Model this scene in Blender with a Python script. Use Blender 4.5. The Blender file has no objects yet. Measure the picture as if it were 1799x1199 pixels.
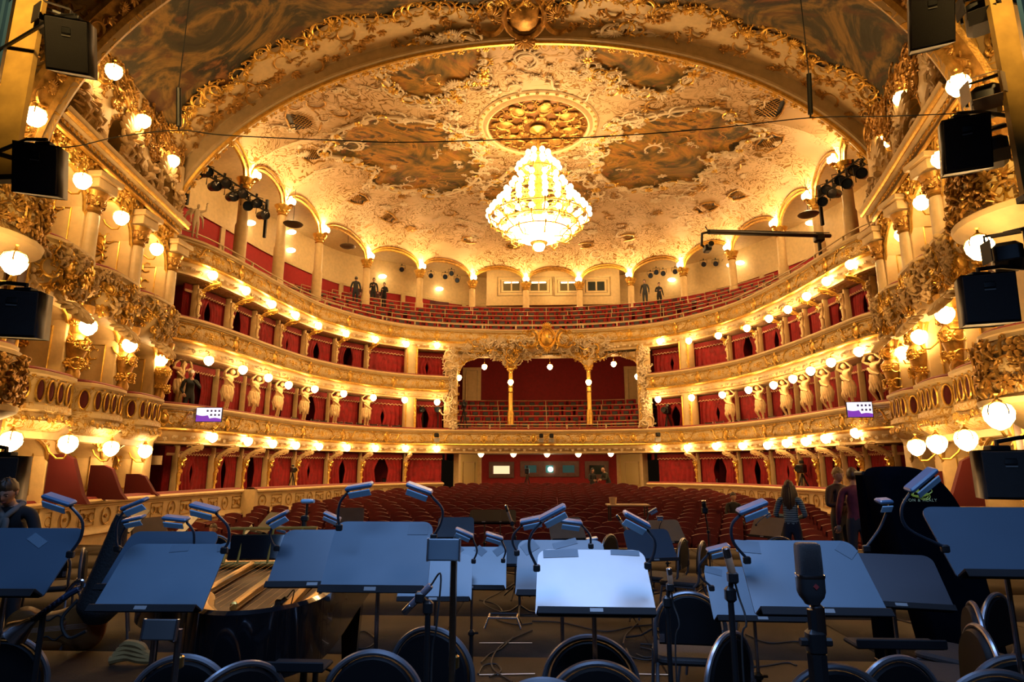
import bpy, math, random
import numpy as np
from mathutils import Vector, Matrix
from math import sin, cos, pi, sqrt, atan2, radians

# ------------------------------------------------------------------ camera, world, lights, exposure
scn = bpy.context.scene
COL = scn.collection
FPX, HZ, YAW, CZ = 1080.0, 821.0, radians(2.78), 1.65
PITCH = math.atan((HZ - 599.5) / FPX)
cam_d = bpy.data.cameras.new('camera')
cam_d.sensor_width = 36.0
cam_d.lens = FPX / 1799.0 * 36.0
cam_d.clip_start = 0.05
cam = bpy.data.objects.new('camera', cam_d)
cam.location = (0, 0, CZ)
cam.rotation_euler = (pi / 2 + PITCH, 0, YAW)
COL.objects.link(cam)
scn.camera = cam
wd = bpy.data.worlds.new('world')
scn.world = wd
wd.use_nodes = True
wd.node_tree.nodes['Background'].inputs[0].default_value = (1.0, 0.62, 0.32, 1)
wd.node_tree.nodes['Background'].inputs[1].default_value = 0.004
scn.view_settings.view_transform = 'Standard'
scn.view_settings.look = 'None'
scn.view_settings.gamma = 1
scn.view_settings.use_curve_mapping = False
scn.view_settings.exposure = 0.0
cy = scn.cycles
cy.use_denoising = True
cy.max_bounces = 5
cy.diffuse_bounces = 2
cy.glossy_bounces = 3
cy.transmission_bounces = 2
cy.sample_clamp_indirect = 6.0
cy.caustics_reflective = False
cy.caustics_refractive = False
try:
    cy.use_light_tree = True
except Exception:
    pass
GLOBE_E, CHAND_E, FLARE_E = 46.0, 17.0, 185.0
WARM = (1.0, 0.56, 0.20)


def area(name, loc, target, size, power, color, sy=None):
    d = bpy.data.lights.new(name, 'AREA')
    d.energy = power
    d.color = color
    d.size = size
    if sy:
        d.shape = 'RECTANGLE'
        d.size_y = sy
    o = bpy.data.objects.new(name, d)
    o.location = loc
    o.rotation_euler = (Vector(target) - Vector(loc)).to_track_quat('-Z', 'Y').to_euler()
    COL.objects.link(o)
    return o


# work lights of the stage: a cold batten high above the stage behind the camera
area('stage_batten', (-0.2, 2.1, 7.6), (-0.1, 2.7, 0.6), 4.6, 175, (0.28, 0.51, 1.0), 1.3).data.spread = radians(100)
area('stage_bridge_light', (-0.3, -3.0, 5.6), (0.2, 3.0, 1.0), 4.0, 60, (0.28, 0.51, 1.0), .8).data.spread = radians(80)
for _s in (-1, 1):
    _l = area('flat_fill_lamp', (_s * 3.6, .6, 8.0), (_s * 5.2, 5.8, 7.0), .4, 60, (1.0, .60, .18))  # added unseen warm fill, one each side, to brighten the scenery flats
    _l.data.spread = radians(42)
area('stage_floodlight', (0.55, 1.1, 6.6), (0.5, 2.4, 1.2), 0.9, 9, (0.80, 0.80, 1.0), 0.8).data.spread = radians(70)

# ------------------------------------------------------------------ pixel helpers (photograph 1799 x 1199)
_cy, _sy, _cp, _sp = cos(YAW), sin(YAW), cos(PITCH), sin(PITCH)
CF = np.array([-_sy * _cp, _cy * _cp, _sp])
CR = np.array([_cy, _sy, 0.0])
CU = np.cross(CR, CF)


def ray(x, y):
    return CR * (x - 899.5) + CU * (599.5 - y) + CF * FPX


def at(x, y, Y):                       # point on the pixel's ray at world depth Y
    r = ray(x, y)
    return np.array([0, 0, CZ]) + r * (Y / r[1])


def atz(x, y, z):                      # point on the pixel's ray at height z
    r = ray(x, y)
    return np.array([0, 0, CZ]) + r * ((z - CZ) / r[2])


# ------------------------------------------------------------------ mesh builder
class MB:
    def __init__(self):
        self.v, self.f, self.n = [], [], 0

    def add(self, V, F):
        V = np.asarray(V, float).reshape(-1, 3)
        for a in (F if isinstance(F, list) else [F]):
            a = np.asarray(a, int)
            if a.ndim == 1:
                a = a[None]
            self.f.append(a + self.n)
        self.v.append(V)
        self.n += len(V)
        return self

    def grid(self, G, cu=False, cv=False):          # G: (nu, nv, 3)
        G = np.asarray(G, float)
        nu, nv = G.shape[:2]
        i = np.arange(nu if cu else nu - 1)
        j = np.arange(nv if cv else nv - 1)
        I, J = np.meshgrid(i, j, indexing='ij')
        I2, J2 = (I + 1) % nu, (J + 1) % nv
        q = np.stack([I * nv + J, I2 * nv + J, I2 * nv + J2, I * nv + J2], -1).reshape(-1, 4)
        return self.add(G.reshape(-1, 3), q)

    def box(self, c, s, R=None):
        c = np.asarray(c, float)
        h = np.asarray(s, float) / 2
        V = np.array([[x, y, z] for x in (-1, 1) for y in (-1, 1) for z in (-1, 1)], float) * h
        if R is not None:
            V = V @ np.asarray(R, float).T
        return self.add(V + c, np.array([[0, 1, 3, 2], [4, 6, 7, 5], [0, 4, 5, 1], [2, 3, 7, 6], [0, 2, 6, 4], [1, 5, 7, 3]]))

    def rbox(self, c, s, r=0.02, b=None, R=None, k=3):     # rounded in plan, chamfered above and below
        b = min(r, s[2] / 3) if b is None else b
        hx, hy, hz = s[0] / 2, s[1] / 2, s[2] / 2
        r = min(r, hx * .98, hy * .98)
        rings = []
        for z, ins in ((-hz, b), (-hz + b, 0), (hz - b, 0), (hz, b)):
            ring = []
            rr = max(r - ins, r * .3)
            for q, (sx, sy_) in enumerate(((1, 1), (-1, 1), (-1, -1), (1, -1))):
                cx, cyy = sx * (hx - ins - rr), sy_ * (hy - ins - rr)
                for t in range(k + 1):
                    a = q * pi / 2 + t / k * pi / 2
                    ring.append((cx + rr * cos(a), cyy + rr * sin(a), z))
            rings.append(ring)
        return self.loft(rings, c, R)

    def loft(self, rings, c=(0, 0, 0), R=None, cap=True):
        G = np.asarray(rings, float)
        if R is not None:
            G = G @ np.asarray(R, float).T
        G = G + np.asarray(c, float)
        n0 = self.n
        self.grid(G, cv=True)
        if cap:
            m = G.shape[1]
            self.f.append(np.arange(m)[::-1][None] + n0)
            self.f.append((np.arange(m) + (G.shape[0] - 1) * m)[None] + n0)
        return self

    def tube(self, P, r, n=8, closed=False, cap=True):
        P = np.asarray(P, float)
        m = len(P)
        r = np.full(m, r, float) if np.isscalar(r) else np.asarray(r, float)
        if closed:
            T = np.roll(P, -1, 0) - np.roll(P, 1, 0)
        else:
            T = np.gradient(P, axis=0)
        T /= np.linalg.norm(T, axis=1)[:, None] + 1e-12
        ref = np.array([0, 0, 1.0]) if abs(T[0][2]) < .9 else np.array([1.0, 0, 0])
        N = np.zeros_like(P)
        a = ref - T[0] * ref.dot(T[0])
        N[0] = a / np.linalg.norm(a)
        for i in range(1, m):
            a = N[i - 1] - T[i] * N[i - 1].dot(T[i])
            N[i] = a / (np.linalg.norm(a) + 1e-12)
        B = np.cross(T, N)
        th = np.arange(n) * 2 * pi / n
        G = P[:, None] + r[:, None, None] * (np.cos(th)[None, :, None] * N[:, None] + np.sin(th)[None, :, None] * B[:, None])
        n0 = self.n
        self.grid(G, cu=closed, cv=True)
        if cap and not closed:
            self.f.append(np.arange(n)[::-1][None] + n0)
            self.f.append((np.arange(n) + (m - 1) * n)[None] + n0)
        return self

    def lathe(self, prof, c=(0, 0, 0), n=12, R=None, a0=0, a1=2 * pi):
        full = abs(a1 - a0 - 2 * pi) < 1e-6
        th = np.linspace(a0, a1, n + (0 if full else 1), endpoint=not full)
        p = np.asarray(prof, float)
        G = np.stack([p[:, 0, None] * np.cos(th), p[:, 0, None] * np.sin(th), np.repeat(p[:, 1, None], len(th), 1)], -1)
        if R is not None:
            G = G @ np.asarray(R, float).T
        return self.grid(G + np.asarray(c, float), cv=full)

    def ell(self, c, r, nu=10, nv=6, R=None):
        ph = np.linspace(-pi / 2, pi / 2, nv + 1)
        prof = np.stack([np.cos(ph), np.sin(ph)], -1)
        r = (r, r, r) if np.isscalar(r) else r
        th = np.arange(nu) * 2 * pi / nu
        G = np.stack([prof[:, 0, None] * np.cos(th) * r[0], prof[:, 0, None] * np.sin(th) * r[1],
                      np.repeat(prof[:, 1, None] * r[2], nu, 1)], -1)
        if R is not None:
            G = G @ np.asarray(R, float).T
        return self.grid(G + np.asarray(c, float), cv=True)

    def prism(self, poly, z0, z1, R=None, c=(0, 0, 0)):   # polygon (x,y) pulled from z0 to z1
        p = np.asarray(poly, float)
        rings = [np.c_[p, np.full(len(p), z)] for z in (z0, z1)]
        return self.loft(rings, c, R)

    def stamp(self, proto, o, U, V, W):
        pv, pf = proto
        M = np.stack([U, V, W], 0)
        return self.add(pv @ M + np.asarray(o, float), pf)

    def arrays(self):
        return np.concatenate(self.v), self.f

    def mesh(self, name, mats, smooth=True, off=None):
        V = np.concatenate(self.v) if self.v else np.zeros((0, 3))
        if off is not None:
            V = V - np.asarray(off, float)
        me = bpy.data.meshes.new(name)
        tot = np.concatenate([np.full(len(a), a.shape[1]) for a in self.f])
        idx = np.concatenate([a.ravel() for a in self.f])
        st = np.concatenate([[0], np.cumsum(tot)[:-1]])
        me.vertices.add(len(V))
        me.vertices.foreach_set('co', V.astype(np.float32).ravel())
        me.loops.add(len(idx))
        me.loops.foreach_set('vertex_index', idx.astype(np.int32))
        me.polygons.add(len(tot))
        me.polygons.foreach_set('loop_start', st.astype(np.int32))
        me.polygons.foreach_set('loop_total', tot.astype(np.int32))
        me.update(calc_edges=True)
        if smooth:
            me.polygons.foreach_set('use_smooth', np.ones(len(tot), bool))
            me.set_sharp_from_angle(angle=radians(38))
        for m in (mats if isinstance(mats, (list, tuple)) else [mats]):
            me.materials.append(m)
        return me

    def build(self, name, mat, parent=None, world=False, smooth=True):
        off = None
        if world and parent is not None:
            off, p = np.zeros(3), parent
            while p is not None:
                off = off + np.array(p.location)
                p = p.parent
        o = bpy.data.objects.new(name, self.mesh(name, mat, smooth, off))
        COL.objects.link(o)
        o.parent = parent
        return o


def tag(o, label=None, cat=None, group=None, kind=None):
    for k, v in (('label', label), ('category', cat), ('group', group), ('kind', kind)):
        if v:
            o[k] = v
    return o


def thing(name, label, cat, loc=(0, 0, 0), rz=0.0, group=None):
    o = bpy.data.objects.new(name, None)
    o.empty_display_size = .1
    o.location = [float(q) for q in loc]
    o.rotation_euler = (0, 0, rz)
    COL.objects.link(o)
    return tag(o, label, cat, group)


KIDS = {}


def kids(o):
    if o.name not in KIDS:
        KIDS[o.name] = list(o.children)
    return KIDS[o.name]


def dup(o, loc, rz=0.0, label=None, group=None, scale=None):
    c = o.copy()
    COL.objects.link(c)
    c.location = [float(q) for q in loc]
    c.rotation_euler = (0, 0, rz)
    if scale:
        c.scale = (scale,) * 3 if np.isscalar(scale) else scale
    if label:
        c['label'] = label
    if group:
        c['group'] = group
    for ch in kids(o):
        d = ch.copy()
        COL.objects.link(d)
        d.parent = c
        for g in kids(ch):
            e = g.copy()
            COL.objects.link(e)
            e.parent = d
    return c


def struct(name, mb, mat, label=None, parent=None, smooth=True, world=False):
    o = mb.build(name, mat, parent, world, smooth)
    if parent is None:
        tag(o, label, None, None, 'structure')
    return o


def stuff(name, mb, mat, parent, world=True):
    o = mb.build(name, mat, parent, world)
    o['kind'] = 'stuff'
    return o


def RZ(a):
    return np.array([[cos(a), -sin(a), 0], [sin(a), cos(a), 0], [0, 0, 1]])


def RX(a):
    return np.array([[1, 0, 0], [0, cos(a), -sin(a)], [0, sin(a), cos(a)]])


def RY(a):
    return np.array([[cos(a), 0, sin(a)], [0, 1, 0], [-sin(a), 0, cos(a)]])


def align(d, up=(0, 0, 1)):            # rotation whose local z points along d
    d = np.asarray(d, float)
    d = d / np.linalg.norm(d)
    u = np.asarray(up, float)
    if abs(d.dot(u)) > .95:
        u = np.array([1.0, 0, 0])
    x = np.cross(u, d)
    x /= np.linalg.norm(x)
    return np.stack([x, np.cross(d, x), d], 1)


def catmull(P, n=12, closed=False):
    P = np.asarray(P, float)
    if closed:
        Q = np.concatenate([P[-1:], P, P[:2]])
    else:
        Q = np.concatenate([[2 * P[0] - P[1]], P, [2 * P[-1] - P[-2]]])
    t = np.linspace(0, 1, n, endpoint=False)[:, None]
    out = []
    for i in range(1, len(Q) - 2):
        a, b, c, d = Q[i - 1], Q[i], Q[i + 1], Q[i + 2]
        out.append(.5 * ((2 * b) + (c - a) * t + (2 * a - 5 * b + 4 * c - d) * t * t + (-a + 3 * b - 3 * c + d) * t ** 3))
    out = np.concatenate(out)
    return out if closed else np.concatenate([out, P[-1:]])


ORD = ['zeroth', 'first', 'second', 'third', 'fourth', 'fifth', 'sixth', 'seventh', 'eighth', 'ninth', 'tenth', 'eleventh',
       'twelfth', 'thirteenth', 'fourteenth', 'fifteenth', 'sixteenth', 'seventeenth', 'eighteenth', 'nineteenth', 'twentieth']


def nth(i):
    if i <= 20:
        return ORD[i]
    tens = {2: 'twenty', 3: 'thirty', 4: 'forty', 5: 'fifty'}[i // 10]
    if i % 10 == 0:
        return tens[:-1] + 'ieth'
    return tens + '-' + ORD[i % 10]


# ------------------------------------------------------------------ materials
def new_mat(name):
    m = bpy.data.materials.new(name)
    m.use_nodes = True
    nt = m.node_tree
    return m, nt, nt.nodes['Principled BSDF']


def lin(c):
    return tuple(((x / 255) / 12.92 if x / 255 <= .04045 else ((x / 255 + .055) / 1.055) ** 2.4) for x in c) + (1,)


def N(nt, t, **kw):
    n = nt.nodes.new(t)
    for k, v in kw.items():
        if k in n.inputs:
            n.inputs[k].default_value = v
        else:
            setattr(n, k, v)
    return n


def plain(name, col, rough=.5, metal=0.0, bump=0.0, bscale=40.0, vary=0.0, vscale=6.0, coat=0.0, spec=None, sheen=0.0):
    m, nt, b = new_mat(name)
    b.inputs['Base Color'].default_value = tuple(col) + (1,)
    b.inputs['Roughness'].default_value = rough
    b.inputs['Metallic'].default_value = metal
    b.inputs['Coat Weight'].default_value = coat
    if sheen:
        b.inputs['Sheen Weight'].default_value = sheen
    if spec is not None:
        b.inputs['Specular IOR Level'].default_value = spec
    if vary or bump:
        tc = N(nt, 'ShaderNodeTexCoord')
        if vary:
            no = N(nt, 'ShaderNodeTexNoise', Scale=vscale, Detail=4.0)
            nt.links.new(tc.outputs['Object'], no.inputs['Vector'])
            r = N(nt, 'ShaderNodeValToRGB')
            r.color_ramp.elements[0].position, r.color_ramp.elements[1].position = .3, .7
            r.color_ramp.elements[0].color = tuple(c * (1 - vary) for c in col) + (1,)
            r.color_ramp.elements[1].color = tuple(min(1, c * (1 + vary)) for c in col) + (1,)
            nt.links.new(no.outputs['Fac'], r.inputs['Fac'])
            nt.links.new(r.outputs['Color'], b.inputs['Base Color'])
        if bump:
            n2 = N(nt, 'ShaderNodeTexNoise', Scale=bscale, Detail=3.0)
            nt.links.new(tc.outputs['Object'], n2.inputs['Vector'])
            bp = N(nt, 'ShaderNodeBump', Strength=bump, Distance=.02)
            nt.links.new(n2.outputs['Fac'], bp.inputs['Height'])
            nt.links.new(bp.outputs['Normal'], b.inputs['Normal'])
    return m


def filigree(name, base, gold, scale, width=.03, warp=1.2, rough=.5, second=None):
    """plaster with thin curling gilt lines (level lines of a warped noise) in low relief"""
    m, nt, b = new_mat(name)
    tc = N(nt, 'ShaderNodeTexCoord')
    no = N(nt, 'ShaderNodeTexNoise', Scale=scale, Detail=1.5, Distortion=warp)
    nt.links.new(tc.outputs['Object'], no.inputs['Vector'])
    ab = N(nt, 'ShaderNodeMath', operation='PINGPONG')
    ab.inputs[1].default_value = .09
    nt.links.new(no.outputs['Fac'], ab.inputs[0])
    rp = N(nt, 'ShaderNodeValToRGB')
    rp.color_ramp.elements[0].position = width * .6
    rp.color_ramp.elements[0].color = (1, 1, 1, 1)
    rp.color_ramp.elements[1].position = width
    rp.color_ramp.elements[1].color = (0, 0, 0, 1)
    sc_ = N(nt, 'ShaderNodeMath', operation='MULTIPLY')
    sc_.inputs[1].default_value = 1 / .09
    nt.links.new(ab.outputs[0], sc_.inputs[0])
    nt.links.new(sc_.outputs[0], rp.inputs['Fac'])
    # patchy: lines appear in sprays
    n2 = N(nt, 'ShaderNodeTexNoise', Scale=scale * .35, Detail=2.0)
    nt.links.new(tc.outputs['Object'], n2.inputs['Vector'])
    r2 = N(nt, 'ShaderNodeValToRGB')
    r2.color_ramp.elements[0].position, r2.color_ramp.elements[1].position = .36, .50
    nt.links.new(n2.outputs['Fac'], r2.inputs['Fac'])
    mu = N(nt, 'ShaderNodeMath', operation='MULTIPLY')
    nt.links.new(rp.outputs['Color'], mu.inputs[0])
    nt.links.new(r2.outputs['Color'], mu.inputs[1])
    mx = N(nt, 'ShaderNodeMix', data_type='RGBA')
    mx.inputs[6].default_value = tuple(base) + (1,)
    mx.inputs[7].default_value = tuple(gold) + (1,)
    nt.links.new(mu.outputs[0], mx.inputs[0])
    nt.links.new(mx.outputs[2], b.inputs['Base Color'])
    mm = N(nt, 'ShaderNodeMath', operation='MULTIPLY')
    mm.inputs[1].default_value = .55
    nt.links.new(mu.outputs[0], mm.inputs[0])
    nt.links.new(mm.outputs[0], b.inputs['Metallic'])
    bp = N(nt, 'ShaderNodeBump', Strength=.7, Distance=.05)
    nt.links.new(mu.outputs[0], bp.inputs['Height'])
    nt.links.new(bp.outputs['Normal'], b.inputs['Normal'])
    b.inputs['Roughness'].default_value = rough
    return m


def fresco(name, stops, scale, dist=1.5):
    m, nt, b = new_mat(name)
    tc = N(nt, 'ShaderNodeTexCoord')
    no = N(nt, 'ShaderNodeTexNoise', Scale=scale, Detail=6.0, Roughness=.62, Distortion=dist)
    nt.links.new(tc.outputs['Object'], no.inputs['Vector'])
    rp = N(nt, 'ShaderNodeValToRGB')
    cr = rp.color_ramp
    while len(cr.elements) < len(stops):
        cr.elements.new(.5)
    for e, (p, c) in zip(cr.elements, stops):
        e.position = p
        e.color = lin(c)
    nt.links.new(no.outputs['Fac'], rp.inputs['Fac'])
    n2 = N(nt, 'ShaderNodeTexNoise', Scale=scale * 2.3, Detail=4.0, Distortion=2.5)
    nt.links.new(tc.outputs['Object'], n2.inputs['Vector'])
    r2 = N(nt, 'ShaderNodeValToRGB')
    r2.color_ramp.elements[0].position, r2.color_ramp.elements[1].position = .54, .70
    nt.links.new(n2.outputs['Fac'], r2.inputs['Fac'])
    mx = N(nt, 'ShaderNodeMix', data_type='RGBA')
    nt.links.new(r2.outputs['Color'], mx.inputs[0])
    nt.links.new(rp.outputs['Color'], mx.inputs[6])
    mx.inputs[7].default_value = lin((150, 92, 44) if scale > .4 else (96, 62, 34))
    nt.links.new(mx.outputs[2], b.inputs['Base Color'])
    b.inputs['Roughness'].default_value = .7
    return m


def emis(name, col, e):
    m, nt, b = new_mat(name)
    b.inputs['Base Color'].default_value = (1, .95, .85, 1) if e > 5 else (.02, .02, .02, 1)
    b.inputs['Emission Color'].default_value = tuple(col) + (1,)
    b.inputs['Emission Strength'].default_value = e
    return m


CREAMC, GOLDC = (.78, .56, .27), (.62, .36, .07)
M_CREAM = plain('cream_plaster', CREAMC, .55, bump=.15, bscale=18, vary=.08)
M_CREAMDK = plain('ivory_panel', (.66, .49, .26), .5, vary=.1)
M_WHITE = plain('white_stucco', (.84, .66, .42), .6, bump=.2, bscale=20)
M_STONE = plain('stucco_figure', (.66, .45, .22), .55, vary=.18, vscale=9)
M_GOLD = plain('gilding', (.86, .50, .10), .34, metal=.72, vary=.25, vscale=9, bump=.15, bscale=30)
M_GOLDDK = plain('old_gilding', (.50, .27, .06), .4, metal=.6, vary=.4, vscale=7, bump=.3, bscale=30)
M_ARCHDK = filigree('dark_gilt_plaster', (.42, .27, .10), (.62, .34, .05), 2.2, .4)
M_FILI = filigree('gilt_filigree_plaster', CREAMC, GOLDC, 3.2, .30)
M_PARA = filigree('gilt_parapet_plaster', (.82, .60, .28), (.66, .36, .05), 4.0, .40, 1.5)
M_CEIL = filigree('ceiling_stucco', (.70, .47, .24), (.30, .16, .035), 1.5, .34, 2.2, .6)
M_SOFF = filigree('soffit_stucco', (.60, .44, .27), (.42, .24, .06), 2.5, .4, 1.5, .6)
M_VELVET = plain('red_velvet', (.22, .004, .007), .8, vary=.25, vscale=30, sheen=.2)
M_REDWALL = plain('red_wallcloth', (.24, .004, .008), .75, vary=.12, vscale=8)
M_REDBRIGHT = plain('bright_red_wallcloth', (.42, .012, .014), .75, vary=.1)
M_CURT = plain('red_curtain', (.27, .004, .007), .75, vary=.3, vscale=5)
M_CARPET = plain('dark_red_carpet', (.10, .006, .008), .9, vary=.2)
M_SEAT = plain('red_plush', (.105, .004, .006), .85, vary=.3, vscale=4, sheen=.15)
M_SEATDK = plain('dark_seat_pan', (.05, .035, .03), .5)
M_BLACK = plain('black_paint', (.006, .006, .006), .55, vary=.2)
M_BLACKM = plain('black_metal', (.010, .010, .011), .42, metal=.2)
M_LACQ = plain('piano_lacquer', (.004, .004, .005), .12, coat=.6)
M_CHROME = plain('chrome_tube', (.42, .42, .46), .24, metal=1.0)
M_DESK = plain('stand_desk_enamel', (.062, .095, .128), .38, vary=.10, vscale=3, spec=.6)
M_DESKD = plain('dim_lit_desk_enamel', (.026, .045, .068), .40, vary=.06, vscale=3, spec=.5)  # darker copy of the desk colour: weaker light on these stands is painted in
M_DESKB = plain('shaded_desk_enamel', (.014, .014, .022), .45, spec=.3)  # shade on the right-hand stand is put into its desk colour
M_MATT = plain('matt_black', (.005, .005, .006), .7, spec=.15)
M_DESKW = plain('sheen_toned_desk_enamel', (.36, .30, .28), .38, vary=.08, vscale=4, spec=.9)  # paler desk colour paints in the sheen of the overhead light
M_TAPE = plain('tape', (.05, .08, .11), .5)
M_WARMDESK = plain('warm_lit_desk_enamel', (.17, .115, .07), .5, vary=.1)  # warm house light on black desks, painted in as brown
M_SEATBLK = plain('black_upholstery', (.012, .011, .012), .8, bump=.2, bscale=120)
M_RUBBER = plain('rubber', (.01, .01, .01), .7)
M_BRASS = plain('brass', (.75, .52, .18), .28, metal=1.0)
M_IRON = plain('gilt_iron_plate', (.50, .27, .05), .36, metal=.7)
M_WOODRED = plain('varnished_spruce', (.15, .055, .013), .5, vary=.3, vscale=5, spec=.15)
M_DKWOOD = plain('dark_wood', (.10, .035, .02), .4, vary=.25, vscale=5)
M_SKIN = plain('skin', (.46, .25, .16), .5)
M_GLOBE = emis('opal_globe', (1.0, .60, .23), GLOBE_E)
M_BULB = emis('chandelier_bulb', (1.0, .66, .30), CHAND_E)
M_FLARE = emis('flame_bulb', (1.0, .64, .27), FLARE_E)
M_PAINTL = fresco('ceiling_painting', [(.30, (40, 32, 16)), (.42, (92, 76, 30)), (.49, (150, 112, 40)), (.55, (196, 136, 46)), (.60, (84, 66, 28)), (.70, (34, 26, 13))], .45)
M_PAINTV = fresco('vault_painting', [(.28, (30, 27, 20)), (.41, (66, 60, 36)), (.49, (150, 116, 54)), (.56, (62, 60, 40)), (.63, (40, 34, 24)), (.72, (158, 104, 48))], .35)
M_GLASS = plain('dark_glass', (.02, .03, .03), .08, coat=.5)
# ------------------------------------------------------------------ carved ornament, each a small solid (u right, v up, w out)
def _proto(fn):
    b = MB()
    fn(b)
    return b.arrays()


def spiral(c, r0, a0, a1, n, shrink=.25):
    t = np.linspace(0, 1, n)
    r = r0 * (1 - (1 - shrink) * t)
    a = a0 + (a1 - a0) * t
    return np.stack([c[0] + r * np.cos(a), c[1] + r * np.sin(a), np.zeros(n)], -1)


def pr_c(b):
    t = np.linspace(-1, 1, 19)
    a = t * 2.1
    P = np.stack([-.5 * np.cos(a) * (1 - .25 * np.abs(t)) + .15, .5 * np.sin(a) * (1.0 - .12 * t * t), .05 + .03 * np.abs(t)], -1)
    e = spiral((P[-1][0] + .11, P[-1][1] - .05), .12, 2.2, -3.0, 7, .3)
    s = e * [1, -1, 1]
    Q = np.concatenate([s[::-1] + [0, 0, .06], P, e + [0, 0, .06]])
    r = .035 + .045 * np.exp(-np.linspace(-2, 2, len(Q)) ** 2)
    b.tube(Q, r, 5)
    for k in (-1, 0, 1):
        b.ell((-.45, k * .26, .06), (.17, .06, .05), 6, 4, RZ(pi - k * .7))


def pr_s(b):
    t = np.linspace(-1, 1, 17)
    P = np.stack([.5 * t, .22 * np.sin(t * 2.6), .06 + 0 * t], -1)
    e = spiral((P[-1][0], P[-1][1] + .13), .13, -pi / 2, 3.4, 8, .3)
    Q = np.concatenate([(-e)[::-1] * [1, 1, 0] + [0, 0, .08], P, e + [0, 0, .08]])
    b.tube(Q, .03 + .035 * np.exp(-np.linspace(-2, 2, len(Q)) ** 2), 5)
    for k in (-1, 1):
        b.ell((k * .2, -k * .12, .05), (.16, .05, .05), 6, 4, RZ(-.6))
        b.ell((k * .35, k * .30, .05), (.12, .05, .05), 6, 4, RZ(.9))


def pr_shell(b):
    for k in range(9):
        a = radians(90 + (k - 4) * 19)
        L = .5 * (1 - .03 * abs(k - 4))
        b.ell((cos(a) * L * .55, sin(a) * L * .55, .07 + .02 * cos((k - 4) * .3)), (L * .5, .058, .07), 6, 4, RZ(a))
    b.ell((0, .0, .07), (.13, .1, .1), 8, 4)
    for s in (-1, 1):
        b.tube(spiral((s * .22, -.06, 0), .13, pi / 2, pi / 2 - s * 5.2, 10, .2) + [0, 0, .08], .035, 5)


def pr_leaf(b):
    for k, (a, L) in enumerate(((90, .5), (55, .42), (125, .42), (20, .34), (160, .34))):
        a = radians(a)
        b.ell((cos(a) * L * .5, sin(a) * L * .5, .07), (L * .52, .085, .06), 6, 4, RZ(a) @ RY(-.35))
    b.ell((0, 0, .08), (.09, .09, .09), 6, 4)


def pr_flower(b):
    for k in range(6):
        a = k * pi / 3
        b.ell((cos(a) * .27, sin(a) * .27, .06), (.2, .15, .07), 6, 4, RZ(a))
    b.ell((0, 0, .1), (.13, .13, .11), 6, 4)


def pr_cart(b):
    th = np.linspace(0, 2 * pi, 20, endpoint=False)
    b.tube(np.stack([.36 * np.cos(th), .44 * np.sin(th), .07 + 0 * th], -1), .05, 5, closed=True)
    b.ell((0, 0, .03), (.32, .40, .09), 10, 4)
    pv, pf = P_SHELL
    b.add(pv * .55 + [0, .44, .05], pf)
    b.add(pv * [.5, -.5, .5] + [0, -.44, .05], [f[:, ::-1] for f in pf])
    for s in (-1, 1):
        pv, pf = P_C
        b.add(pv * [s * .62, .8, .8] + [s * .55, 0, 0], [f[:, ::s] for f in pf])


def pr_putto(b):
    rr = random.Random(3)
    b.ell((0, .05, .16), (.15, .2, .13), 8, 5)
    b.ell((.02, .36, .22), (.12, .13, .12), 8, 5)
    for s in (-1, 1):
        b.tube([(s * .12, .16, .18), (s * .3, .22, .22), (s * .42, .34, .16)], [.065, .055, .04], 6)
        b.tube([(s * .07, -.1, .16), (s * .16, -.26, .25), (s * .12, -.46, .14)], [.085, .07, .045], 6)
    for k in range(5):
        b.tube([(rr.uniform(-.4, .4), rr.uniform(-.4, .1), .06), (rr.uniform(-.3, .3), rr.uniform(-.3, .2), .13), (rr.uniform(-.5, .5), rr.uniform(-.3, .4), .05)], [.03, .07, .03], 5)


P_C, P_S, P_SHELL, P_LEAF, P_FLOWER = _proto(pr_c), _proto(pr_s), _proto(pr_shell), _proto(pr_leaf), _proto(pr_flower)
P_CART, P_PUTTO = _proto(pr_cart), _proto(pr_putto)


def stampR(mb, proto, o, U, V, W, s, ang=0.0, mir=1, deep=1.0):
    U, V, W = (np.asarray(q, float) for q in (U, V, W))
    c, sn = cos(ang), sin(ang)
    U2, V2 = (U * c + V * sn) * mir, V * c - U * sn
    pv, pf = proto
    if mir < 0:
        pf = [f[:, ::-1] for f in pf]
    mb.stamp((pv * [s, s, s * deep], pf), o, U2, V2, W)


# ------------------------------------------------------------------ plan of the horseshoe (face of the balcony parapets)
PLAN = catmull([(-11.15, 17.1), (-10.6, 18.2), (-10.3, 20.2), (-10.1, 22.4), (-9.55, 25.4), (-8.3, 27.9), (-6.7, 29.6), (-4.8, 30.5), (-2.6, 31.0),
                (-.3, 31.2), (2.1, 31.1), (4.8, 30.35), (6.6, 29.0), (8.35, 26.3), (9.15, 22.9), (9.45, 20.2), (9.65, 18.4), (10.2, 17.2)], 14)


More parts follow.
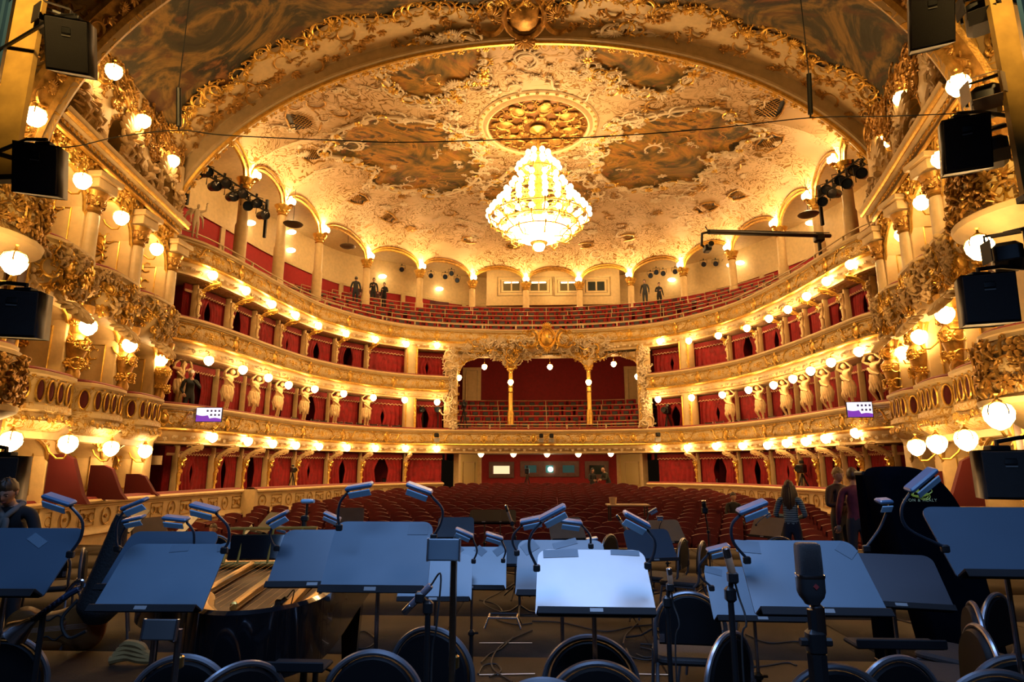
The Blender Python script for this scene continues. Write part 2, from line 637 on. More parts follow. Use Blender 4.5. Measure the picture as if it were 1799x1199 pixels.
class Path:
    def __init__(self, P):
        self.P = np.asarray(P, float)[:, :2]
        d = np.linalg.norm(np.diff(self.P, axis=0), axis=1)
        self.S = np.concatenate([[0], np.cumsum(d)])
        self.L = self.S[-1]
        T = np.gradient(self.P, axis=0)
        for _ in range(3):
            T[1:-1] = (T[:-2] + T[1:-1] + T[2:]) / 3
        T /= np.linalg.norm(T, axis=1)[:, None]
        self.T = T
        self.Nn = np.stack([-T[:, 1], T[:, 0]], -1)

    def at(self, s, d=0.0, z=0.0):
        p = np.array([np.interp(s, self.S, self.P[:, k]) for k in (0, 1)])
        n = self.nrm(s)
        return np.array([p[0] + n[0] * d, p[1] + n[1] * d, z])

    def nrm(self, s):
        n = np.array([np.interp(s, self.S, self.Nn[:, k]) for k in (0, 1)])
        n = n / np.linalg.norm(n)
        return np.array([n[0], n[1], 0])

    def tan(self, s):
        n = self.nrm(s)
        return np.array([n[1], -n[0], 0])

    def hit(self, px, py, d=0.0):         # where the pixel's ray meets the upright sheet at offset d: (s, z)
        r = ray(px, py)
        Q = self.P + self.Nn * d
        cr = Q[:, 0] * r[1] - Q[:, 1] * r[0]
        i = np.where(np.sign(cr[:-1]) != np.sign(cr[1:]))[0]
        i = [k for k in i if Q[k].dot(r[:2]) > 0][-1]
        f = cr[i] / (cr[i] - cr[i + 1])
        q = Q[i] + f * (Q[i + 1] - Q[i])
        return self.S[i] + f * (self.S[i + 1] - self.S[i]), CZ + r[2] * np.linalg.norm(q) / np.linalg.norm(r[:2])

    def sweep(self, mb, s0, s1, prof, step=.35, n=None):
        n = n or max(2, int(abs(s1 - s0) / step) + 1)
        ss = np.linspace(s0, s1, n)
        G = [[self.at(s, d, z) for d, z in prof] for s in ss]
        return mb.grid(G)


HS = Path(PLAN)
Z1, Z2, Z3, ZG = 3.47, 6.12, 8.62, .93
# pixels of the globe lamps under each balcony; they mark the box partitions
LG = [(374, 769), (436, 776), (479.5, 780), (520, 783), (561, 785), (610, 787), (660, 788), (713, 788), (767, 789)]
L1 = [(367, 634), (427, 650), (471.5, 664), (507, 677), (553, 684), (604, 692), (656, 699), (711, 703), (768, 707)]
L2 = [(374, 484), (432, 511), (478, 535), (519.5, 554), (559.5, 572.5), (608, 586), (660, 597), (714, 605), (768, 607)]
RG = [(1153, 788), (1207, 787), (1257, 784.5), (1304, 784), (1348, 783), (1381, 779), (1415, 776), (1450, 771), (1503, 761)]
R1 = [(1156, 702), (1215, 699), (1269, 694), (1315, 685.5), (1359, 677), (1393, 666), (1424, 652), (1460, 637), (1509, 618)]
R2 = [(1159, 600), (1210, 599), (1262, 590), (1312, 577), (1351, 560), (1384, 544), (1417, 521), (1452, 494.5), (1494, 465)]
sL = HS.hit(787, 700)[0]              # the tall central opening lies between these two
sR = HS.hit(1138, 700)[0]
S0, S1 = 0.0, HS.L
LS = [np.mean([HS.hit(*r[i], d=-.2)[0] for r in (LG, L1, L2)]) for i in range(9)]
RS = [np.mean([HS.hit(*r[i], d=-.2)[0] for r in (RG, R1, R2)]) for i in range(9)]


def deco_band(mb, s0, s1, zc, h, d, pitch=.62, protos=None, jit=.1, path=HS, seed=1):
    rr = random.Random(seed)
    n = max(1, int(abs(s1 - s0) / pitch))
    for k in range(n):
        s = s0 + (k + .5) / n * (s1 - s0)
        U, W = path.tan(s), -path.nrm(s)
        o = path.at(s, d, zc)
        kind = k % 4
        if kind == 0:
            stampR(mb, P_CART, o, U, (0, 0, 1), W, h * .78)
        elif kind == 2:
            stampR(mb, P_FLOWER, o, U, (0, 0, 1), W, h * .6)
            for sg in (-1, 1):
                stampR(mb, P_LEAF, o + U * sg * pitch * .3, U, (0, 0, 1), W, h * .55, -sg * 1.2)
        else:
            sg = 1 if kind == 1 else -1
            stampR(mb, P_S, o + np.array([0, 0, h * .1]), U, (0, 0, 1), W, h * .85, sg * .3, sg)
            stampR(mb, P_C, o - np.array([0, 0, h * .2]), U, (0, 0, 1), W, h * .45, sg * 1.4, sg)


def balcony(name, label, ztop, s0, s1, seed, rich=True):
    t = thing(name, None, None, HS.at((s0 + s1) / 2, 0, ztop))
    tag(t, label, None, None, 'structure')
    def sw(b, pr):
        HS.sweep(b, s0, s1, [(d, ztop + z) for d, z in pr])
    b = MB()
    sw(b, [(.30, -.05), (.30, .03), (.24, .07), (.06, .07), (0, .03), (-.01, -.01)])
    b.build('velvet_rail', M_VELVET, t, True)
    b = MB()
    sw(b, [(.02, 0), (-.09, 0), (-.14, -.04), (-.14, -.08), (-.08, -.11), (-.07, -.15), (-.03, -.16)])
    sw(b, [(.28, -.05), (.30, -.95)])
    b.build('coping', M_CREAM, t, True)
    b = MB()
    sw(b, [(-.03, -.16), (-.07, -.25), (-.11, -.40), (-.11, -.52), (-.07, -.64), (-.05, -.68)])
    b.build('panel', M_PARA, t, True)
    b = MB()
    sw(b, [(-.05, -.68), (-.15, -.70), (-.17, -.75), (-.12, -.79), (-.06, -.80)])
    sw(b, [(-.085, -.195), (-.11, -.21), (-.085, -.225)])
    b.build('gilt_moulding', M_GOLD, t, True)
    b = MB()
    sw(b, [(-.06, -.80), (-.05, -.86), (.02, -.95), (.10, -1.00), (.16, -1.06), (.10, -1.08), (.10, -1.14), (.22, -1.16)])
    b.build('cornice', M_CREAM, t, True)
    b = MB()
    deco_band(b, s0, s1, ztop - .44, .50, -.085, .62, seed=seed)
    stuff('relief', b, M_GOLD, t)
    b = MB()
    n = int((s1 - s0) / .30)
    for k in range(n):
        s = s0 + (k + .5) / n * (s1 - s0)
        stampR(b, P_LEAF if k % 2 else P_SHELL, HS.at(s, -.02 + .04, ztop - .96), HS.tan(s), (0, 0, 1), -HS.nrm(s), .26, pi if k % 2 else 0)
    stuff('cornice_relief', b, M_WHITE, t)
    return t


bal1 = balcony('balcony_parapet', 'lowest gilded balcony front with purple screens hung on it', Z1, S0, S1, 1)
bal2a = balcony('balcony_parapet', 'middle gilded balcony front left of the central opening', Z2, S0, sL, 2)
bal2b = balcony('balcony_parapet', 'middle gilded balcony front right of the central opening', Z2, sR, S1, 3)
bal3 = balcony('balcony_parapet', 'topmost gilded gallery front with rail above it', Z3, S0, S1, 4)


# floors, ceilings and back walls of the boxes
def shelf(name, label, zs, d0, d1, s0, s1, mat_top, mat_bot, parts=True):
    b = MB()
    HS.sweep(b, s0, s1, [(d0, zs + .12), (d1, zs + .12)])
    o = struct(name, b, mat_top, label)
    b = MB()
    HS.sweep(b, s0, s1, [(d1, zs), (d0, zs)])
    b.build('soffit', mat_bot, o)
    return o


BOXD = 1.0                                  # depth at which partitions and curtains stand
for zt, nm, sp in ((Z1, 'lowest', ((S0, S1),)), (Z2, 'middle', ((S0, sL), (sR, S1))), (Z3, 'topmost', ((S0, S1),))):
    for a, c in sp:
        shelf('floor_box' if zt < Z3 else 'floor_gallery', nm + ' balcony floor with stucco underside', zt - 1.15, .15, 3.4 if zt < Z3 else 2.0, a, c, M_CARPET, M_SOFF)
for a, c, side in ((S0, sL, 'left'), (sR, S1, 'right')):
    b = MB()
    HS.sweep(b, a, c, [(3.0, -.9), (3.0, Z3 - 1.1)])
    struct('wall_box_' + side, b, M_REDWALL, 'dark red back wall of the boxes on the ' + side)

# ------------------------------------------------------------------ ground tier wall in front of the stalls boxes
GL1 = Path([(-9.9, 9.0), (-10.2, 12.5), (-10.25, 15.5), (-10.2, 17.5), (-9.95, 20.5)])
GL2 = Path(catmull([(-9.55, 20.6), (-9.05, 21.9), (-7.95, 25.9), (-6.45, 28.2), (-4.7, 29.6)], 8))
GR2 = Path(catmull([(4.85, 29.6), (6.6, 28.4), (8.1, 26.2), (9.15, 22.2), (9.35, 20.9)], 8))
GR1 = Path([(9.35, 20.9), (9.95, 18.9), (9.95, 16.5), (9.6, 13.0), (9.1, 9.0)])


def ground_wall(path, side, label, seed, flip=False):
    t = thing('wall_stalls_' + side, None, None, path.at(path.L / 2, 0, 0))
    tag(t, label, None, None, 'structure')
    b = MB()
    path.sweep(b, 0, path.L, [(.45, ZG - .02), (.42, ZG + .05), (.08, ZG + .05), (.02, ZG)])
    b.build('velvet_rail', M_VELVET, t, True)
    b = MB()
    path.sweep(b, 0, path.L, [(.5, ZG - .9), (.48, ZG), (-.06, ZG), (-.11, ZG - .04), (-.10, ZG - .09), (-.02, ZG - .12), (-.02, ZG - .16),
                              (0, ZG - .17), (0, ZG - .62), (-.02, ZG - .63), (-.10, ZG - .70), (-.12, ZG - .76), (-.03, ZG - .80), (-.02, -.9)])
    n0 = 0
    b.build('dado', M_CREAM, t, True)
    b = MB()
    n = max(2, int(path.L / .62))
    for k in range(n):
        s = (k + .5) / n * path.L
        o, U, W = path.at(s, -.012, ZG - .39), path.tan(s), -path.nrm(s)
        V = np.array([0, 0, 1.0])
        if k % 2 == 0:
            th = np.linspace(0, 2 * pi, 18, endpoint=False)
            b.tube([o + U * .15 * cos(q) + V * .19 * sin(q) + W * .012 for q in th], .014, 5, closed=True)
            stampR(b, P_FLOWER, o, U, V, W, .12)
        else:
            for q in ((-.22, .19), (-.22, -.19)):
                pass
            b.tube([o + U * x + V * y + W * .012 for x, y in ((-.24, .18), (.24, .18), (.24, -.18), (-.24, -.18))], .013, 4, closed=True)
            for sg in (-1, 1):
                stampR(b, P_C, o + U * sg * .13, U, V, W, .2, 0, sg)
    stuff('relief', b, M_GOLDDK, t)
    return t


ground_wall(GL1, 'left', 'cream and gold wall below the near left boxes', 11)
ground_wall(GL2, 'left', 'cream and gold curved wall left of the stalls seats', 12)
ground_wall(GR2, 'right', 'cream and gold curved wall right of the stalls seats', 13)
ground_wall(GR1, 'right', 'cream and gold wall below the near right boxes', 14)
for side, a, c in (('left', (-9.95, 20.5), (-9.55, 20.6)), ('right', (9.35, 20.9), (9.75, 19.6))):
    b = MB()
    b.box(((a[0] + c[0]) / 2, (a[1] + c[1]) / 2, ZG / 2 - .5), (.55, .25, ZG + .96))
    struct('wall_return_' + side, b, M_CREAM, 'short cream return where the ' + side + ' stalls wall steps')
# ground box floors
b = MB()
HS.sweep(b, S0, sL, [(-1.2, .05), (3.2, .05)])
struct('floor_stalls_box_left', b, M_CARPET, 'dark red floor of the left ground boxes')
b = MB()
HS.sweep(b, sR, S1, [(-1.2, .05), (3.2, .05)])
struct('floor_stalls_box_right', b, M_CARPET, 'dark red floor of the right ground boxes')

# ------------------------------------------------------------------ stage floor in panels, stalls floor
t = thing('floor', None, None, (0, 6, 0))
tag(t, 'worn brown stage floor of joined platform panels', None, None, 'structure')
rr = random.Random(5)
for j in range(10):
    y0 = -1.6 + j * 1.5
    for i in range(11):
        x0 = -11 + i * 2.0
        b = MB()
        b.box((x0 + 1.0, y0 + .75, -.06 + rr.uniform(-.004, .004)), (1.985, 1.488, .12))
        c = rr.uniform(.75, 1.2)
        mt = bpy.data.materials.get('stage_board') or plain('stage_board', (.026, .0165, .010), .75, vary=.3, vscale=2.5, bump=.2, bscale=60, spec=.12)
        b.build('floor_panel', mt, t, True, smooth=False)
b = MB()
b.grid([[(x, 13.3, -.14) for x in (-12, 12)], [(x, 13.42, -.14) for x in (-12, 12)], [(x, 13.42, -.95) for x in (-12, 12)]])
struct('trim_1', b, M_DKWOOD, 'dark edge of the stage in front of the stalls')
b = MB()
b.box((-.3, 13.36, -.02), (21, .1, .06))
struct('trim_2', b, plain('stage_edge_board', (.16, .10, .055), .5), 'brown board along the stage edge')


def zst(y):
    return -.85 + max(0, y - 14.0) * .046


b = MB()
b.grid([[(x, y, zst(y)) for x in (-12, 12)] for y in (13, 14, 36)])
struct('floor_stalls', b, M_CARPET, 'dark red sloping floor under the stalls seats')
# tape marks on the stage
for k, (px, py, qx, qy) in enumerate(((842, 1130, 935, 1130), (842, 1186, 940, 1184), (1100, 1184, 1180, 1186))):
    A, B = atz(px, py, .004), atz(qx, qy, .004)
    b = MB()
    d = (B - A) / np.linalg.norm(B - A)
    n = np.array([-d[1], d[0], 0]) * .012
    b.grid([[A - n, A + n], [B - n, B + n]])
    b.box((A + B) / 2 + [0, 0, -.001], (.01, .01, .003))
    tag(b.build('tape_mark', plain('white_tape', (.5, .46, .4), .6)), 'thin pale tape line on the stage floor, ' + ('left of the white music stand', 'nearest of the left tape lines', 'right of the bottom centre chair')[k], 'tape')

# ------------------------------------------------------------------ red wall with cabin windows under the central balcony
YB = 34.4


def panel_wall(name, label, x0, x1, y, z0, z1, mat, th=.2, dy=0):
    b = MB()
    b.box(((x0 + x1) / 2, y + th / 2, (z0 + z1) / 2), (x1 - x0, th, z1 - z0))
    return struct(name, b, mat, label)


xl, xr = at(841, 830, YB)[0], at(1088, 830, YB)[0]
panel_wall('wall_back', 'dark red wall with cabin windows behind the stalls', xl, xr, YB, -.6, 2.4, M_REDWALL)
for side, p0, p1, lab in (('left', (803, 32.2), (841, YB), 'left'), ('right', (1089, YB), (1132, 32.2), 'right')):
    A, B = at(p0[0], 830, p0[1]), at(p1[0], 830, p1[1])
    d = (B - A)
    L = np.hypot(d[0], d[1])
    ang = atan2(d[1], d[0])
    R = RZ(ang)
    t = thing('wall_passage_' + side, None, None, (A[0], A[1], 0))
    tag(t, 'cream panelled side wall %s of the red cabin wall' % lab, None, None, 'structure')
    b = MB()
    b.box(np.array([A[0], A[1], .9]) + R @ [L / 2, .1, 0], (L, .2, 3.0), R)
    b.build('wall_face', plain('yellow_ivory_' + side, (.66, .48, .17), .5), t, True)
    for zc, h in ((1.35, 1.1), (.3, .7)):
        b = MB()
        b.tube([np.array([A[0], A[1], zc]) + R @ np.array([x, -.02 if True else .2, z]) for x, z in ((L * .25, h / 2), (L * .8, h / 2), (L * .8, -h / 2), (L * .25, -h / 2))], .025, 5, closed=True)
        b.build('panel_frame', M_CREAM, t, True)
    for xx in (.0, L):
        b = MB()
        b.box(np.array([A[0], A[1], .9]) + R @ np.array([xx, 0, 0]), (.22, .3, 3.0), R)
        b.build('pilaster', M_CREAM, t, True)


def cabin(px0, px1, py0, py1, n, label, lits):
    A, B = at(px0, py1, YB - .04), at(px1, py0, YB - .04)
    t = thing('window_cabin', None, None, (A[0], A[1], A[2]))
    tag(t, label, None, None, 'structure')
    w, h = B[0] - A[0], B[2] - A[2]
    b = MB()
    f = .22
    for c, s in (((w / 2, 0, h + f / 2), (w + 2 * f, .12, f)), ((w / 2, 0, -f / 2), (w + 2 * f, .12, f)), ((-f / 2, 0, h / 2), (f, .12, h)), ((w + f / 2, 0, h / 2), (f, .12, h))):
        b.box(c, s)
    for k in range(1, n):
        b.box((w * k / n, 0, h / 2), (.5, .12, h))
    b.build('frame', M_DKWOOD, t)
    for k in range(n):
        b = MB()
        b.box((w * (k + .5) / n, .03, h / 2), (w / n - .05, .02, h))
        b.build('pane', lits[k], t)


lit = emis('lit_cabin', (1.0, .78, .42), 1.1)
teal = plain('teal_cabin', (.015, .05, .045), .15)
teal.node_tree.nodes['Principled BSDF'].inputs['Emission Color'].default_value = (.3, .7, .6, 1)
teal.node_tree.nodes['Principled BSDF'].inputs['Emission Strength'].default_value = .06
cabin(866, 896, 819, 833, 1, 'lit cabin window at the left of the red back wall', [lit])
cabin(921, 1010, 818, 831, 3, 'row of three dark green cabin windows in the red back wall', [teal, teal, teal])
cabin(1035, 1062, 818, 834, 1, 'dark cabin window behind the two standing people', [M_GLASS])
p = at(967, 825, YB - .15)
b = MB()
b.ell(p, (.13, .08, .13), 12, 8)
o = b.build('projector_lamp', emis('projector_light', (.8, 1, .9), 30))
tag(o, 'bright round projector light in the middle cabin window', 'lamp')

# ------------------------------------------------------------------ tall central opening between lowest balcony and gallery
YA = 37.2
xa, xb = at(845, 660, YA)[0], at(1096, 660, YA)[0]
panel_wall('wall_amphitheatre', 'plain dark red wall behind the amphitheatre rows', xa - 2, xb + 2, YA, 3.0, Z3 - .2, M_REDWALL)
for side, x0, x1 in (('left', 813, 845), ('right', 1097, 1131)):
    A, B = at(x0, 660, YA - .3), at(x1, 660, YA - .3)
    t = thing('wall_ivory_' + side, None, None, (A[0], A[1], 5.0))
    tag(t, 'cream panel %s of the red amphitheatre wall' % side, None, None, 'structure')
    w = B[0] - A[0]
    b = MB()
    b.box((w / 2, .1, .8), (w, .2, 3.6))
    b.build('wall_face', M_CREAM, t)
    b = MB()
    b.tube([(x, -.03, z) for x, z in ((.2, 2.4), (w - .2, 2.4), (w - .2, .3), (.2, .3))], .03, 5, closed=True)
    b.build('panel_frame', M_CREAMDK, t)
for side, s, sg in (('left', sL, -1), ('right', sR, 1)):     # side walls of the recess
    b = MB()
    A = HS.at(s, .6)
    b.grid([[(A[0], A[1], z) for z in (2.0, Z3 - .3)], [(A[0] + sg * .5, YA + .2, z) for z in (2.0, Z3 - .3)]])
    struct('wall_recess_' + side, b, M_REDWALL, 'dark red side wall of the amphitheatre on the ' + side)
b = MB()
HS.sweep(b, sL, sR, [(.3, Z3 - 1.25), (6.4, Z3 - .3)])
struct('ceiling_amphitheatre', b, M_SOFF, 'stucco ceiling over the amphitheatre')
# stepped rows of the amphitheatre
AMPH = []
for k in range(7):
    AMPH.append((.75 + k * .78, Z1 - .95 + .36 * k))
b = MB()
HS.sweep(b, sL, sR, [q for k in range(7) for q in ((AMPH[k][0] - .39, AMPH[k][1]), (AMPH[k][0] + .39, AMPH[k][1]))])
struct('floor_amphitheatre', b, M_CARPET, 'dark red steps under the amphitheatre seats')

# jambs, canopy and columns of the central opening
for side, s in (('left', sL), ('right', sR)):
    sg = -1 if side == 'left' else 1
    t = thing('opening_jamb', 'tall carved cream jamb %s of the central opening' % side, 'pier', HS.at(s, 0, Z1))
    P = HS.at(s, .1)
    b = MB()
    b.rbox((P[0] - sg * .12, P[1] + .3, (Z1 + Z3) / 2 - .5), (.62, .7, Z3 - Z1 - 1.0), .12)
    b.build('shaft', M_CREAM, t, True)
    b = MB()
    rr = random.Random(21 + sg)
    for k in range(34):
        z = Z1 + .1 + k / 34 * (Z3 - Z1 - 1.2)
        o = np.array([P[0] - sg * .12 + rr.uniform(-.25, .25), P[1] - .06, z])
        stampR(b, rr.choice([P_C, P_S, P_LEAF, P_PUTTO, P_FLOWER]), o, (1, 0, 0), (0, 0, 1), (0, -1, 0), rr.uniform(.3, .55), rr.uniform(-1.5, 1.5), rr.choice([-1, 1]), 1.4)
    stuff('relief', b, M_WHITE, t)
    b = MB()
    for k in range(9):
        o = np.array([P[0] - sg * (.12 + .3), P[1] - .02, Z1 + .3 + k * .45])
        stampR(b, P_S, o, (1, 0, 0), (0, 0, 1), (0, -1, 0), .35, 1.2, sg, 1.5)
    stuff('gilt_relief', b, M_GOLD, t)
YC = 31.8
cols = [at(897, 690, YC)[0], at(1035, 690, YC)[0]]
jl, jr = at(806, 640, YC)[0], at(1128, 640, YC)[0]
ztopc, zspr = Z3 - .62, at(897, 652, YC)[2]
xs = np.linspace(jl, jr, 90)


def canopy_low(x):
    ed = [jl, cols[0], cols[1], jr]
    for a, c in zip(ed[:-1], ed[1:]):
        if a - 1e-6 <= x <= c + 1e-6:
            f = (x - a) / (c - a)
            rise = .82 if c - a < 4 else .95
            return zspr + rise * (1 - abs(2 * f - 1) ** 2.6) + .07 * sin(f * pi * 5)
    return zspr


t = thing('canopy', 'carved cream canopy with three arches over the amphitheatre', 'canopy', (-.1, YC, ztopc))


def can_y(x, f):
    """depth of the canopy face at x: the foot (f = 0) stands over the columns, the head swells out under the gallery front"""
    return YC - .1 - (1.25 - .012 * (x + .2) ** 2 * 1.6) * min(1, f * 1.25) ** .8


G = [[(x, YC + .3, canopy_low(x))] + [(x, can_y(x, f), canopy_low(x) + f * (ztopc - canopy_low(x))) for f in (0, .15, .3, .5, .7, .85, 1)] for x in xs]
b = MB()
b.grid(G)
b.build('arch_face', M_CREAM, t, True)
b, b2 = MB(), MB()
rr = random.Random(8)
for k in range(260):
    x = rr.uniform(jl, jr)
    f = rr.uniform(.05, .98)
    lo = canopy_low(x)
    o = np.array([x, can_y(x, f) - .03, lo + f * (ztopc - lo)])
    Vv = np.array([0, -.6, 1.0]) / 1.166
    stampR(b if k % 4 else b2, rr.choice([P_C, P_S, P_S, P_LEAF, P_PUTTO, P_SHELL]), o, (1, 0, 0), Vv, (0, -.86, -.51), rr.uniform(.32, .62), rr.uniform(-1.6, 1.6), rr.choice([-1, 1]), 1.5)
stuff('relief', b, M_WHITE, t)
for x in np.linspace(jl, jr, 40):
    stampR(b2, P_C, (x, can_y(x, .03) - .03, canopy_low(x) + .05), (1, 0, 0), (0, 0, 1), (0, -1, 0), .3, 1.57, 1, 1.3)
o = np.array([at(961, 600, 30.2)[0], 30.35, Z3 - .62])
stampR(b2, P_CART, o, (1, 0, 0), (0, 0, 1), (0, -1, 0), 1.15, 0, 1, 1.6)
for sg in (-1, 1):
    stampR(b2, P_C, o + [sg * .85, .05, -.1], (1, 0, 0), (0, 0, 1), (0, -1, 0), .9, .3 * sg, sg, 1.5)
stuff('gilt_relief', b2, M_GOLD, t)
for k, x in enumerate(cols):
    zb = at(897, 727, YC)[2]
    t = thing('gilt_column', 'slender gilded column %s of the amphitheatre middle' % ('left', 'right')[k], 'column', (x, YC, zb))
    h = zspr - zb
    b = MB()
    b.lathe([(.0, -.6), (.17, -.6), (.17, .02), (.14, .10), (.15, .16), (.115, .22), (.12, h * .55), (.10, h - .1)], n=14)
    b.build('shaft', M_GOLD, t)
    b = MB()
    b.lathe([(.10, h - .1), (.13, h - .06), (.11, h), (.16, h + .1), (.24, h + .22), (.25, h + .28), (0, h + .28)], n=14)
    for q in range(8):
        a = q * pi / 4
        stampR(b, P_LEAF, (.15 * cos(a), .15 * sin(a), h + .05), (-sin(a), cos(a), 0), (0, 0, 1), (cos(a), sin(a), 0), .28)
    b.build('capital', M_GOLD, t)
    b = MB()
    for zz in (h * .62, h * .50):
        b.lathe([(.11, zz - .05), (.16, zz), (.11, zz + .05)], n=14)
    b.build('ring', M_BRASS, t)
# ------------------------------------------------------------------ gallery: steps, columns, arches, rear wall
ZCAP, ZC, CC = 12.8, 15.0, np.array([-.05, 22.35])
CAPS = [(432, 318), (497, 365), (562, 415), (645, 460), (738, 478), (830, 497), (924, 500), (1018, 500), (1108, 492), (1200, 475), (1285, 445), (1370, 403), (1432, 355), (1483, 290)]
CP = [atz(x, y, ZCAP)[:2] for x, y in CAPS]
CP = [np.array([-11.75, 19.3])] + CP + [np.array([11.2, 19.0])]
GST = [(.62 + .74 * k, Z3 - .62 + .43 * k) for k in range(7)]
b = MB()
HS.sweep(b, S0, S1, [(.2, GST[0][1])] + [q for k in range(7) for q in ((GST[k][0] - .37 + (.0 if k else .02), GST[k][1]), (GST[k][0] + .37, GST[k][1]))])
struct('floor_gallery', b, plain('gallery_carpet', (.20, .005, .008), .9, vary=.2), 'dark red steps under the gallery seats')
b = MB()
HS.sweep(b, S0, S1, [(.30, Z3 - .05), (.34, Z3 - .7)])
struct('trim_3', b, M_VELVET, 'red velvet inner face of the gallery front')
ring = catmull(CP, 10)
cen = CC[None]
RV = ring - cen
RVn = RV / np.linalg.norm(RV, axis=1)[:, None]
outer = ring + RVn * 3.0
b = MB()
b.grid([[(p[0], p[1], z) for z in (Z3 - .5, 12.15)] for p in outer])
struct('wall_gallery_red', b, M_REDBRIGHT, 'bright red lower wall behind the gallery columns')
b = MB()
b.grid([[(p[0], p[1], 12.15), (q[0], q[1], 12.12), (q[0], q[1], 12.3), (p[0], p[1], 12.34), (p[0], p[1], 14.2)] for p, q in zip(outer, ring + RVn * 2.9)])
struct('wall_gallery_cream', b, M_CREAM, 'cream upper wall and cornice behind the gallery columns')
b = MB()
b.grid([[(p[0], p[1], 14.15), (q[0], q[1], 14.35)] for p, q in zip(outer, ring)])
struct('ceiling_gallery', b, M_CREAM, 'cream ceiling of the passage behind the gallery columns')
for k in range(1, len(CP) * 2 - 3):                      # cream piers and dark doors on the rear wall
    i = k * 5
    if i >= len(outer) - 1:
        break
    p = outer[i]
    v = RVn[i]
    if k % 2 == 0 and 3 < k < 27:
        bb = MB()
        R = RZ(atan2(v[1], v[0]) - pi / 2)
        bb.box((0, -.08, 0), (.26, .16, 2.6), R)
        struct('trim_pier', bb, M_CREAM, 'cream pier on the rear wall of the gallery, %s from the left' % nth((k - 2) // 2)).location = (p[0], p[1], 10.95)
    elif k in (9, 11, 19, 21):
        t = thing('door_gallery', None, None, (p[0], p[1], 10.9), atan2(v[1], v[0]) - pi / 2)
        tag(t, 'dark red double door in the rear wall of the gallery, %s from the left' % nth((9, 11, 19, 21).index(k) + 1), None, None, 'structure')
        bb = MB()
        for sg in (-1, 1):
            bb.box((sg * .48, -.06, 0), (.92, .06, 2.4))
        bb.build('leaf', plain('door_red', (.09, .008, .010), .5), t)
        bb = MB()
        for sg in (-1, 1):
            bb.box((sg * .1, -.12, -.1), (.03, .04, .3))
        bb.build('handle', M_BRASS, t)
# projection booth in the middle of the rear wall
yb0 = 38.2
bx0, bx1 = at(855, 480, yb0)[0], at(1088, 480, yb0)[0]
zb0, zb1 = at(970, 528, yb0)[2], at(970, 470, yb0)[2] + .5
t = thing('projection_booth', 'cream boxed projection booth with paired windows behind the gallery', 'booth', ((bx0 + bx1) / 2, yb0, zb0))
b = MB()
b.box(((bx0 + bx1) / 2, yb0 + .6, (zb0 + zb1) / 2), (bx1 - bx0, 1.2, zb1 - zb0 + .6))
b.build('booth_wall', M_CREAM, t, True)
for px0, px1 in ((883, 914), (931, 962), (983, 1013), (1032, 1063)):
    A, B = at(px0, 511, yb0 - .03), at(px1, 495, yb0 - .03)
    fr = MB()
    w, h = B[0] - A[0], B[2] - A[2]
    for m in (.12, .32):
        fr.tube([(A[0] - m, yb0 - .03, A[2] - m), (B[0] + m, yb0 - .03, A[2] - m), (B[0] + m, yb0 - .03, B[2] + m), (A[0] - m, yb0 - .03, B[2] + m)], .045, 5, closed=True)
    fr.box(((A[0] + B[0]) / 2, yb0 - .03, (A[2] + B[2]) / 2), (.1, .06, h))
    f = fr.build('window_frame', M_CREAMDK, t, True)
    for k in (0, 1):
        pb = MB()
        pb.box((A[0] + w * (.25 + .5 * k), yb0 - .02, (A[2] + B[2]) / 2), (w * .42, .03, h))
        pb.build('pane', M_GLASS if px0 > 1020 else plain('booth_pane', (.12, .10, .05), .1), f, True)
    pb = MB()
    pb.box(((A[0] + B[0]) / 2, yb0 - .045, B[2] - .06), (w * .8, .02, .08))
    if px0 < 1020:
        pb.build('window_lamp', emis('window_lamp', (1, .86, .55), 8), f, True)

# ------------------------------------------------------------------ arch towards the stage and the auditorium ceiling
YAR = 17.2
ARC = (-.48, 7.9, 11.15, 7.0)              # centre x, springing z, half width, rise of the arch at the auditorium side
ARN = (-.85, 6.5, 8.35, 6.0)               # the same of the narrower arch nearest the stage
ARV = (-.85, 9.2, 9.9, 3.6)                # section of the painted vault behind that arch
YN = 10.0


def arcpt(A, a, grow=0.0):
    return A[0] - (A[2] + grow) * cos(a), A[1] + (A[3] + grow) * sin(a)


def ceil_edge(i_f):
    return 0


EDGE = []                                   # (x, y, z) outline of the ceiling, left front round the back to right front
nb = len(CP) - 1
for i in range(nb):
    for k in range(14):
        f = k / 14
        p = CP[i] * (1 - f) + CP[i + 1] * f
        EDGE.append((p[0], p[1], ZCAP + 1.0 * sqrt(max(0, 1 - (2 * f - 1) ** 2)) ** .9))
EDGE.append((CP[-1][0], CP[-1][1], ZCAP))
ef = [(-11.6, 17.25, 13.6)]
er = [(11.0, 17.25, 13.6)]
front = [(x, 17.22, 14.0 + 1.0 * sqrt(max(0, 1 - (x / 11.6) ** 2))) for x in np.linspace(10.5, -11, 26)]
EDGE = np.array(EDGE + er + front + ef)


def smooth(t):
    return t * t * (3 - 2 * t)


NT = 34
tt = np.linspace(0, 1, NT)
G = []
for e in EDGE:
    row = []
    for q in tt:
        xy = CC * (1 - q) + e[:2] * q
        g = 0 if q < .5 else ((q - .5) / .5)
        drop = 1 - sqrt(max(0, 1 - g ** 2.2))
        row.append((xy[0], xy[1], ZC - (ZC - e[2]) * drop))
    G.append(row)
G = np.array(G)
b = MB()
b.grid(np.concatenate([G, G[:1]]))
ceil = struct('ceiling', b, M_CEIL, 'cream stucco ceiling with fine gilt scrollwork')
EA = np.unwrap(np.arctan2(EDGE[:, 1] - CC[1], EDGE[:, 0] - CC[0]))


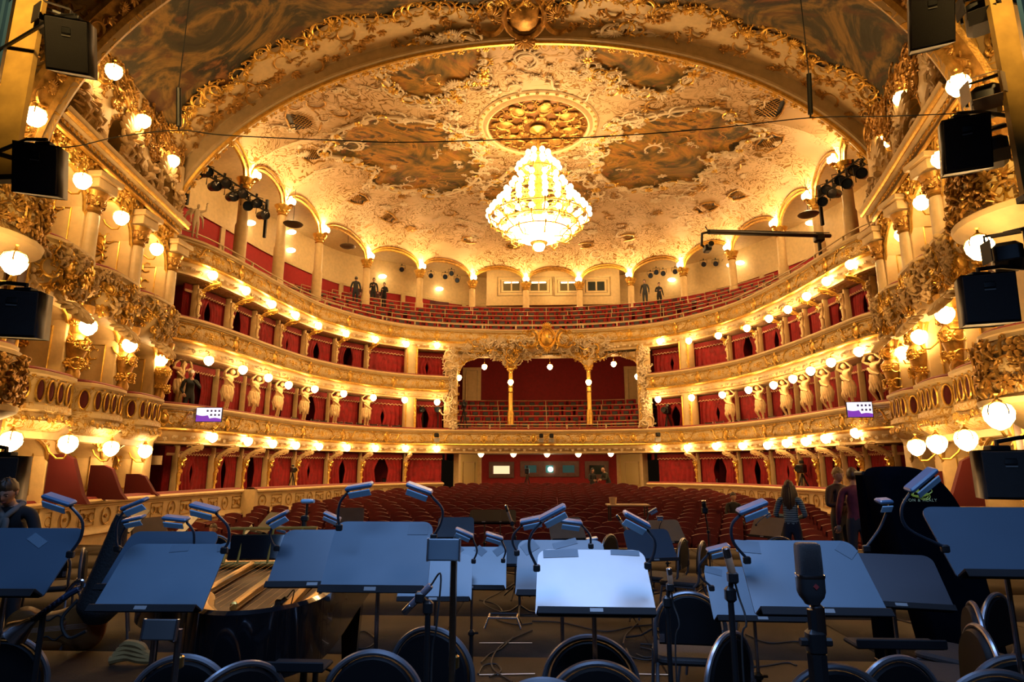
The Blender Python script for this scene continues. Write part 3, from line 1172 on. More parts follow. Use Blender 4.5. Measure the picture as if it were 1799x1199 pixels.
def ceil_z(x, y):
    d = np.array([x, y]) - CC
    a = atan2(d[1], d[0])
    dist = np.linalg.norm(d)
    da = np.abs((EA - a + pi) % (2 * pi) - pi)
    i = int(np.argmin(da))
    e = EDGE[i]
    q = min(1.0, dist / np.linalg.norm(e[:2] - CC))
    g = 0 if q < .5 else (q - .5) / .5
    return ZC - (ZC - e[2]) * (1 - sqrt(max(0, 1 - g ** 2.2)))


def on_ceil(px, py):
    z = ZC
    for _ in range(6):
        p = atz(px, py, z)
        z = ceil_z(p[0], p[1])
    return np.array([p[0], p[1], z])


def ceil_frame(x, y):
    e = .05
    gx = (ceil_z(x + e, y) - ceil_z(x - e, y)) / (2 * e)
    gy = (ceil_z(x, y + e) - ceil_z(x, y - e)) / (2 * e)
    n = np.array([gx, gy, -1.0])
    n /= np.linalg.norm(n)
    rad = np.array([x - CC[0], y - CC[1], 0])
    rad = rad / (np.linalg.norm(rad) + 1e-9)
    V = rad - n * rad.dot(n)
    V /= np.linalg.norm(V)
    U = np.cross(V, n)
    return U, V, n


# lunette rims above the gallery columns
for i in range(nb):
    b = MB()
    for w, r in ((0.0, .09), (.16, .05)):
        P = []
        for k in range(17):
            f = k / 16
            p = CP[i] * (1 - f) + CP[i + 1] * f
            v = (p - CC) / np.linalg.norm(p - CC)
            P.append((p[0] - v[0] * w, p[1] - v[1] * w, ZCAP + (1.0 + w * .4) * sqrt(max(0, 1 - (2 * f - 1) ** 2)) ** .9 - .03 + w * .2))
        b.tube(P, r, 6)
    o = struct('trim_lunette', b, M_GOLDDK if i % 2 else M_GOLD, '%s moulded arch rim from the left, over the gallery columns' % nth(i + 1))
# wall over the arch rims, closing to the passage ceiling
b = MB()
b.grid([[(e[0], e[1], e[2]), (e[0], e[1], 14.5)] for e in EDGE[:nb * 14 + 1]])
struct('wall_lunette', b, M_CREAM, 'cream wall above the gallery arches')

# paintings on the ceiling, each with its wavy outline and stucco frame
def painting(name, label, rin, rout, a0, a1, seed, mat):
    rr = random.Random(seed)
    ph = [rr.uniform(0, 6) for _ in range(6)]
    na, nr = 60, 12
    Gp, frame = [], [[], []]
    for i in range(na + 1):
        f = i / na
        end = min(1.0, 5.5 * min(f, 1 - f) + .02) ** .5
        mid = (rin + rout) / 2
        hi = mid + (rout - mid) * end * (1 + .16 * sin(f * 17 + ph[0]) + .09 * sin(f * 41 + ph[1]))
        lo = mid - (mid - rin) * end * (1 + .16 * sin(f * 13 + ph[2]) + .09 * sin(f * 37 + ph[3]))
        a = a0 + (a1 - a0) * f
        row = []
        for k in range(nr + 1):
            r = lo + (hi - lo) * k / nr
            x, y = CC[0] + r * cos(a), CC[1] + r * sin(a)
            row.append((x, y, ceil_z(x, y) - .035))
        Gp.append(row)
        frame[0].append(row[0])
        frame[1].append(row[-1])
    t = thing(name, label, 'painting', tuple(Gp[na // 2][nr // 2]))
    b = MB()
    b.grid(Gp)
    b.build('picture', mat, t, True)
    b = MB()
    loop = frame[0] + frame[1][::-1]
    b.tube([np.array(p) + [0, 0, -.03] for p in loop], .085, 6, closed=True)
    b.build('frame', M_WHITE, t, True)
    b = MB()
    for q in range(0, len(loop), 2):
        p = loop[q]
        U, V, W = ceil_frame(p[0], p[1])
        stampR(b, rr.choice([P_C, P_S, P_SHELL, P_LEAF, P_C]), np.array(p) - [0, 0, .03], U, V, W, rr.uniform(.38, .75), rr.uniform(0, 6.3), rr.choice([-1, 1]), 1.0)
    stuff('scrollwork', b, M_WHITE, t)
    b = MB()
    for q in range(1, len(loop), 4):
        p = loop[q]
        U, V, W = ceil_frame(p[0], p[1])
        stampR(b, rr.choice([P_LEAF, P_FLOWER, P_C]), np.array(p) - [0, 0, .05], U, V, W, rr.uniform(.35, .55), rr.uniform(0, 6.3), 1, 1.3)
    stuff('gilt_scrollwork', b, M_GOLD, t)
    return t


painting('ceiling_fresco', 'large dark painting on the ceiling left of the gold medallion', 3.0, 8.5, radians(124), radians(190), 3, M_PAINTL)
painting('ceiling_fresco', 'large dark painting on the ceiling right of the gold medallion', 3.0, 8.5, radians(56), radians(-10), 4, M_PAINTL)
painting('ceiling_fresco', 'small painting in front of the gold medallion, left of its middle', 3.9, 6.4, radians(205), radians(250), 5, M_PAINTL)
painting('ceiling_fresco', 'small painting in front of the gold medallion, right of its middle', 3.9, 6.4, radians(335), radians(290), 6, M_PAINTL)
painting('ceiling_fresco', 'painting on the ceiling behind the chandelier', 3.7, 8.2, radians(64), radians(116), 7, M_PAINTL)

# stucco all over the ceiling
rr = random.Random(14)
b, b2 = MB(), MB()
for k in range(620):
    r, a = sqrt(rr.uniform(2.6 ** 2, 14.5 ** 2)), rr.uniform(0, 2 * pi)
    x, y = CC[0] + r * cos(a), CC[1] + r * sin(a)
    if y < 17.6 or (r > 10.8 and rr.random() < .6):
        continue
    e = EDGE[int(np.argmin(np.abs((EA - a + pi) % (2 * pi) - pi)))]
    if r > np.linalg.norm(e[:2] - CC) - .8:
        continue
    U, V, W = ceil_frame(x, y)
    near = r < 4.0
    stampR(b if (near or rr.random() < .62) else b2, rr.choice([P_C, P_S, P_S, P_C, P_SHELL, P_LEAF, P_FLOWER]), (x, y, ceil_z(x, y) - .01), U, V, W,
           rr.uniform(.4, .8), rr.uniform(0, 6.3), rr.choice([-1, 1]), 1.0 if near else .6)
stuff('stucco_relief', b, M_WHITE, ceil)
stuff('gilt_relief', b2, M_GOLDDK, ceil)
# medallion
t = thing('ceiling_medallion', 'round gilded medallion ringed in cream at the middle of the ceiling', 'medallion', (CC[0], CC[1], ZC))
b = MB()
b.lathe([(0, -.02), (1.0, -.03), (1.95, -.05), (1.98, -.02)], n=48)
b.build('disc', plain('amber_gilding', (.22, .085, .012), .5, metal=.3, vary=.3), t)
b = MB()
b.lathe([(1.98, 0), (1.98, -.12), (2.05, -.16), (2.12, -.12), (2.18, -.06), (2.35, -.07), (2.42, -.02)], n=64)
b.build('ring', M_CREAM, t)
b = MB()
for q in range(8):
    a = q * pi / 4 + .2
    U, V, W = np.array([-sin(a), cos(a), 0]), np.array([cos(a), sin(a), 0]), np.array([0, 0, -1.0])
    stampR(b, P_CART, V * 1.35 + W * .05, U, V, W, .75)
    stampR(b, P_SHELL, V * .62 + W * .05, U, V, W, .6)
    for sg in (-1, 1):
        stampR(b, P_S, V * 1.7 + U * sg * .42 + W * .05, U, V, W, .5, sg, sg)
stuff('relief', b, M_GOLDDK, t, False)
b = MB()
for q in range(40):
    a = q * pi / 20
    stampR(b, P_LEAF, (2.27 * cos(a), 2.27 * sin(a), -.07), (-sin(a), cos(a), 0), (cos(a), sin(a), 0), (0, 0, -1), .24)
stuff('leaf_border', b, M_GOLDDK, t, False)

# latticed vents
GRX = [(533, 210, .95), (547, 268, .7), (625, 347, .65), (678, 380, .55), (827, 422, .5), (903, 433, .45), (1028, 432, .45), (1100, 418, .5), (1241, 372, .6), (1300, 340, .6), (1348, 187, .95), (1352, 250, .7), (690, 103, .7), (1162, 87, .7)]
for k, (px, py, w) in enumerate(GRX):
    p = on_ceil(px, py)
    U, V, W = ceil_frame(p[0], p[1])
    t = thing('ceiling_grille', '%s dark latticed vent from the left among the ceiling vents' % nth(1 + sorted(g[0] for g in GRX).index(px)), 'vent', p)
    h = w * .62
    out = [(w * c, h * s_) for c, s_ in ((1, .55), (.72, .75), (.35, 1), (-.35, 1), (-.72, .75), (-1, .55), (-.85, 0), (-1, -.55), (-.72, -.75), (-.35, -1), (.35, -1), (.72, -.75), (1, -.55), (.85, 0))]
    b = MB()
    n0 = np.array([U * x + V * y + W * .012 for x, y in out])
    b.add(n0, np.arange(len(out))[None])
    b.build('backing', M_BLACK, t)
    b = MB()
    b.tube([U * x * 1.03 + V * y * 1.03 + W * .03 for x, y in out], .05, 5, closed=True)
    b.build('frame', M_GOLDDK, t)
    b = MB()
    for q in range(-5, 6):
        for sg in (-1, 1):
            c0 = q * w / 5.5
            P = [U * (c0 + sg * d) * .9 + V * d * .9 + W * .025 for d in (-h * .75, h * .75) if abs(c0 + sg * d) < w * 1.05]
            if len(P) == 2:
                b.tube(P, .013, 4)
    if b.n:
        stuff('lattice', b, M_GOLDDK, t, False)

# gallery columns with flame lamps, left to right
for i in range(1, len(CP) - 1):
    p = CP[i]
    zf = 11.2
    v = (p - CC) / np.linalg.norm(p - CC)
    t = thing('gallery_column', 'cream gallery column with gilt capital, %s from the left' % nth(i), 'column', (p[0], p[1], zf - 1.2))
    b = MB()
    b.lathe([(.24, -1.7), (.24, .9), (.20, 1.0), (.19, 2.35), (.17, 2.4)], n=12)
    b.build('shaft', M_CREAM, t)
    b = MB()
    b.lathe([(.17, 2.4), (.22, 2.44), (.18, 2.5), (.22, 2.62), (.34, 2.78), (.36, 2.85), (0, 2.86)], n=12)
    for q in range(8):
        a = q * pi / 4
        stampR(b, P_LEAF, (.2 * cos(a), .2 * sin(a), 2.58), (-sin(a), cos(a), 0), (0, 0, 1), (cos(a), sin(a), 0), .34)
    b.build('capital', M_GOLD, t)
    f = thing('flame_lamp', 'cluster of flame bulbs on the capital of the %s gallery column from the left' % nth(i), 'lamp', (p[0] - v[0] * .42, p[1] - v[1] * .42, ZCAP + .02), 0, 'flame lamps on the gallery columns')
    b = MB()
    b.tube([(v[0] * .3, v[1] * .3, -.15), (0, 0, -.12), (0, 0, .0)], .03, 6)
    b.lathe([(0, -.02), (.12, 0), (.14, .05), (0, .06)], n=8)
    b.build('bracket', M_GOLD, f)
    for q in range(4):
        a = q * 1.57
        bb = MB()
        bb.ell((.11 * cos(a), .11 * sin(a), .18 + .10 * (q % 2)), (.08, .08, .13), 8, 5)
        bb.build('bulb', M_FLARE, f)

# ------------------------------------------------------------------ vault between the two arches and their mouldings
angs = np.linspace(radians(2), radians(178), 91)
b = MB()
rows = np.linspace(0, 1, 14)
G = []
for a in angs:
    x0, z0 = arcpt(ARV, a)
    x1, z1 = arcpt(ARC, a, .5)
    G.append([(x0 + (x1 - x0) * f, YN + (YAR - YN) * f, z0 + (z1 - z0) * f + .35 * sin(f * pi)) for f in rows])
G = np.array(G)
b.grid(G)
vault = struct('ceiling_vault', b, M_PAINTV, 'dark painted vault between the stage and the auditorium arch')


def vault_pt(a, f, off=0.0):
    x0, z0 = arcpt(ARV, a)
    x1, z1 = arcpt(ARC, a, .5)
    p = np.array([x0 + (x1 - x0) * f, YN + (YAR - YN) * f, z0 + (z1 - z0) * f + .35 * sin(f * pi)])
    n = np.array([ARC[0] - p[0], -1.5, -(p[2] - ARC[1])])
    n /= np.linalg.norm(n)
    return p + n * off, n


def vault_frame(a, f, off=.02):
    p, n = vault_pt(a, f, off)
    T = vault_pt(a + .02, f)[0] - vault_pt(a - .02, f)[0]
    T /= np.linalg.norm(T)
    V = np.cross(n, T)
    return p, T, V / np.linalg.norm(V), n


# scalloped cream border along the inner rim of the vault painting
b = MB()
Gb = []
for a in np.linspace(radians(6), radians(174), 160):
    k = a * 13
    w = .20 + .055 * abs(sin(k)) + .03 * sin(k * .5 + 1) + .03 * (abs(a - pi / 2) < .1)
    side = abs(a - pi / 2) / (pi / 2)
    w += .10 * max(0, side - .55)
    Gb.append([vault_pt(a, 1 - w * q, .04 + .02 * sin(q * pi))[0] for q in (0, .33, .66, 1)])
b.grid(Gb)
b.build('scalloped_border', M_CREAM, vault)
b, b2 = MB(), MB()
rr = random.Random(31)
for a in np.linspace(radians(8), radians(172), 150):
    k = a * 13
    w = .20 + .055 * abs(sin(k)) + .03 * sin(k * .5 + 1)
    p, T, V, n = vault_frame(a, 1 - w, .06)
    stampR(b, rr.choice([P_C, P_C, P_S, P_SHELL]), p, T, V, n, rr.uniform(.3, .55), rr.choice([0, 1.57, -1.57, 3.1]), rr.choice([-1, 1]))
    p, T, V, n = vault_frame(a + .01, 1 - w * rr.uniform(.15, .8), .06)
    stampR(b2, rr.choice([P_C, P_S, P_LEAF, P_FLOWER]), p, T, V, n, rr.uniform(.3, .6), rr.uniform(0, 6), 1)
p, T, V, n = vault_frame(pi / 2 + .01, .86, .1)
stampR(b2, P_CART, p, T, V, n, 1.7, 0, 1, 1.4)
for sg in (-1, 1):
    p, T, V, n = vault_frame(pi / 2 + .01 + sg * .09, .86, .1)
    stampR(b2, P_SHELL, p, T, V, n, 1.0, sg * .8, 1, 1.3)
stuff('gilt_border_relief', b, M_GOLD, vault, False)
stuff('border_relief', b2, M_GOLDDK, vault, False)
# arch moulding band
b, b2 = MB(), MB()
G, G2, G3 = [], [], []
for a in np.linspace(radians(-4), radians(184), 120):
    def pt(g, y):
        x, z = arcpt(ARC, a, g)
        return (x, y, z)
    G.append([pt(.62, 17.16), pt(.54, 17.02), pt(.46, 17.0), pt(.42, 17.06), pt(.08, 17.10), pt(.04, 17.04), pt(-.02, 17.06), pt(-.03, 17.15)])
    G2.append([pt(-.02, 17.15), pt(-.10, 17.18), pt(-.10, 17.26), pt(-.02, 17.30)])
    G3.append([pt(-.02, 17.30), pt(.02, 17.42), pt(.16, 17.62), pt(.30, 17.7), pt(1.6, 17.75)])
b.grid(G)
arch = struct('trim_arch', b, M_CREAMDK, 'great cream arch moulding framing the auditorium ceiling')
b2.grid(G2)
b2.build('gilt_edge', M_GOLD, arch)
b3 = MB()
b3.grid(G3)
b3.build('inner_moulding', M_CREAM, arch)
b = MB()
for a in np.linspace(radians(4), radians(176), 42):
    x, z = arcpt(ARC, a, .03)
    T = np.array([sin(a) * ARC[2], 0, cos(a) * ARC[3]])
    T /= np.linalg.norm(T)
    n = np.array([ARC[0] - x, 0, -(z - ARC[1]) * 1.6])
    n /= np.linalg.norm(n)
    stampR(b, P_FLOWER, (x, 17.5, z), T, (0, 1, 0), n, .3)
    for sg in (-1, 1):
        stampR(b, P_LEAF, np.array([x, 17.5, z]) + T * sg * .22, T, (0, 1, 0), n, .25, -sg * 1.57)
stuff('rosettes', b, M_GOLD, arch, False)
# narrower arch near the stage: stepped mouldings
b, b2 = MB(), MB()
G, G2 = [], []
for a in np.linspace(radians(0), radians(180), 100):
    def pt(g, y):
        x, z = arcpt(ARN, a, g)
        return (x, y, z)
    G.append([pt(1.8, 9.4), pt(.25, 9.4), pt(.12, 9.5), pt(.12, 9.62), pt(-.02, 9.7), pt(-.05, 9.9), pt(.02, 10.0)])
    G2.append([pt(.20, 9.36), pt(.12, 9.40), pt(.06, 9.62), pt(-.05, 9.64), pt(-.10, 9.72)])
b.grid(G)
arch2 = struct('trim_stage_arch', b, M_ARCHDK, 'stepped arch moulding nearest the stage')
b2.grid(G2)
b2.build('gilt_edge', M_GOLDDK, arch2)
b = MB()
for a in np.linspace(radians(10), radians(170), 60):
    x, z = arcpt(ARN, a, .7)
    stampR(b, rr.choice([P_C, P_S, P_LEAF, P_FLOWER]), (x, 9.38, z), (sin(a), 0, cos(a)), (-cos(a), 0, sin(a)), (0, -1, 0), .7, rr.uniform(-.6, .6), rr.choice([-1, 1]))
for a in np.linspace(radians(6), radians(174), 70):
    x, z = arcpt(ARN, a, .02)
    n = np.array([cos(a), 0, -sin(a)])
    stampR(b, rr.choice([P_C, P_S, P_LEAF, P_FLOWER, P_SHELL]), (x, 9.51, z), (sin(a), 0, cos(a)), (0, 1, 0), n, .34, rr.uniform(-1, 1), rr.choice([-1, 1]), 1.2)
stuff('relief', b, M_GOLDDK, arch2, False)

M_FROST = emis('frosted_lamp', (1.0, .78, .45), 9)
# wash lamps on the rear wall of the gallery
for k, (px_, py_) in enumerate(((512, 408), (440, 392), (672, 486), (772, 508), (1180, 492), (1284, 466), (1424, 392), (511, 440), (1300, 462))):
    p = at(px_, py_, 33.0)
    d = np.array(p[:2]) - CC
    rad = np.interp(atan2(d[1], d[0]), np.unwrap(np.arctan2(RV[:, 1], RV[:, 0]))[::-1], np.linalg.norm(outer - CC, axis=1)[::-1])
    for _ in range(12):                                  # slide along the pixel's ray to the rear wall
        d = np.array(p[:2]) - CC
        i = int(np.argmin(np.linalg.norm(RVn - d / np.linalg.norm(d), axis=1)))
        e = np.linalg.norm(outer[i] - CC) - .25 - np.linalg.norm(d)
        p = at(px_, py_, p[1] + .6 * e * (1 if d[1] > 6 else (.7 if p[1] > 22 else .5)))
    t = thing('gallery_wall_lamp', '%s frosted wall lamp from the left on the rear wall of the gallery' % nth(1 + sorted((512, 440, 672, 772, 1180, 1284, 1424, 511, 1300)).index(px_)), 'lamp', p, 0, 'wall lamps of the gallery')
    b = MB()
    b.ell((0, 0, 0), (.26, .16, .13), 12, 6)
    b.build('globe', M_FROST, t)
    b = MB()
    v = RVn[i]
    b.tube([(0, 0, .08), (v[0] * .22, v[1] * .22, .1)], .04, 6)
    b.build('bracket', M_GOLD, t)
# ------------------------------------------------------------------ people (one skinned body each)
def skin_body(J, bones, name, root='pelvis', sub=2):
    keys = list(J)
    me = bpy.data.meshes.new(name)
    me.from_pydata([tuple(J[k][0]) for k in keys], [(keys.index(a), keys.index(c)) for a, c in bones], [])
    o = bpy.data.objects.new(name, me)
    COL.objects.link(o)
    m = o.modifiers.new('skin', 'SKIN')
    m.use_smooth_shade = True
    for i, k in enumerate(keys):
        r = J[k][1]
        sv = me.skin_vertices[0].data[i]
        sv.radius = r if isinstance(r, tuple) else (r, r)
        sv.use_root = (k == root)
    s = o.modifiers.new('subsurf', 'SUBSURF')
    s.levels = s.render_levels = sub
    dg = bpy.context.evaluated_depsgraph_get()
    out = bpy.data.meshes.new_from_object(o.evaluated_get(dg))
    V = np.empty(len(out.vertices) * 3)
    out.vertices.foreach_get('co', V)
    F = [np.array([list(p.vertices)]) for p in out.polygons]
    bpy.data.objects.remove(o)
    return V.reshape(-1, 3), F


def head_arrays(face=True):
    nu, nv = 28, 20
    ph = np.linspace(-pi / 2, pi / 2, nv)
    th = np.arange(nu) * 2 * pi / nu - pi / 2          # th = -pi/2 looks towards -y
    P, T = np.meshgrid(ph, th, indexing='ij')
    x, y, z = np.cos(P) * np.cos(T), np.cos(P) * np.sin(T), np.sin(P)
    X, Y, Z = x * .076, y * .097, z * .118
    low = np.clip(-z, 0, 1)
    X *= 1 - .32 * low
    Y = np.where(y < 0, Y * (1 - .05 * low), Y * (1 - .35 * low))
    front = np.clip(-y, 0, 1) ** 2
    if face:
        def g(cx, cz, sx, sz):
            return np.exp(-((X - cx) / sx) ** 2 - ((Z - cz) / sz) ** 2) * (y < 0)
        Y -= .026 * g(0, -.022, .013, .026) + .008 * g(0, .02, .05, .012) + .008 * g(0, -.072, .026, .010) + .010 * g(0, -.105, .03, .018)
        Y += .012 * (g(.032, .0, .017, .013) + g(-.032, .0, .017, .013))
    return np.stack([X, Y, Z], -1)


def hand(b, w, d, s=1.0, side=1, curl=.5):
    """palm with four curled fingers and a thumb at its side; w wrist, d direction of the hand"""
    R = align(d, (0, -1, .1))
    R = np.stack([R[:, 0] * side, R[:, 1] * side, R[:, 2]], 1)
    w = np.asarray(w, float)
    b.ell(w + R @ np.array([0, 0, .045 * s]), (.040 * s, .016 * s, .052 * s), 8, 6, R)
    for i, (x, L) in enumerate(((-.030, .062), (-.010, .074), (.010, .070), (.029, .055))):
        p0 = np.array([x, 0, .080])
        p1 = p0 + np.array([x * .1, -.01 * curl, L * .5])
        p2 = p1 + np.array([0, -.035 * curl, L * .38])
        p3 = p2 + np.array([0, -.03 * curl, L * .12])
        b.tube([w + R @ (q * s) for q in (p0, p1, p2, p3)], [.0095 * s, .009 * s, .008 * s, .006 * s], 6)
    b.tube([w + R @ (np.array(q) * s) for q in ((-.030, 0, .030), (-.055, -.012, .058), (-.056, -.024, .088))], [.012 * s, .010 * s, .008 * s], 6)


M_EYE = plain('eye_white', (.6, .56, .5), .25)
M_LIPS = plain('lips', (.30, .10, .08), .45)


def person(name, label, loc, rz, pose, top, legs, hair='short', hairc=(.05, .025, .012), skin=None, shoe=None, height=1.76, cat='person', stone=None, group=None, look=0.0, nod=0.0, detail=False):
    """pose: dict overriding joints (local frame, facing -y, feet at z = 0, body 1.76 m tall)"""
    J = dict(pelvis=((0, 0, .95), (.135, .105)), belly=((0, 0, 1.10), (.125, .10)), chest=((0, -.01, 1.28), (.15, .11)), collar=((0, .0, 1.43), (.10, .075)),
             neck=((0, -.01, 1.50), .052), skull=((0, -.02, 1.58), .06),
             shl=((-.17, 0, 1.41), .065), ell=((-.25, .02, 1.14), .048), wrl=((-.26, -.06, .89), .034),
             shr=((.17, 0, 1.41), .065), elr=((.25, .02, 1.14), .048), wrr=((.26, -.06, .89), .034),
             hil=((-.09, 0, .88), .095), knl=((-.10, -.02, .50), .062), anl=((-.10, .02, .10), .042), tol=((-.11, -.14, .04), .034),
             hir=((.09, 0, .88), .095), knr=((.10, -.02, .50), .062), anr=((.10, .02, .10), .042), tor=((.11, -.14, .04), .034))
    for k, v in pose.items():
        if k in J:
            J[k] = (v, J[k][1])
    bones = [('pelvis', 'belly'), ('belly', 'chest'), ('chest', 'collar'), ('collar', 'neck'), ('neck', 'skull'), ('collar', 'shl'), ('shl', 'ell'), ('ell', 'wrl'),
             ('collar', 'shr'), ('shr', 'elr'), ('elr', 'wrr'), ('pelvis', 'hil'), ('hil', 'knl'), ('knl', 'anl'), ('anl', 'tol'), ('pelvis', 'hir'), ('hir', 'knr'), ('knr', 'anr'), ('anr', 'tor')]
    V, F = skin_body(J, bones, 'body')
    t = thing(name, label, cat, loc, rz, group)
    b = MB()
    b.v.append(V)
    b.n = len(V)
    b.f = list(F)
    nb_ = len(F)
    sk = np.array(J['skull'][0])
    hc = sk + np.array([0, -.025 + (-.02 * nod), .055])
    Rh = RZ(look) @ RX(nod)
    H = head_arrays() @ Rh.T + hc
    b.grid(H, cv=True)
    nh = sum(len(f) for f in b.f)
    for s in (-1, 1):
        b.ell(hc + Rh @ np.array([s * .076, .008, -.01]), (.012, .022, .032), 6, 5, Rh)
    for sd, e, w in ((1, 'ell', 'wrl'), (-1, 'elr', 'wrr')):
        wv, ev = np.array(J[w][0]), np.array(J[e][0])
        hand(b, wv, pose.get('h' + w[-1], (wv - ev)), 1.0, sd, .8)
    nsk = sum(len(f) for f in b.f)
    for s in (-1, 1):
        b.ell(hc + Rh @ np.array([s * .031, -.082, .001]), (.012, .008, .006), 6, 4, Rh)
    mats = [stone] if stone else [skin or M_SKIN, top, legs, shoe or M_RUBBER]
    me = b.mesh(name + '_body', mats)
    if not stone:
        idx = np.zeros(len(me.polygons), int)
        segs = [(np.array(J[a][0]), np.array(J[c][0]), m) for (a, c), m in zip(bones, [2, 1, 1, 1, 0, 1, 1, 1, 1, 1, 1, 2, 2, 2, 3, 2, 2, 2, 3])]
        segs[0] = (segs[0][0] + [0, 0, .1], segs[0][1], 1)
        for p in me.polygons[:nb_]:
            c = np.array(p.center)
            best, bm = 9, 0
            for a, e, m in segs:
                ab = e - a
                q = min(1, max(0, (c - a).dot(ab) / (ab.dot(ab) + 1e-9)))
                d = np.linalg.norm(c - a - ab * q)
                if d < best:
                    best, bm = d, m
            idx[p.index] = bm
        me.polygons.foreach_set('material_index', idx.astype(np.int32))
    o = bpy.data.objects.new('body', me)
    COL.objects.link(o)
    o.parent = t
    if detail:
        hm_ = plain('brow_' + str(len(bpy.data.materials)), tuple(c * .6 for c in hairc), .6)
        for s in (-1, 1):
            b = MB()
            b.ell(hc + Rh @ np.array([s * .031, -.081, .0]), (.013, .008, .007), 8, 6, Rh)
            e = b.build('eye', M_EYE, t)
            b = MB()
            b.ell(hc + Rh @ np.array([s * .031, -.0885, .0]), (.0055, .003, .0055), 8, 5, Rh)
            b.build('iris', M_RUBBER, e)
            b = MB()
            b.tube([hc + Rh @ np.array(q) for q in ((s * .014, -.094, .016), (s * .030, -.094, .022), (s * .047, -.084, .015))], .0042, 5)
            b.build('eyebrow', hm_, t)
        b = MB()
        b.tube([hc + Rh @ np.array(q) for q in ((-.024, -.080, -.067), (-.008, -.092, -.064), (.008, -.092, -.064), (.024, -.080, -.067))], [.003, .005, .005, .003], 6)
        b.tube([hc + Rh @ np.array(q) for q in ((-.020, -.080, -.072), (0, -.092, -.075), (.020, -.080, -.072))], [.003, .0055, .003], 6)
        b.build('mouth', M_LIPS, t)
    t.scale = (height / 1.76,) * 3
    if hair:
        hb = MB()
        nu, nv = 24, 12
        G = head_arrays(False)
        zz = (G[..., 2])
        lim = {'short': -.02, 'long': -.05, 'bald': 9}[hair]
        keep = 1.10
        ii, jj = np.meshgrid(np.arange(G.shape[0]), np.arange(G.shape[1]), indexing='ij')
        rough_ = 1 + .035 * np.sin(ii * 1.9 + jj * 1.1) + .03 * np.sin(jj * 2.3 - ii * .7)
        G2 = G * np.array([1.15, 1.14, 1.12]) * rough_[..., None] + np.array([0, .006, .008])
        rows_ = []
        for i in range(G2.shape[0]):
            for j in range(G2.shape[1]):
                y, z = G2[i, j, 1], G2[i, j, 2]
                lowlim = .050 if y < -.05 else (.05 - (y + .05) * 1.1 if y < .03 else -.05)
                k = smooth(min(1, max(0, (z - lowlim + .012) / .045)))
                G2[i, j] = G[i, j] * .95 * (1 - k) + G2[i, j] * k
        hb.grid(G2 @ Rh.T + hc, cv=True)
        if hair == 'long':
            for k in range(9):
                a = (k - 4) * .34
                hb.tube([hc + Rh @ np.array([.075 * sin(a), .085 * cos(a) - .01, .03]), hc + np.array([.105 * sin(a), .115 * cos(a), -.12]), hc + np.array([.11 * sin(a), .13 * cos(a) + .01, -.27]), hc + np.array([.085 * sin(a), .12 * cos(a), -.42])], [.035, .045, .042, .012], 7)
        hb.build('hair', plain('hair_' + name + str(len(bpy.data.materials)), hairc, .5, vary=.3, vscale=40), t)
    return t


# ------------------------------------------------------------------ globe lamps
def make_globe(name, label, r, bracket=None):
    t = thing(name, label, 'lamp', (0, 0, -50))
    b = MB()
    b.lathe([(0, -1.12), (.12, -1.10), (.55, -.88), (.92, -.35), (1.0, .1), (.86, .55), (.5, .84), (.2, .95), (0, .96)], n=14)
    b.v[0] *= r
    b.build('globe', M_GLOBE, t)
    b = MB()
    b.lathe([(.0, .86), (.34, .86), (.42, .98), (.30, 1.12), (.12, 1.25), (.10, 1.5), (.2, 1.62), (0, 1.7)], n=10)
    b.v[0] *= r
    for q in range(5):
        a = q * 2 * pi / 5
        b.tube(np.array([(.4 * cos(a), .4 * sin(a), .95), (.85 * cos(a), .85 * sin(a), .75), (1.06 * cos(a), 1.06 * sin(a), .3), (1.02 * cos(a), 1.02 * sin(a), .0)]) * r, .06 * r, 4)
    b.build('gilt_cap', M_GOLD, t)
    if bracket:
        b = MB()
        b.tube(np.array(bracket) * r, .12 * r, 5)
        b.build('bracket', M_GOLD, t)
    kids(t)
    return t


def drop(protos):
    for p in protos:
        for c in list(p.children):
            for g in list(c.children):
                bpy.data.objects.remove(g)
            bpy.data.objects.remove(c)
        bpy.data.objects.remove(p)


PG = make_globe('globe_lamp', 'x', .145, [(0, 0, 1.6), (0, .3, 1.95), (0, .9, 2.1), (0, 1.5, 2.0)])
rows = [(LG, RG, 'under the lowest balcony front', 'globe lamps under the lowest balcony'), (L1, R1, 'under the middle balcony front', 'globe lamps under the middle balcony'), (L2, R2, 'under the topmost gallery front', 'globe lamps under the gallery front')]
for lp, rp, w, g in rows:
    for pts, side in ((lp, 'left'), (rp, 'right')):
        for i, (px, py) in enumerate(pts):
            s, z = HS.hit(px, py, -.16)
            n = HS.nrm(s)
            k = (i + 1) if side == 'left' else 9 - i
            dup(PG, HS.at(s, -.16, z), atan2(n[1], n[0]) - pi / 2, '%s globe lamp from the %s end, %s' % (nth(k), side, w), g)
for i, (px, py) in enumerate(((845, 798), (902, 798), (961, 798), (1016, 798), (1073, 797))):
    s, z = HS.hit(px, py, .5)
    dup(PG, HS.at(s, .5, z), 0, '%s of the five globe lamps hanging before the red cabin wall, from the left' % nth(i + 1), 'globe lamps before the red cabin wall')
for i, (px, py, Y) in enumerate(((851, 645, 33.0), (966, 645, 33.0), (1078, 640, 33.0), (897, 672, YC - .35), (1034, 672, YC - .35), (806, 664, 31.2), (1120, 662, 31.0))):
    lab = ('hanging in the left arch of the canopy', 'hanging in the middle arch of the canopy', 'hanging in the right arch of the canopy', 'on the left gilt column', 'on the right gilt column', 'on the left jamb of the central opening', 'on the right jamb of the central opening')[i]
    o = dup(PG, at(px, py, Y), 0, 'globe lamp ' + lab, 'globe lamps of the amphitheatre')
    if i < 3:
        b = MB()
        b.tube([(0, 0, .2), (0, 0, Z3 - .95 - o.location[2])], .012, 6)
        b.build('hanging_rod', M_GOLD, o)
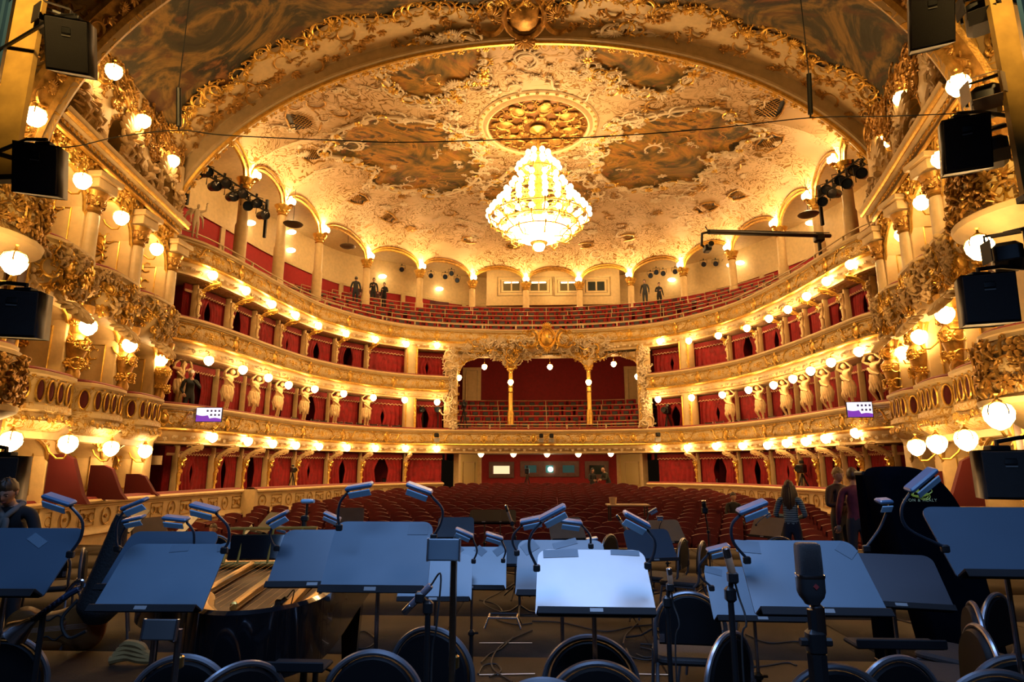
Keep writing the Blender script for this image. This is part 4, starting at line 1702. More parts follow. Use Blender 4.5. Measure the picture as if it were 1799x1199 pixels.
drop([PG])

# ------------------------------------------------------------------ boxes: partitions and curtains
def curtain_mb(w, h, side):
    b = MB()
    n = 26
    G = []
    for k in range(n):
        f = k / (n - 1)
        row = []
        for j in range(9):
            g = j / 8
            wid = w * (1 - .45 * (1 - abs(2 * g - .9)) * .6 - .25 * g)
            x = f * wid
            row.append((side * (x), .035 * sin(f * 26) * (.6 + .4 * g), -g * h))
        G.append(row)
    b.grid(G)
    return b


def box_curtain(label, P0, P1, ztop, zbot, open_):
    """drapes hung between two partitions, with a straight fringed valance"""
    d = P1 - P0
    L = np.hypot(d[0], d[1])
    ang = atan2(d[1], d[0])
    t = thing('box_curtain', label, 'curtain', (P0[0], P0[1], ztop), ang, 'red curtains of the boxes')
    h = ztop - zbot
    for sg, x0 in ((1, 0.02), (-1, L - .02)):
        c = curtain_mb(L * open_, h, sg)
        c.v[0] = c.v[0] + [x0, .08, 0]
        c.build('drape', M_CURT, t)
    vb = MB()
    n = 22
    G = []
    for k in range(n + 1):
        x = L * k / n
        e = -.22 - .035 * abs(((k % 4) - 2)) / 2
        G.append([(x, 0, 0), (x, -.01, -.1), (x, .0, e)])
    vb.grid(G)
    vb.build('valance', M_VELVET, t)
    fb = MB()
    fb.tube([(L * k / (2 * n), -.02, -.235 - .03 * sin(k * pi / 2.0)) for k in range(2 * n + 1)], .019, 4)
    fb.build('fringe', plain('fringe', (.80, .50, .30), .6) if 'fringe' not in bpy.data.materials else bpy.data.materials['fringe'], t)
    return t


def post_mb(h, w=.16, herm=True):
    b = MB()
    b.rbox((0, .12, h / 2), (w, .22, h), .03)
    return b


def herm_mb(h):
    """curved gilt and cream console figure standing against a post"""
    b = MB()
    b.lathe([(q * .72, w_) for q, w_ in [(.0, 0), (.085, 0), (.09, .05), (.06, .08), (.05, .2 * h), (.075, .42 * h), (.085, .5 * h), (.05, .58 * h), (.075, .68 * h), (.10, .8 * h), (.07, .9 * h), (.10, .95 * h), (.0, .97 * h)]], (0, -.05, 0), 9)
    stampR(b, P_PUTTO, (0, -.1, .82 * h), (1, 0, 0), (0, 0, 1), (0, -1, 0), .34)
    stampR(b, P_SHELL, (0, -.08, .55 * h), (1, 0, 0), (0, 0, 1), (0, -1, 0), .24)
    stampR(b, P_LEAF, (0, -.08, .3 * h), (1, 0, 0), (0, 0, 1), (0, -1, 0), .24, pi)
    return b


def bracket_mb(h):
    """curved bracket springing from the post out to the balcony edge"""
    b = MB()
    P = [(0, -.06 - .75 * (1 - cos(a)), h - .48 + .42 * sin(a)) for a in np.linspace(0, pi / 2, 9)]
    b.tube(P, np.linspace(.05, .07, 9), 6)
    for q in (2, 5, 7):
        stampR(b, P_C, P[q], (0, 1, 0), (0, 0, 1), (1, 0, 0), .26)
        stampR(b, P_C, P[q], (0, 1, 0), (0, 0, 1), (-1, 0, 0), .26)
    return b


def copy_thing(o, P, n, label, group):
    return dup(o, P, atan2(n[1], n[0]) - pi / 2, label, group)


HT = {'G': (ZG - .05, Z1 - 1.16), '1': (Z1 - .05, Z2 - 1.16), '2': (Z2 - .05, Z3 - 1.16)}


def make_divider(kind):
    z0, z1 = HT[kind]
    h = z1 - z0
    t = thing('box_partition', 'x', 'partition', (0, 0, -50))
    post_mb(h, .09 if kind != '1' else .07).build('post', M_CREAM, t)
    bm = MB()
    bm.box((0, .95, h / 2), (.07, 1.5, h))
    bm.build('side_wall', M_REDWALL, t)
    if kind == 'G':
        herm_mb(h * .78).build('console', M_GOLD, t)
        bracket_mb(h).build('bracket', M_CREAM, t)
    elif kind == '2':
        herm_mb(h * .92).build('console', M_CREAM, t)
        bracket_mb(h).build('bracket', M_GOLD, t)
    kids(t)
    return t


DV = {k: make_divider(k) for k in 'G12'}
# atlas figures carry the middle balcony
apose = dict(shl=(-.22, 0, 1.43), shr=(.22, -.02, 1.43), ell=(-.36, -.12, 1.56), wrl=(-.20, -.16, 1.74), elr=(.38, -.10, 1.52), wrr=(.22, -.18, 1.74),
             knl=(-.12, -.16, .52), anl=(-.05, .0, .12), chest=(0, -.05, 1.28), skull=(.03, -.1, 1.55), neck=(.01, -.05, 1.49), belly=(.02, .01, 1.1))
PA = person('atlas_figure', 'x', (0, 0, -50), 0, apose, None, None, None, stone=M_STONE, cat='statue', height=1.48)
PA.scale = (1.06, 1.0, .84)
bb = MB()
for k in range(14):
    a = k * .45
    bb.tube([(.16 * cos(a), .12 * sin(a) - .02, 1.05 - .02 * (k % 3)), (.19 * cos(a + .3), .16 * sin(a + .3), .8), (.17 * cos(a + .7), .15 * sin(a + .7) - .02, .5 - .1 * (k % 2))], [.045, .055, .02], 6)
bb.tube([(-.2, -.1, 1.3), (0, -.16, 1.12), (.2, -.1, 1.0)], [.04, .06, .04], 6)
bb.build('drapery', M_STONE, PA)
bb = MB()
bb.rbox((0, .0, -.06), (.46, .4, .14), .05)
bb.rbox((0, .0, 1.86), (.62, .5, .12), .05)
for sg in (-1, 1):
    stampR(bb, P_LEAF, (sg * .2, -.22, 1.84), (1, 0, 0), (0, 0, 1), (0, -1, 0), .3)
bb.build('plinth', M_CREAM, PA)
kids(PA)
for side, SS in (('left', LS), ('right', RS)):
    order = SS if side == 'left' else SS[::-1]
    for i, s in enumerate(order):
        if i == 8:
            continue                        # the ninth lamp hangs in the end bay next to the jamb
        s = s if i < 7 else s + (.4 if side == 'left' else -.4)
        n = HS.nrm(s)
        lab = '%s from the %s end' % (nth(i + 1), side)
        copy_thing(DV['G'], HS.at(s, .62, HT['G'][0]), n, 'cream post with gilt console between ground boxes, ' + lab, 'partitions of the ground boxes')
        if i < 7:
            copy_thing(DV['2'], HS.at(s, .55, HT['2'][0]), n, 'cream post with curved console between upper boxes, ' + lab, 'partitions of the upper boxes')
        copy_thing(DV['1'], HS.at(s, .75, HT['1'][0]), n, 'red box partition behind an atlas in the lowest balcony, ' + lab, 'partitions of the lowest balcony boxes')
        if i < 7:
            copy_thing(PA, HS.at(s, .95 if (i == 0 and side == 'left') else .42, Z1 + .02), n, 'stone atlas figure holding up the middle balcony, ' + lab, 'atlas figures of the lowest balcony')
    # wide pilaster before the end bay
    s = order[7] + (.4 if side == 'left' else -.4)
    for zt, z0, z1 in (('lowest', Z1 - .1, Z2 - 1.1), ('middle', Z2 - 1.0, Z3 - 1.0)):
        P = HS.at(s, .35)
        n = HS.nrm(s)
        t = thing('pilaster', 'wide cream pilaster at the %s balcony %s of the central opening' % (zt, side), 'pilaster', (P[0], P[1], z0), atan2(n[1], n[0]) - pi / 2)
        b = MB()
        b.rbox((0, 0, (z1 - z0) / 2), (.5, .5, z1 - z0), .03)
        b.build('shaft', M_CREAM, t)
        b = MB()
        b.tube([(.24, -.26, .1), (.24, -.26, z1 - z0 - .1)], .05, 6)
        b.tube([(-.24, -.26, .1), (-.24, -.26, z1 - z0 - .1)], .03, 6)
        for q in range(5):
            stampR(b, P_S, (.2, -.28, .3 + q * (z1 - z0 - .5) / 4), (1, 0, 0), (0, 0, 1), (0, -1, 0), .26, 1.3)
        b.build('gilt_trim', M_GOLD, t)
    # curtains between the partitions
    edges = list(order[:7]) + [order[7] + (.4 if side == 'left' else -.4), sL if side == 'left' else sR]
    start = S0 + 1.0 if side == 'left' else S1 - 1.0
    edges = [start] + edges
    for kind, d, zt, nm in (('G', .72, Z1 - 1.2, 'ground'), ('1', .85, Z2 - 1.2, 'lowest balcony'), ('2', .72, Z3 - 1.2, 'upper')):
        for i in range(len(edges) - 1):
            a, c = edges[i], edges[i + 1]
            if side == 'right':
                a, c = c, a
            g = .10 if c > a else -.1
            box_curtain('red curtain and fringed valance of the %s box, %s from the %s end' % (nm, nth(i + 1), side), HS.at(a + g, d), HS.at(c - g, d), zt, HT[kind][0] - .2, .50 + .10 * ((i * 7 + ord(kind)) % 4))
drop(list(DV.values()) + [PA])

# ------------------------------------------------------------------ side boxes next to the stage
WL = Path([(-9.75, 9.9), (-9.85, 10.6), (-10.2, 12.6), (-10.55, 14.7), (-10.95, 17.1)])
WR = Path([(9.6, 17.1), (9.02, 14.7), (8.48, 12.6), (7.98, 10.6), (7.85, 9.9)])


def sY(path, Y):
    return float(np.interp(Y, path.P[:, 1], path.S)) if path.P[0, 1] < path.P[-1, 1] else float(np.interp(Y, path.P[::-1, 1], path.S[::-1]))


BAYS = [(10.6, 12.6), (12.6, 14.7), (14.7, 16.75)]
OPEN = {'G': (.0, 1.75, 2.25), '1': (Z1 - .9, 4.65, 5.05), '2': (Z2 - .9, 7.15, 8.0), '3': (8.75, 9.5, 10.1)}
PS = Path(WL.P)


def side_zone(path, side):
    sgn = 1 if side == 'left' else -1
    rr = random.Random(41 if side == 'left' else 43)

    def F(Y, d=0.0, z=0.0):
        return path.at(sY(path, Y), d, z)

    def fr(Y):
        s = sY(path, Y)
        U = path.tan(s) * sgn                    # along +Y
        return U, np.array([0, 0, 1.0]), -path.nrm(s)
    w = thing('wall_stage_boxes_' + side, None, None, F(13.6))
    tag(w, 'richly gilded wall of stacked stage boxes on the ' + side, None, None, 'structure')
    # back of the boxes
    b = MB()
    b.grid([[F(Y, 1.9, z) for z in (0, 11)] for Y in (9.9, 13, 17.3)])
    b.build('back_cloth', M_REDWALL, w, True)
    b = MB()
    for z in (Z1 - 1.1, Z2 - 1.1, 8.55):
        b.grid([[F(Y, d, z + e) for d, e in ((-.05, 0), (1.9, 0), (1.9, .14), (-.05, .14), (-.05, 0))] for Y in (10.5, 13, 17.1)])
    b.build('box_floor', M_SOFF, w, True)
    # piers, faces with arched heads
    for Y in (10.45, 12.6, 14.7, 16.75):
        U, V, W = fr(Y)
        R = np.stack([U, -W, V], 1)
        pb = MB()
        pb.rbox(F(Y, .7, 5.3), (.50, 1.45, 10.8), .03, R=R)
        pb.build('pier', M_CREAM, w, True)
        tb = MB()                                # gilt panel frames on the pier face turned to the stage
        for z0, z1 in ((1.1, 2.0), (Z1 + .05, 4.6), (Z2 + .1, 7.3), (9.2, 10.0)):
            c = F(Y, 0) - U * .262
            for d0, d1 in ((.25, 1.2),):
                tb.tube([c - W * d0 + V * z0, c - W * d1 + V * z0, c - W * d1 + V * z1, c - W * d0 + V * z1], .022, 5, closed=True)
            for q in range(3):
                stampR(tb, rr.choice([P_C, P_LEAF, P_CART, P_S]), c - W * .72 + V * (z1 + .0 - q * .22), -W * sgn, V, -U, .36, rr.uniform(-.5, .5), 1)
        stuff('pier_panels', tb, M_GOLD, w)
    for bi, (Ya, Yb) in enumerate(BAYS):
        for lv, (zb, zs, zt) in OPEN.items():
            top = {'G': Z1 - 1.1, '1': Z2 - 1.1, '2': 8.6, '3': 11.3}[lv]
            n = 17
            G, I = [], []
            for k in range(n):
                f = k / (n - 1)
                Y = Ya + .2 + (Yb - Ya - .4) * f
                za = zs + (zt - zs) * sqrt(max(0, 1 - (2 * f - 1) ** 2))
                G.append([F(Y, 0, za), F(Y, -.02, (za + top) / 2), F(Y, 0, top)])
                I.append([F(Y, 0, za), F(Y, .7, za), F(Y, 1.45, za)])
            fb = MB()
            fb.grid(G)
            fb.grid(I)
            fb.build('arch_head', M_CREAM, w, True)
            rb = MB()
            for k in range(n):
                f = k / (n - 1)
                Y = Ya + .2 + (Yb - Ya - .4) * f
                za = zs + (zt - zs) * sqrt(max(0, 1 - (2 * f - 1) ** 2))
                U, V, W = fr(Y)
                stampR(rb, P_LEAF, F(Y, -.01, za + .07), U, V, W, .17, 0)
            rb.tube([p[0] for p in I], .035, 5)
            for k in range({'G': 12, '1': 22, '2': 44, '3': 44}[lv]):
                Y = rr.uniform(Ya + .1, Yb - .1)
                f = (Y - Ya) / (Yb - Ya)
                za = zs + (zt - zs) * sqrt(max(0, 1 - (2 * f - 1) ** 2)) + .15
                if za > top - .05:
                    continue
                U, V, W = fr(Y)
                stampR(rb, rr.choice([P_C, P_S, P_LEAF, P_FLOWER, P_C]), F(Y, -.01, rr.uniform(za, top - .05)), U, V, W, rr.uniform(.28, .55), rr.uniform(0, 6), rr.choice([-1, 1]), 1.3)
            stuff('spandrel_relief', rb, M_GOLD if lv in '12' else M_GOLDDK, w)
        # cornice under and over
        cb = MB()
        for z, e in ((8.6, .42), (2.30, .15)):
            cb.grid([[F(Y, d, z + q) for d, q in ((.02, -.12), (-.08, -.10), (-.1, .0), (-e, .08), (-e - .06, .16), (-e, .22), (.05, .26))] for Y in (Ya, (Ya + Yb) / 2, Yb)])
        cb.build('cornice', M_CREAM, w, True)
        gb = MB()
        gb.tube([F(Y, -.40, 8.64) for Y in (Ya, Yb)], .05, 6)
        gb.tube([F(Y, -.12, 8.46) for Y in (Ya, Yb)], .05, 6)
        for k in range(12):
            Y = Ya + (k + .5) / 12 * (Yb - Ya)
            U, V, W = fr(Y)
            stampR(gb, P_LEAF, F(Y, -.2, 8.60), U, V, W, .22, pi)
        stuff('cornice_relief', gb, M_GOLD, w)
        # shell niche and reclining figures above the cornice
        Ym = (Ya + Yb) / 2
        U, V, W = fr(Ym)
        sb = MB()
        stampR(sb, P_SHELL, F(Ym, -.03, 9.75), U, V, W, 1.35, 0, 1, 1.0)
        stuff('shell_niche', sb, M_CREAM, w)
        sb = MB()
        for q in range(5):
            stampR(sb, rr.choice([P_PUTTO, P_C, P_SHELL]), F(rr.uniform(Ya + .2, Yb - .2), -.12, rr.uniform(8.95, 9.5)), U, V, W, rr.uniform(.5, .8), rr.uniform(-.8, .8), rr.choice([-1, 1]), 1.4)
        stuff('carved_figures', sb, M_STONE, w)
        # balconies, swelling into the room
        for lv, ztop, nm in (('1', Z1, 'lower'), ('2', Z2, 'upper')):
            n = 21
            fs = np.linspace(0, 1, n)

            def bul(f, k=1.0):
                return -.10 - .34 * k * (1 - (2 * f - 1) ** 4)

            def Q(f, extra, z):
                return F(Ya + .05 + (Yb - Ya - .1) * f, bul(f) + extra, z)
            t = thing('stage_box_balcony', '%s %s stage box balcony on the %s, %s from the stage' % (nm, 'balustraded' if lv == '1' else 'carved', side, nth(bi + 1)), 'balcony', F(Ym, -.2, ztop), 0, 'stage box balconies')
            vb = MB()
            vb.grid([[Q(f, e, ztop + z) for e, z in ((.30, -.04), (.28, .05), (.06, .06), (.0, .02), (0, -.02))] for f in fs])
            vb.build('velvet_rail', M_VELVET, t, True)
            cb = MB()
            cb.grid([[Q(f, e, ztop + z) for e, z in ((0, 0), (-.07, -.02), (-.07, -.08), (-.0, -.12), (.02, -.14))] for f in fs])
            cb.build('coping', M_CREAM, t, True)
            pb = MB()
            if lv == '1':
                pb.grid([[Q(f, e, ztop + z) for e, z in ((.02, -.14), (.03, -.62), (-.04, -.66), (-.05, -.76), (.03, -.80), (-.02, -.88), (-.06, -.96), (.12, -1.1), (.3, -1.14))] for f in fs])
                pb.build('front', M_PARA, t, True)
                db = MB()
                gb = MB()
                for k in range(6):
                    f = .10 + k * .16
                    o = Q(f, .015, ztop - .38)
                    t1 = Q(min(1, f + .03), .015, 0) - Q(max(0, f - .03), .015, 0)
                    U2 = t1 / np.linalg.norm(t1)
                    W2 = np.cross(U2, V) * (1 if np.cross(U2, V).dot(W) > 0 else -1)
                    R2 = np.stack([U2, V, W2], 1)
                    ov = MB()
                    ov.ell(o, (.095, .20, .02), 12, 4, R2)
                    ov.build('dark_opening', M_CARPET, t, True)
                    gb.tube([o + U2 * .11 * cos(q) + V * .215 * sin(q) + W2 * .01 for q in np.linspace(0, 2 * pi, 16, endpoint=False)], .02, 5, closed=True)
                    stampR(gb, P_FLOWER, o - V * .30 + U2 * .16 + W2 * .01, U2, V, W2, .12)
                    stampR(gb, P_LEAF, o + V * .24 + U2 * .14 + W2 * .01, U2, V, W2, .14)
                for k in range(14):
                    f = (k + .5) / 14
                    stampR(gb, rr.choice([P_LEAF, P_SHELL]), Q(f, -.05, ztop - .9), U, V, W, .2, rr.choice([0, pi]))
                stuff('gilt_openwork', gb, M_GOLD, t)
            else:
                pb.grid([[Q(f, e, ztop + z) for e, z in ((.02, -.14), (-.03, -.3), (-.05, -.5), (.0, -.75), (.12, -.95), (.22, -1.12), (.42, -1.2))] for f in fs])
                pb.build('front', M_CREAM, t, True)
                gb, wb = MB(), MB()
                for k in range(54):
                    f = rr.uniform(.03, .97)
                    z = rr.uniform(-1.0, -.2)
                    e = np.interp(z, [-1.12, -.75, -.5, -.14], [.22, .0, -.05, .02]) - .02
                    t1 = Q(min(1, f + .03), 0, 0) - Q(max(0, f - .03), 0, 0)
                    U2 = t1 / np.linalg.norm(t1)
                    W2 = np.cross(U2, V) * (1 if np.cross(U2, V).dot(W) > 0 else -1)
                    if k % 4 == 0:
                        stampR(wb, rr.choice([P_PUTTO, P_PUTTO, P_C]), Q(f, e, ztop + z), U2, V, W2, rr.uniform(.32, .46), rr.uniform(-.6, .6), rr.choice([-1, 1]), 1.4)
                    else:
                        stampR(gb, rr.choice([P_C, P_S, P_LEAF, P_FLOWER, P_CART]), Q(f, e, ztop + z), U2, V, W2, rr.uniform(.22, .42), rr.uniform(0, 6), rr.choice([-1, 1]), 1.4)
                stuff('gilt_relief', gb, M_GOLD, t)
                stuff('carved_figures', wb, M_STONE, t)
                sb = MB()
                stampR(sb, P_SHELL, F(Ym + .1, -.28, ztop - 1.2), U, V * .6 - W * .5, W, 1.3, pi, 1, 1.3)
                sb.build('shell_underside', M_CREAM, t, True)
    # gilt half columns on the piers
    for k, Y in enumerate((12.6, 14.7, 16.75)):
        P = F(Y, -.12, 0)
        t = thing('gilt_herm', 'gilt bulging herm column on the %s stage box wall, %s from the stage' % (side, nth(k + 1)), 'column', (P[0], P[1], Z1 + .05))
        b = MB()
        b.lathe([(0, 0), (.13, 0), (.15, .1), (.11, .2), (.17, .45), (.25, .72), (.24, .85), (.17, .95), (.2, 1.0), (.2, 1.25), (.16, 1.3), (.24, 1.45), (.26, 1.6), (0, 1.62)], n=12)
        b.build('shaft', M_GOLDDK, t)
        b = MB()
        for q in range(7):
            a = atan2(-path.nrm(sY(path, Y))[1], -path.nrm(sY(path, Y))[0]) + (q - 3) * .5
            for z in (.3, .72, 1.12):
                stampR(b, rr.choice([P_LEAF, P_FLOWER, P_C]), (.22 * cos(a), .22 * sin(a), z), (-sin(a), cos(a), 0), (0, 0, 1), (cos(a), sin(a), 0), .26)
        stuff('relief', b, M_GOLD, t, False)
        P = F(Y, -.05, 0)
        t = thing('gilt_capital_column', 'short column with dark gilt capital above the %s stage boxes, %s from the stage' % (side, nth(k + 1)), 'column', (P[0], P[1], Z2 - .1))
        b = MB()
        b.lathe([(0, 0), (.2, 0), (.2, .12), (.17, .2), (.16, 1.2), (.15, 1.25)], n=12)
        b.build('shaft', M_CREAMDK, t)
        b = MB()
        b.lathe([(.16, 1.25), (.2, 1.3), (.17, 1.36), (.24, 1.62), (.3, 1.75), (0, 1.75)], n=12)
        for q in range(8):
            a = q * pi / 4
            for z in (1.42, 1.6):
                stampR(b, P_LEAF, (.2 * cos(a), .2 * sin(a), z), (-sin(a), cos(a), 0), (0, 0, 1), (cos(a), sin(a), 0), .3)
        b.build('capital', M_GOLDDK, t)
        b = MB()
        b.rbox((0, 0, 1.9), (.62, .62, .22), .02)
        b.rbox((0, 0, 2.08), (.78, .78, .14), .02)
        b.build('entablature', M_CREAM, t)
    # great gilt frame pier beside the stage
    P = F(10.45, -.05)
    t = thing('gilt_frame_pier', 'tall gilt frame pier on the %s between stage and boxes' % side, 'pier', (P[0], P[1], 0))
    b = MB()
    U, V, W = fr(10.45)
    R = np.stack([U, -W, V], 1)
    b.rbox((0, 0, 5), (.26, .34, 10), .03, R=R)
    b.build('core', M_DKWOOD, t)
    b = MB()
    for e in (-.16, .16):
        b.tube([U * e + W * .12, U * e + W * .12 + V * 10], .06, 7)
        for k in range(48):
            stampR(b, P_LEAF, U * e + W * .15 + V * (.1 + k * .2), U, V, W, .16)
    stuff('gilt_strips', b, M_GOLD, t, False)
    # nearest drums
    cx = F(10.0)[0] - sgn * -.55
    for lv, ztop in (('lower', Z1), ('upper', Z2)):
        C = np.array([cx, 8.75, ztop])
        t = thing('drum_balcony', '%s round carved balcony nearest the stage on the %s' % (lv, side), 'balcony', C)
        b = MB()
        b.lathe([(1.0, .06), (1.0, .0), (1.06, -.04), (1.06, -.1)], n=28)
        b.build('coping', M_CREAM, t)
        b = MB()
        b.lathe([(1.0, .05), (.96, .09), (.75, .09)], n=28)
        b.build('velvet_rail', M_VELVET, t)
        b = MB()
        b.lathe([(1.02, -.1), (1.06, -.3), (1.06, -.6), (.98, -.85)], n=28)
        b.build('front', M_PARA, t)
        b = MB()
        b.lathe([(.98, -.85), (1.12, -.9), (1.1, -.98), (.8, -1.15), (.4, -1.5), (0, -1.7)], n=28)
        b.build('underside', M_CREAM, t)
        b = MB()
        for k in range(36):
            a = k * 2 * pi / 36
            for z in (-.25, -.5, -.72):
                stampR(b, rr.choice([P_C, P_S, P_LEAF, P_FLOWER, P_PUTTO]), (1.05 * cos(a), 1.05 * sin(a), z), (-sin(a), cos(a), 0), (0, 0, 1), (cos(a), sin(a), 0), .34, rr.uniform(-1, 1), 1, 1.3)
        stuff('relief', b, M_GOLDDK, t, False)
    b = MB()
    b.grid([[(cx + sgn * -.3, y, z) for z in (-.5, 12)] for y in (7.4, 10.0)])
    struct('wall_proscenium_' + side, b, M_CREAMDK, 'gilded wall of the stage opening on the ' + side)


side_zone(WL, 'left')
side_zone(WR, 'right')
# globe lamps on the side walls
PW = make_globe('wall_globe_lamp', 'x', .17, [(0, 0, -1.1), (0, .3, -1.7), (0, 1.2, -1.7), (0, 2.2, -.9), (0, 2.6, -.2)])
SIDEL = [((120, 780), 2.10, 'ground', 1), ((195, 788), 2.08, 'ground', 2), ((255, 793), 2.07, 'ground', 3), ((155, 575), 4.6, 'lower balcony', 1), ((228, 607), 4.6, 'lower balcony', 2), ((283, 634), 4.6, 'lower balcony', 3),
         ((145, 318), 7.6, 'upper balcony', 1), ((213, 383), 7.6, 'upper balcony', 2), ((275, 438), 7.6, 'upper balcony', 3), ((200, 126), 10.2, 'shell niche', 1), ((252, 213), 10.2, 'shell niche', 2), ((304, 283), 10.2, 'shell niche', 3),
         ((62, 205), 7.6, 'stage frame upper', 1), ((25, 462), 4.6, 'stage frame middle', 1), ((20, 775), 2.1, 'stage frame lower', 1)]
SIDER = [((1697, 773), 2.10, 'ground', 1), ((1646, 780), 2.08, 'ground', 2), ((1610, 786), 2.07, 'ground', 3), ((1660, 553), 4.6, 'lower balcony', 1), ((1615, 592), 4.6, 'lower balcony', 2), ((1585, 620), 4.6, 'lower balcony', 3),
         ((1653, 280), 7.6, 'upper balcony', 1), ((1619, 356), 7.6, 'upper balcony', 2), ((1584, 413), 7.6, 'upper balcony', 3), ((1583, 173), 10.2, 'shell niche', 2), ((1555, 248), 10.2, 'shell niche', 3),
         ((1684, 150), 7.6, 'stage frame upper', 1), ((1721, 435), 4.6, 'stage frame middle', 1), ((1755, 730), 2.3, 'stage frame lower', 1)]
for lst, side in ((SIDEL, 'left'), (SIDER, 'right')):
    for (px, py), z, lv, k in lst:
        p = atz(px, py, z)
        dup(PW, p, pi / 2 if side == 'left' else -pi / 2, 'globe lamp on the %s wall at %s level, %s from the stage' % (side, lv, nth(k)), 'globe lamps on the %s stage box wall' % side)
drop([PW])
# winged figures at the ends of the gallery front
for px, py, side, rz in ((312, 420, 'left', .9), (1553, 400, 'right', -.9)):
    p = HS.at(.75 if side == 'left' else S1 - .75, .12, Z3 + .08)
    t = person('winged_statue', 'pale winged statue on the %s end of the gallery front' % side, p, rz, dict(elr=(.36, -.16, 1.5), wrr=(.3, -.34, 1.7), knl=(-.12, -.12, .5), skull=(.02, -.06, 1.58)), None, None, None, stone=M_WHITE, cat='statue', height=1.15)
    b = MB()
    for sg in (-1, 1):
        for k in range(5):
            b.tube([(sg * .06, .1, 1.35), (sg * (.2 + .05 * k), .22, 1.55 - .1 * k), (sg * (.38 + .02 * k), .3, 1.5 - .2 * k)], [.03, .05, .015], 6)
    b.build('wing', M_WHITE, t)
# red velvet partition shields in the ground side boxes
for side, path, sg, pts in (('left', WL, -1, ((120, 848, 12.4), (190, 858, 14.2), (250, 862, 16.2))), ('right', WR, 1, ((1700, 845, 12.6), (1640, 858, 14.6)))):
    for k, (px, py, Y) in enumerate(pts):
        p = at(px, 880, Y)
        b = MB()
        hh = 1.0 - .22 * k if side == 'left' else .95 - .3 * k
        poly = [(0, 0), (0, hh), (.32, hh), (.52, hh * .9), (.66, hh * .55), (.80, hh * .2), (.95, 0)]
        b.prism([(x * sg * -1, z) for x, z in poly], -.05, .05, RX(pi / 2))
        o = b.build('velvet_screen', plain('screen_velvet', (.09, .003, .005), .8) if 'screen_velvet' not in bpy.data.materials else bpy.data.materials['screen_velvet'])
        o.location = (p[0] + sg * .5, p[1], ZG - .02)
        tag(o, 'curved red velvet screen between %s side boxes, %s from the stage' % (side, nth(k + 1)), 'screen', 'velvet screens of the side boxes')
# ------------------------------------------------------------------ chandelier
CH = np.array([CC[0], CC[1]])
t = thing('chandelier', 'great gilded chandelier of glowing globes under the ceiling medallion', 'chandelier', (CH[0], CH[1], ZC - .1))
zz = lambda z: z - (ZC - .1)
b = MB()
b.lathe([(.0, 0), (.3, 0), (.34, -.08), (.12, -.2), (.05, -.3), (.05, zz(13.9)), (.18, zz(13.8)), (.12, zz(13.5)), (.2, zz(13.0)), (.1, zz(12.6)), (.25, zz(12.2)), (.12, zz(11.6)), (.3, zz(11.1)), (.2, zz(10.4))], n=14)
b.build('stem', M_GOLD, t)
RINGS = [(13.78, .42, 8), (13.40, .62, 12), (13.18, .82, 14), (12.62, .95, 12), (12.15, 1.30, 18), (11.85, 1.45, 18), (11.55, 1.72, 22), (11.22, 1.95, 26), (10.92, 1.62, 20), (10.62, 1.30, 16)]
bm = MB()
bm.ell((0, 0, 0), (.115, .115, .125), 8, 5)
bmesh_ = bm.mesh('bulb', M_BULB)
for z, r, n in RINGS:
    b = MB()
    th = np.linspace(0, 2 * pi, 40, endpoint=False)
    b.tube(np.stack([(r - .06) * np.cos(th), (r - .06) * np.sin(th), np.full(40, zz(z) - .17)], -1), .03, 5, closed=True)
    for k in range(n):
        a = (k + .5 * (n % 4 == 0)) * 2 * pi / n
        d = np.array([cos(a), sin(a), 0])
        if k % 2 == 0:
            b.tube([d * .15 + [0, 0, zz(z) - .5], d * r * .5 + [0, 0, zz(z) - .42], d * r * .8 + [0, 0, zz(z) - .5], d * r * 1.0 + [0, 0, zz(z) - .3], d * r + [0, 0, zz(z) - .12]], [.03, .03, .03, .025, .05], 5)
            stampR(b, P_C, d * r * .8 + np.array([0, 0, zz(z) - .38]), d, (0, 0, 1), (-d[1], d[0], 0), .3)
        o = bpy.data.objects.new('bulb', bmesh_)
        COL.objects.link(o)
        o.parent = t
        o.location = (d[0] * r, d[1] * r, zz(z))
    b.build('hoop', M_GOLD, t)
b = MB()
b.lathe([(1.15, zz(10.75)), (1.05, zz(10.5)), (.75, zz(10.22)), (.4, zz(10.08)), (.3, zz(10.06))], n=24)
b.build('glass_bowl', emis('bead_glass', (1.0, .76, .42), 22), t)
b = MB()
b.lathe([(.30, zz(10.16)), (.36, zz(10.10)), (.32, zz(10.02)), (.22, zz(9.98))], n=20)
for k in range(10):
    a = k * pi / 5
    b.tube([(.33 * cos(a), .33 * sin(a), zz(10.2)), (.30 * cos(a), .30 * sin(a), zz(10.0))], .02, 4)
b.build('gilt_crown', M_GOLD, t)
b = MB()
b.lathe([(.22, zz(10.0)), (.235, zz(9.92)), (.17, zz(9.78)), (.0, zz(9.72))], n=18)
b.build('bottom_globe', M_BULB, t)

# ------------------------------------------------------------------ stalls seats
def seat_meshes():
    b = MB()
    G = []
    for i in range(9):
        f = i / 8
        a = (f - .5) * .7
        G.append([(.265 * sin(a) / sin(.35), .06 - .10 * cos(a), z + (.05 if z > .8 else 0) * cos((f - .5) * pi)) for z in (.42, .7, .92, .955)])
    b.grid(G)
    H = [[(x, y + .07, z) for x, y, z in row] for row in G]
    b.grid(np.array(H)[::-1])
    b.grid([[g[-1], h[-1]] for g, h in zip(G, H)])
    back = b.mesh('backrest', M_SEAT)
    b = MB()
    b.rbox((0, -.10, .60), (.46, .11, .40), .05)
    for sg in (-1, 1):
        b.rbox((sg * .27, -.14, .36), (.05, .36, .68), .02)
    pan = b.mesh('seat_pan', plain('dark_plush', (.085, .005, .008), .85, vary=.3))
    return back, pan


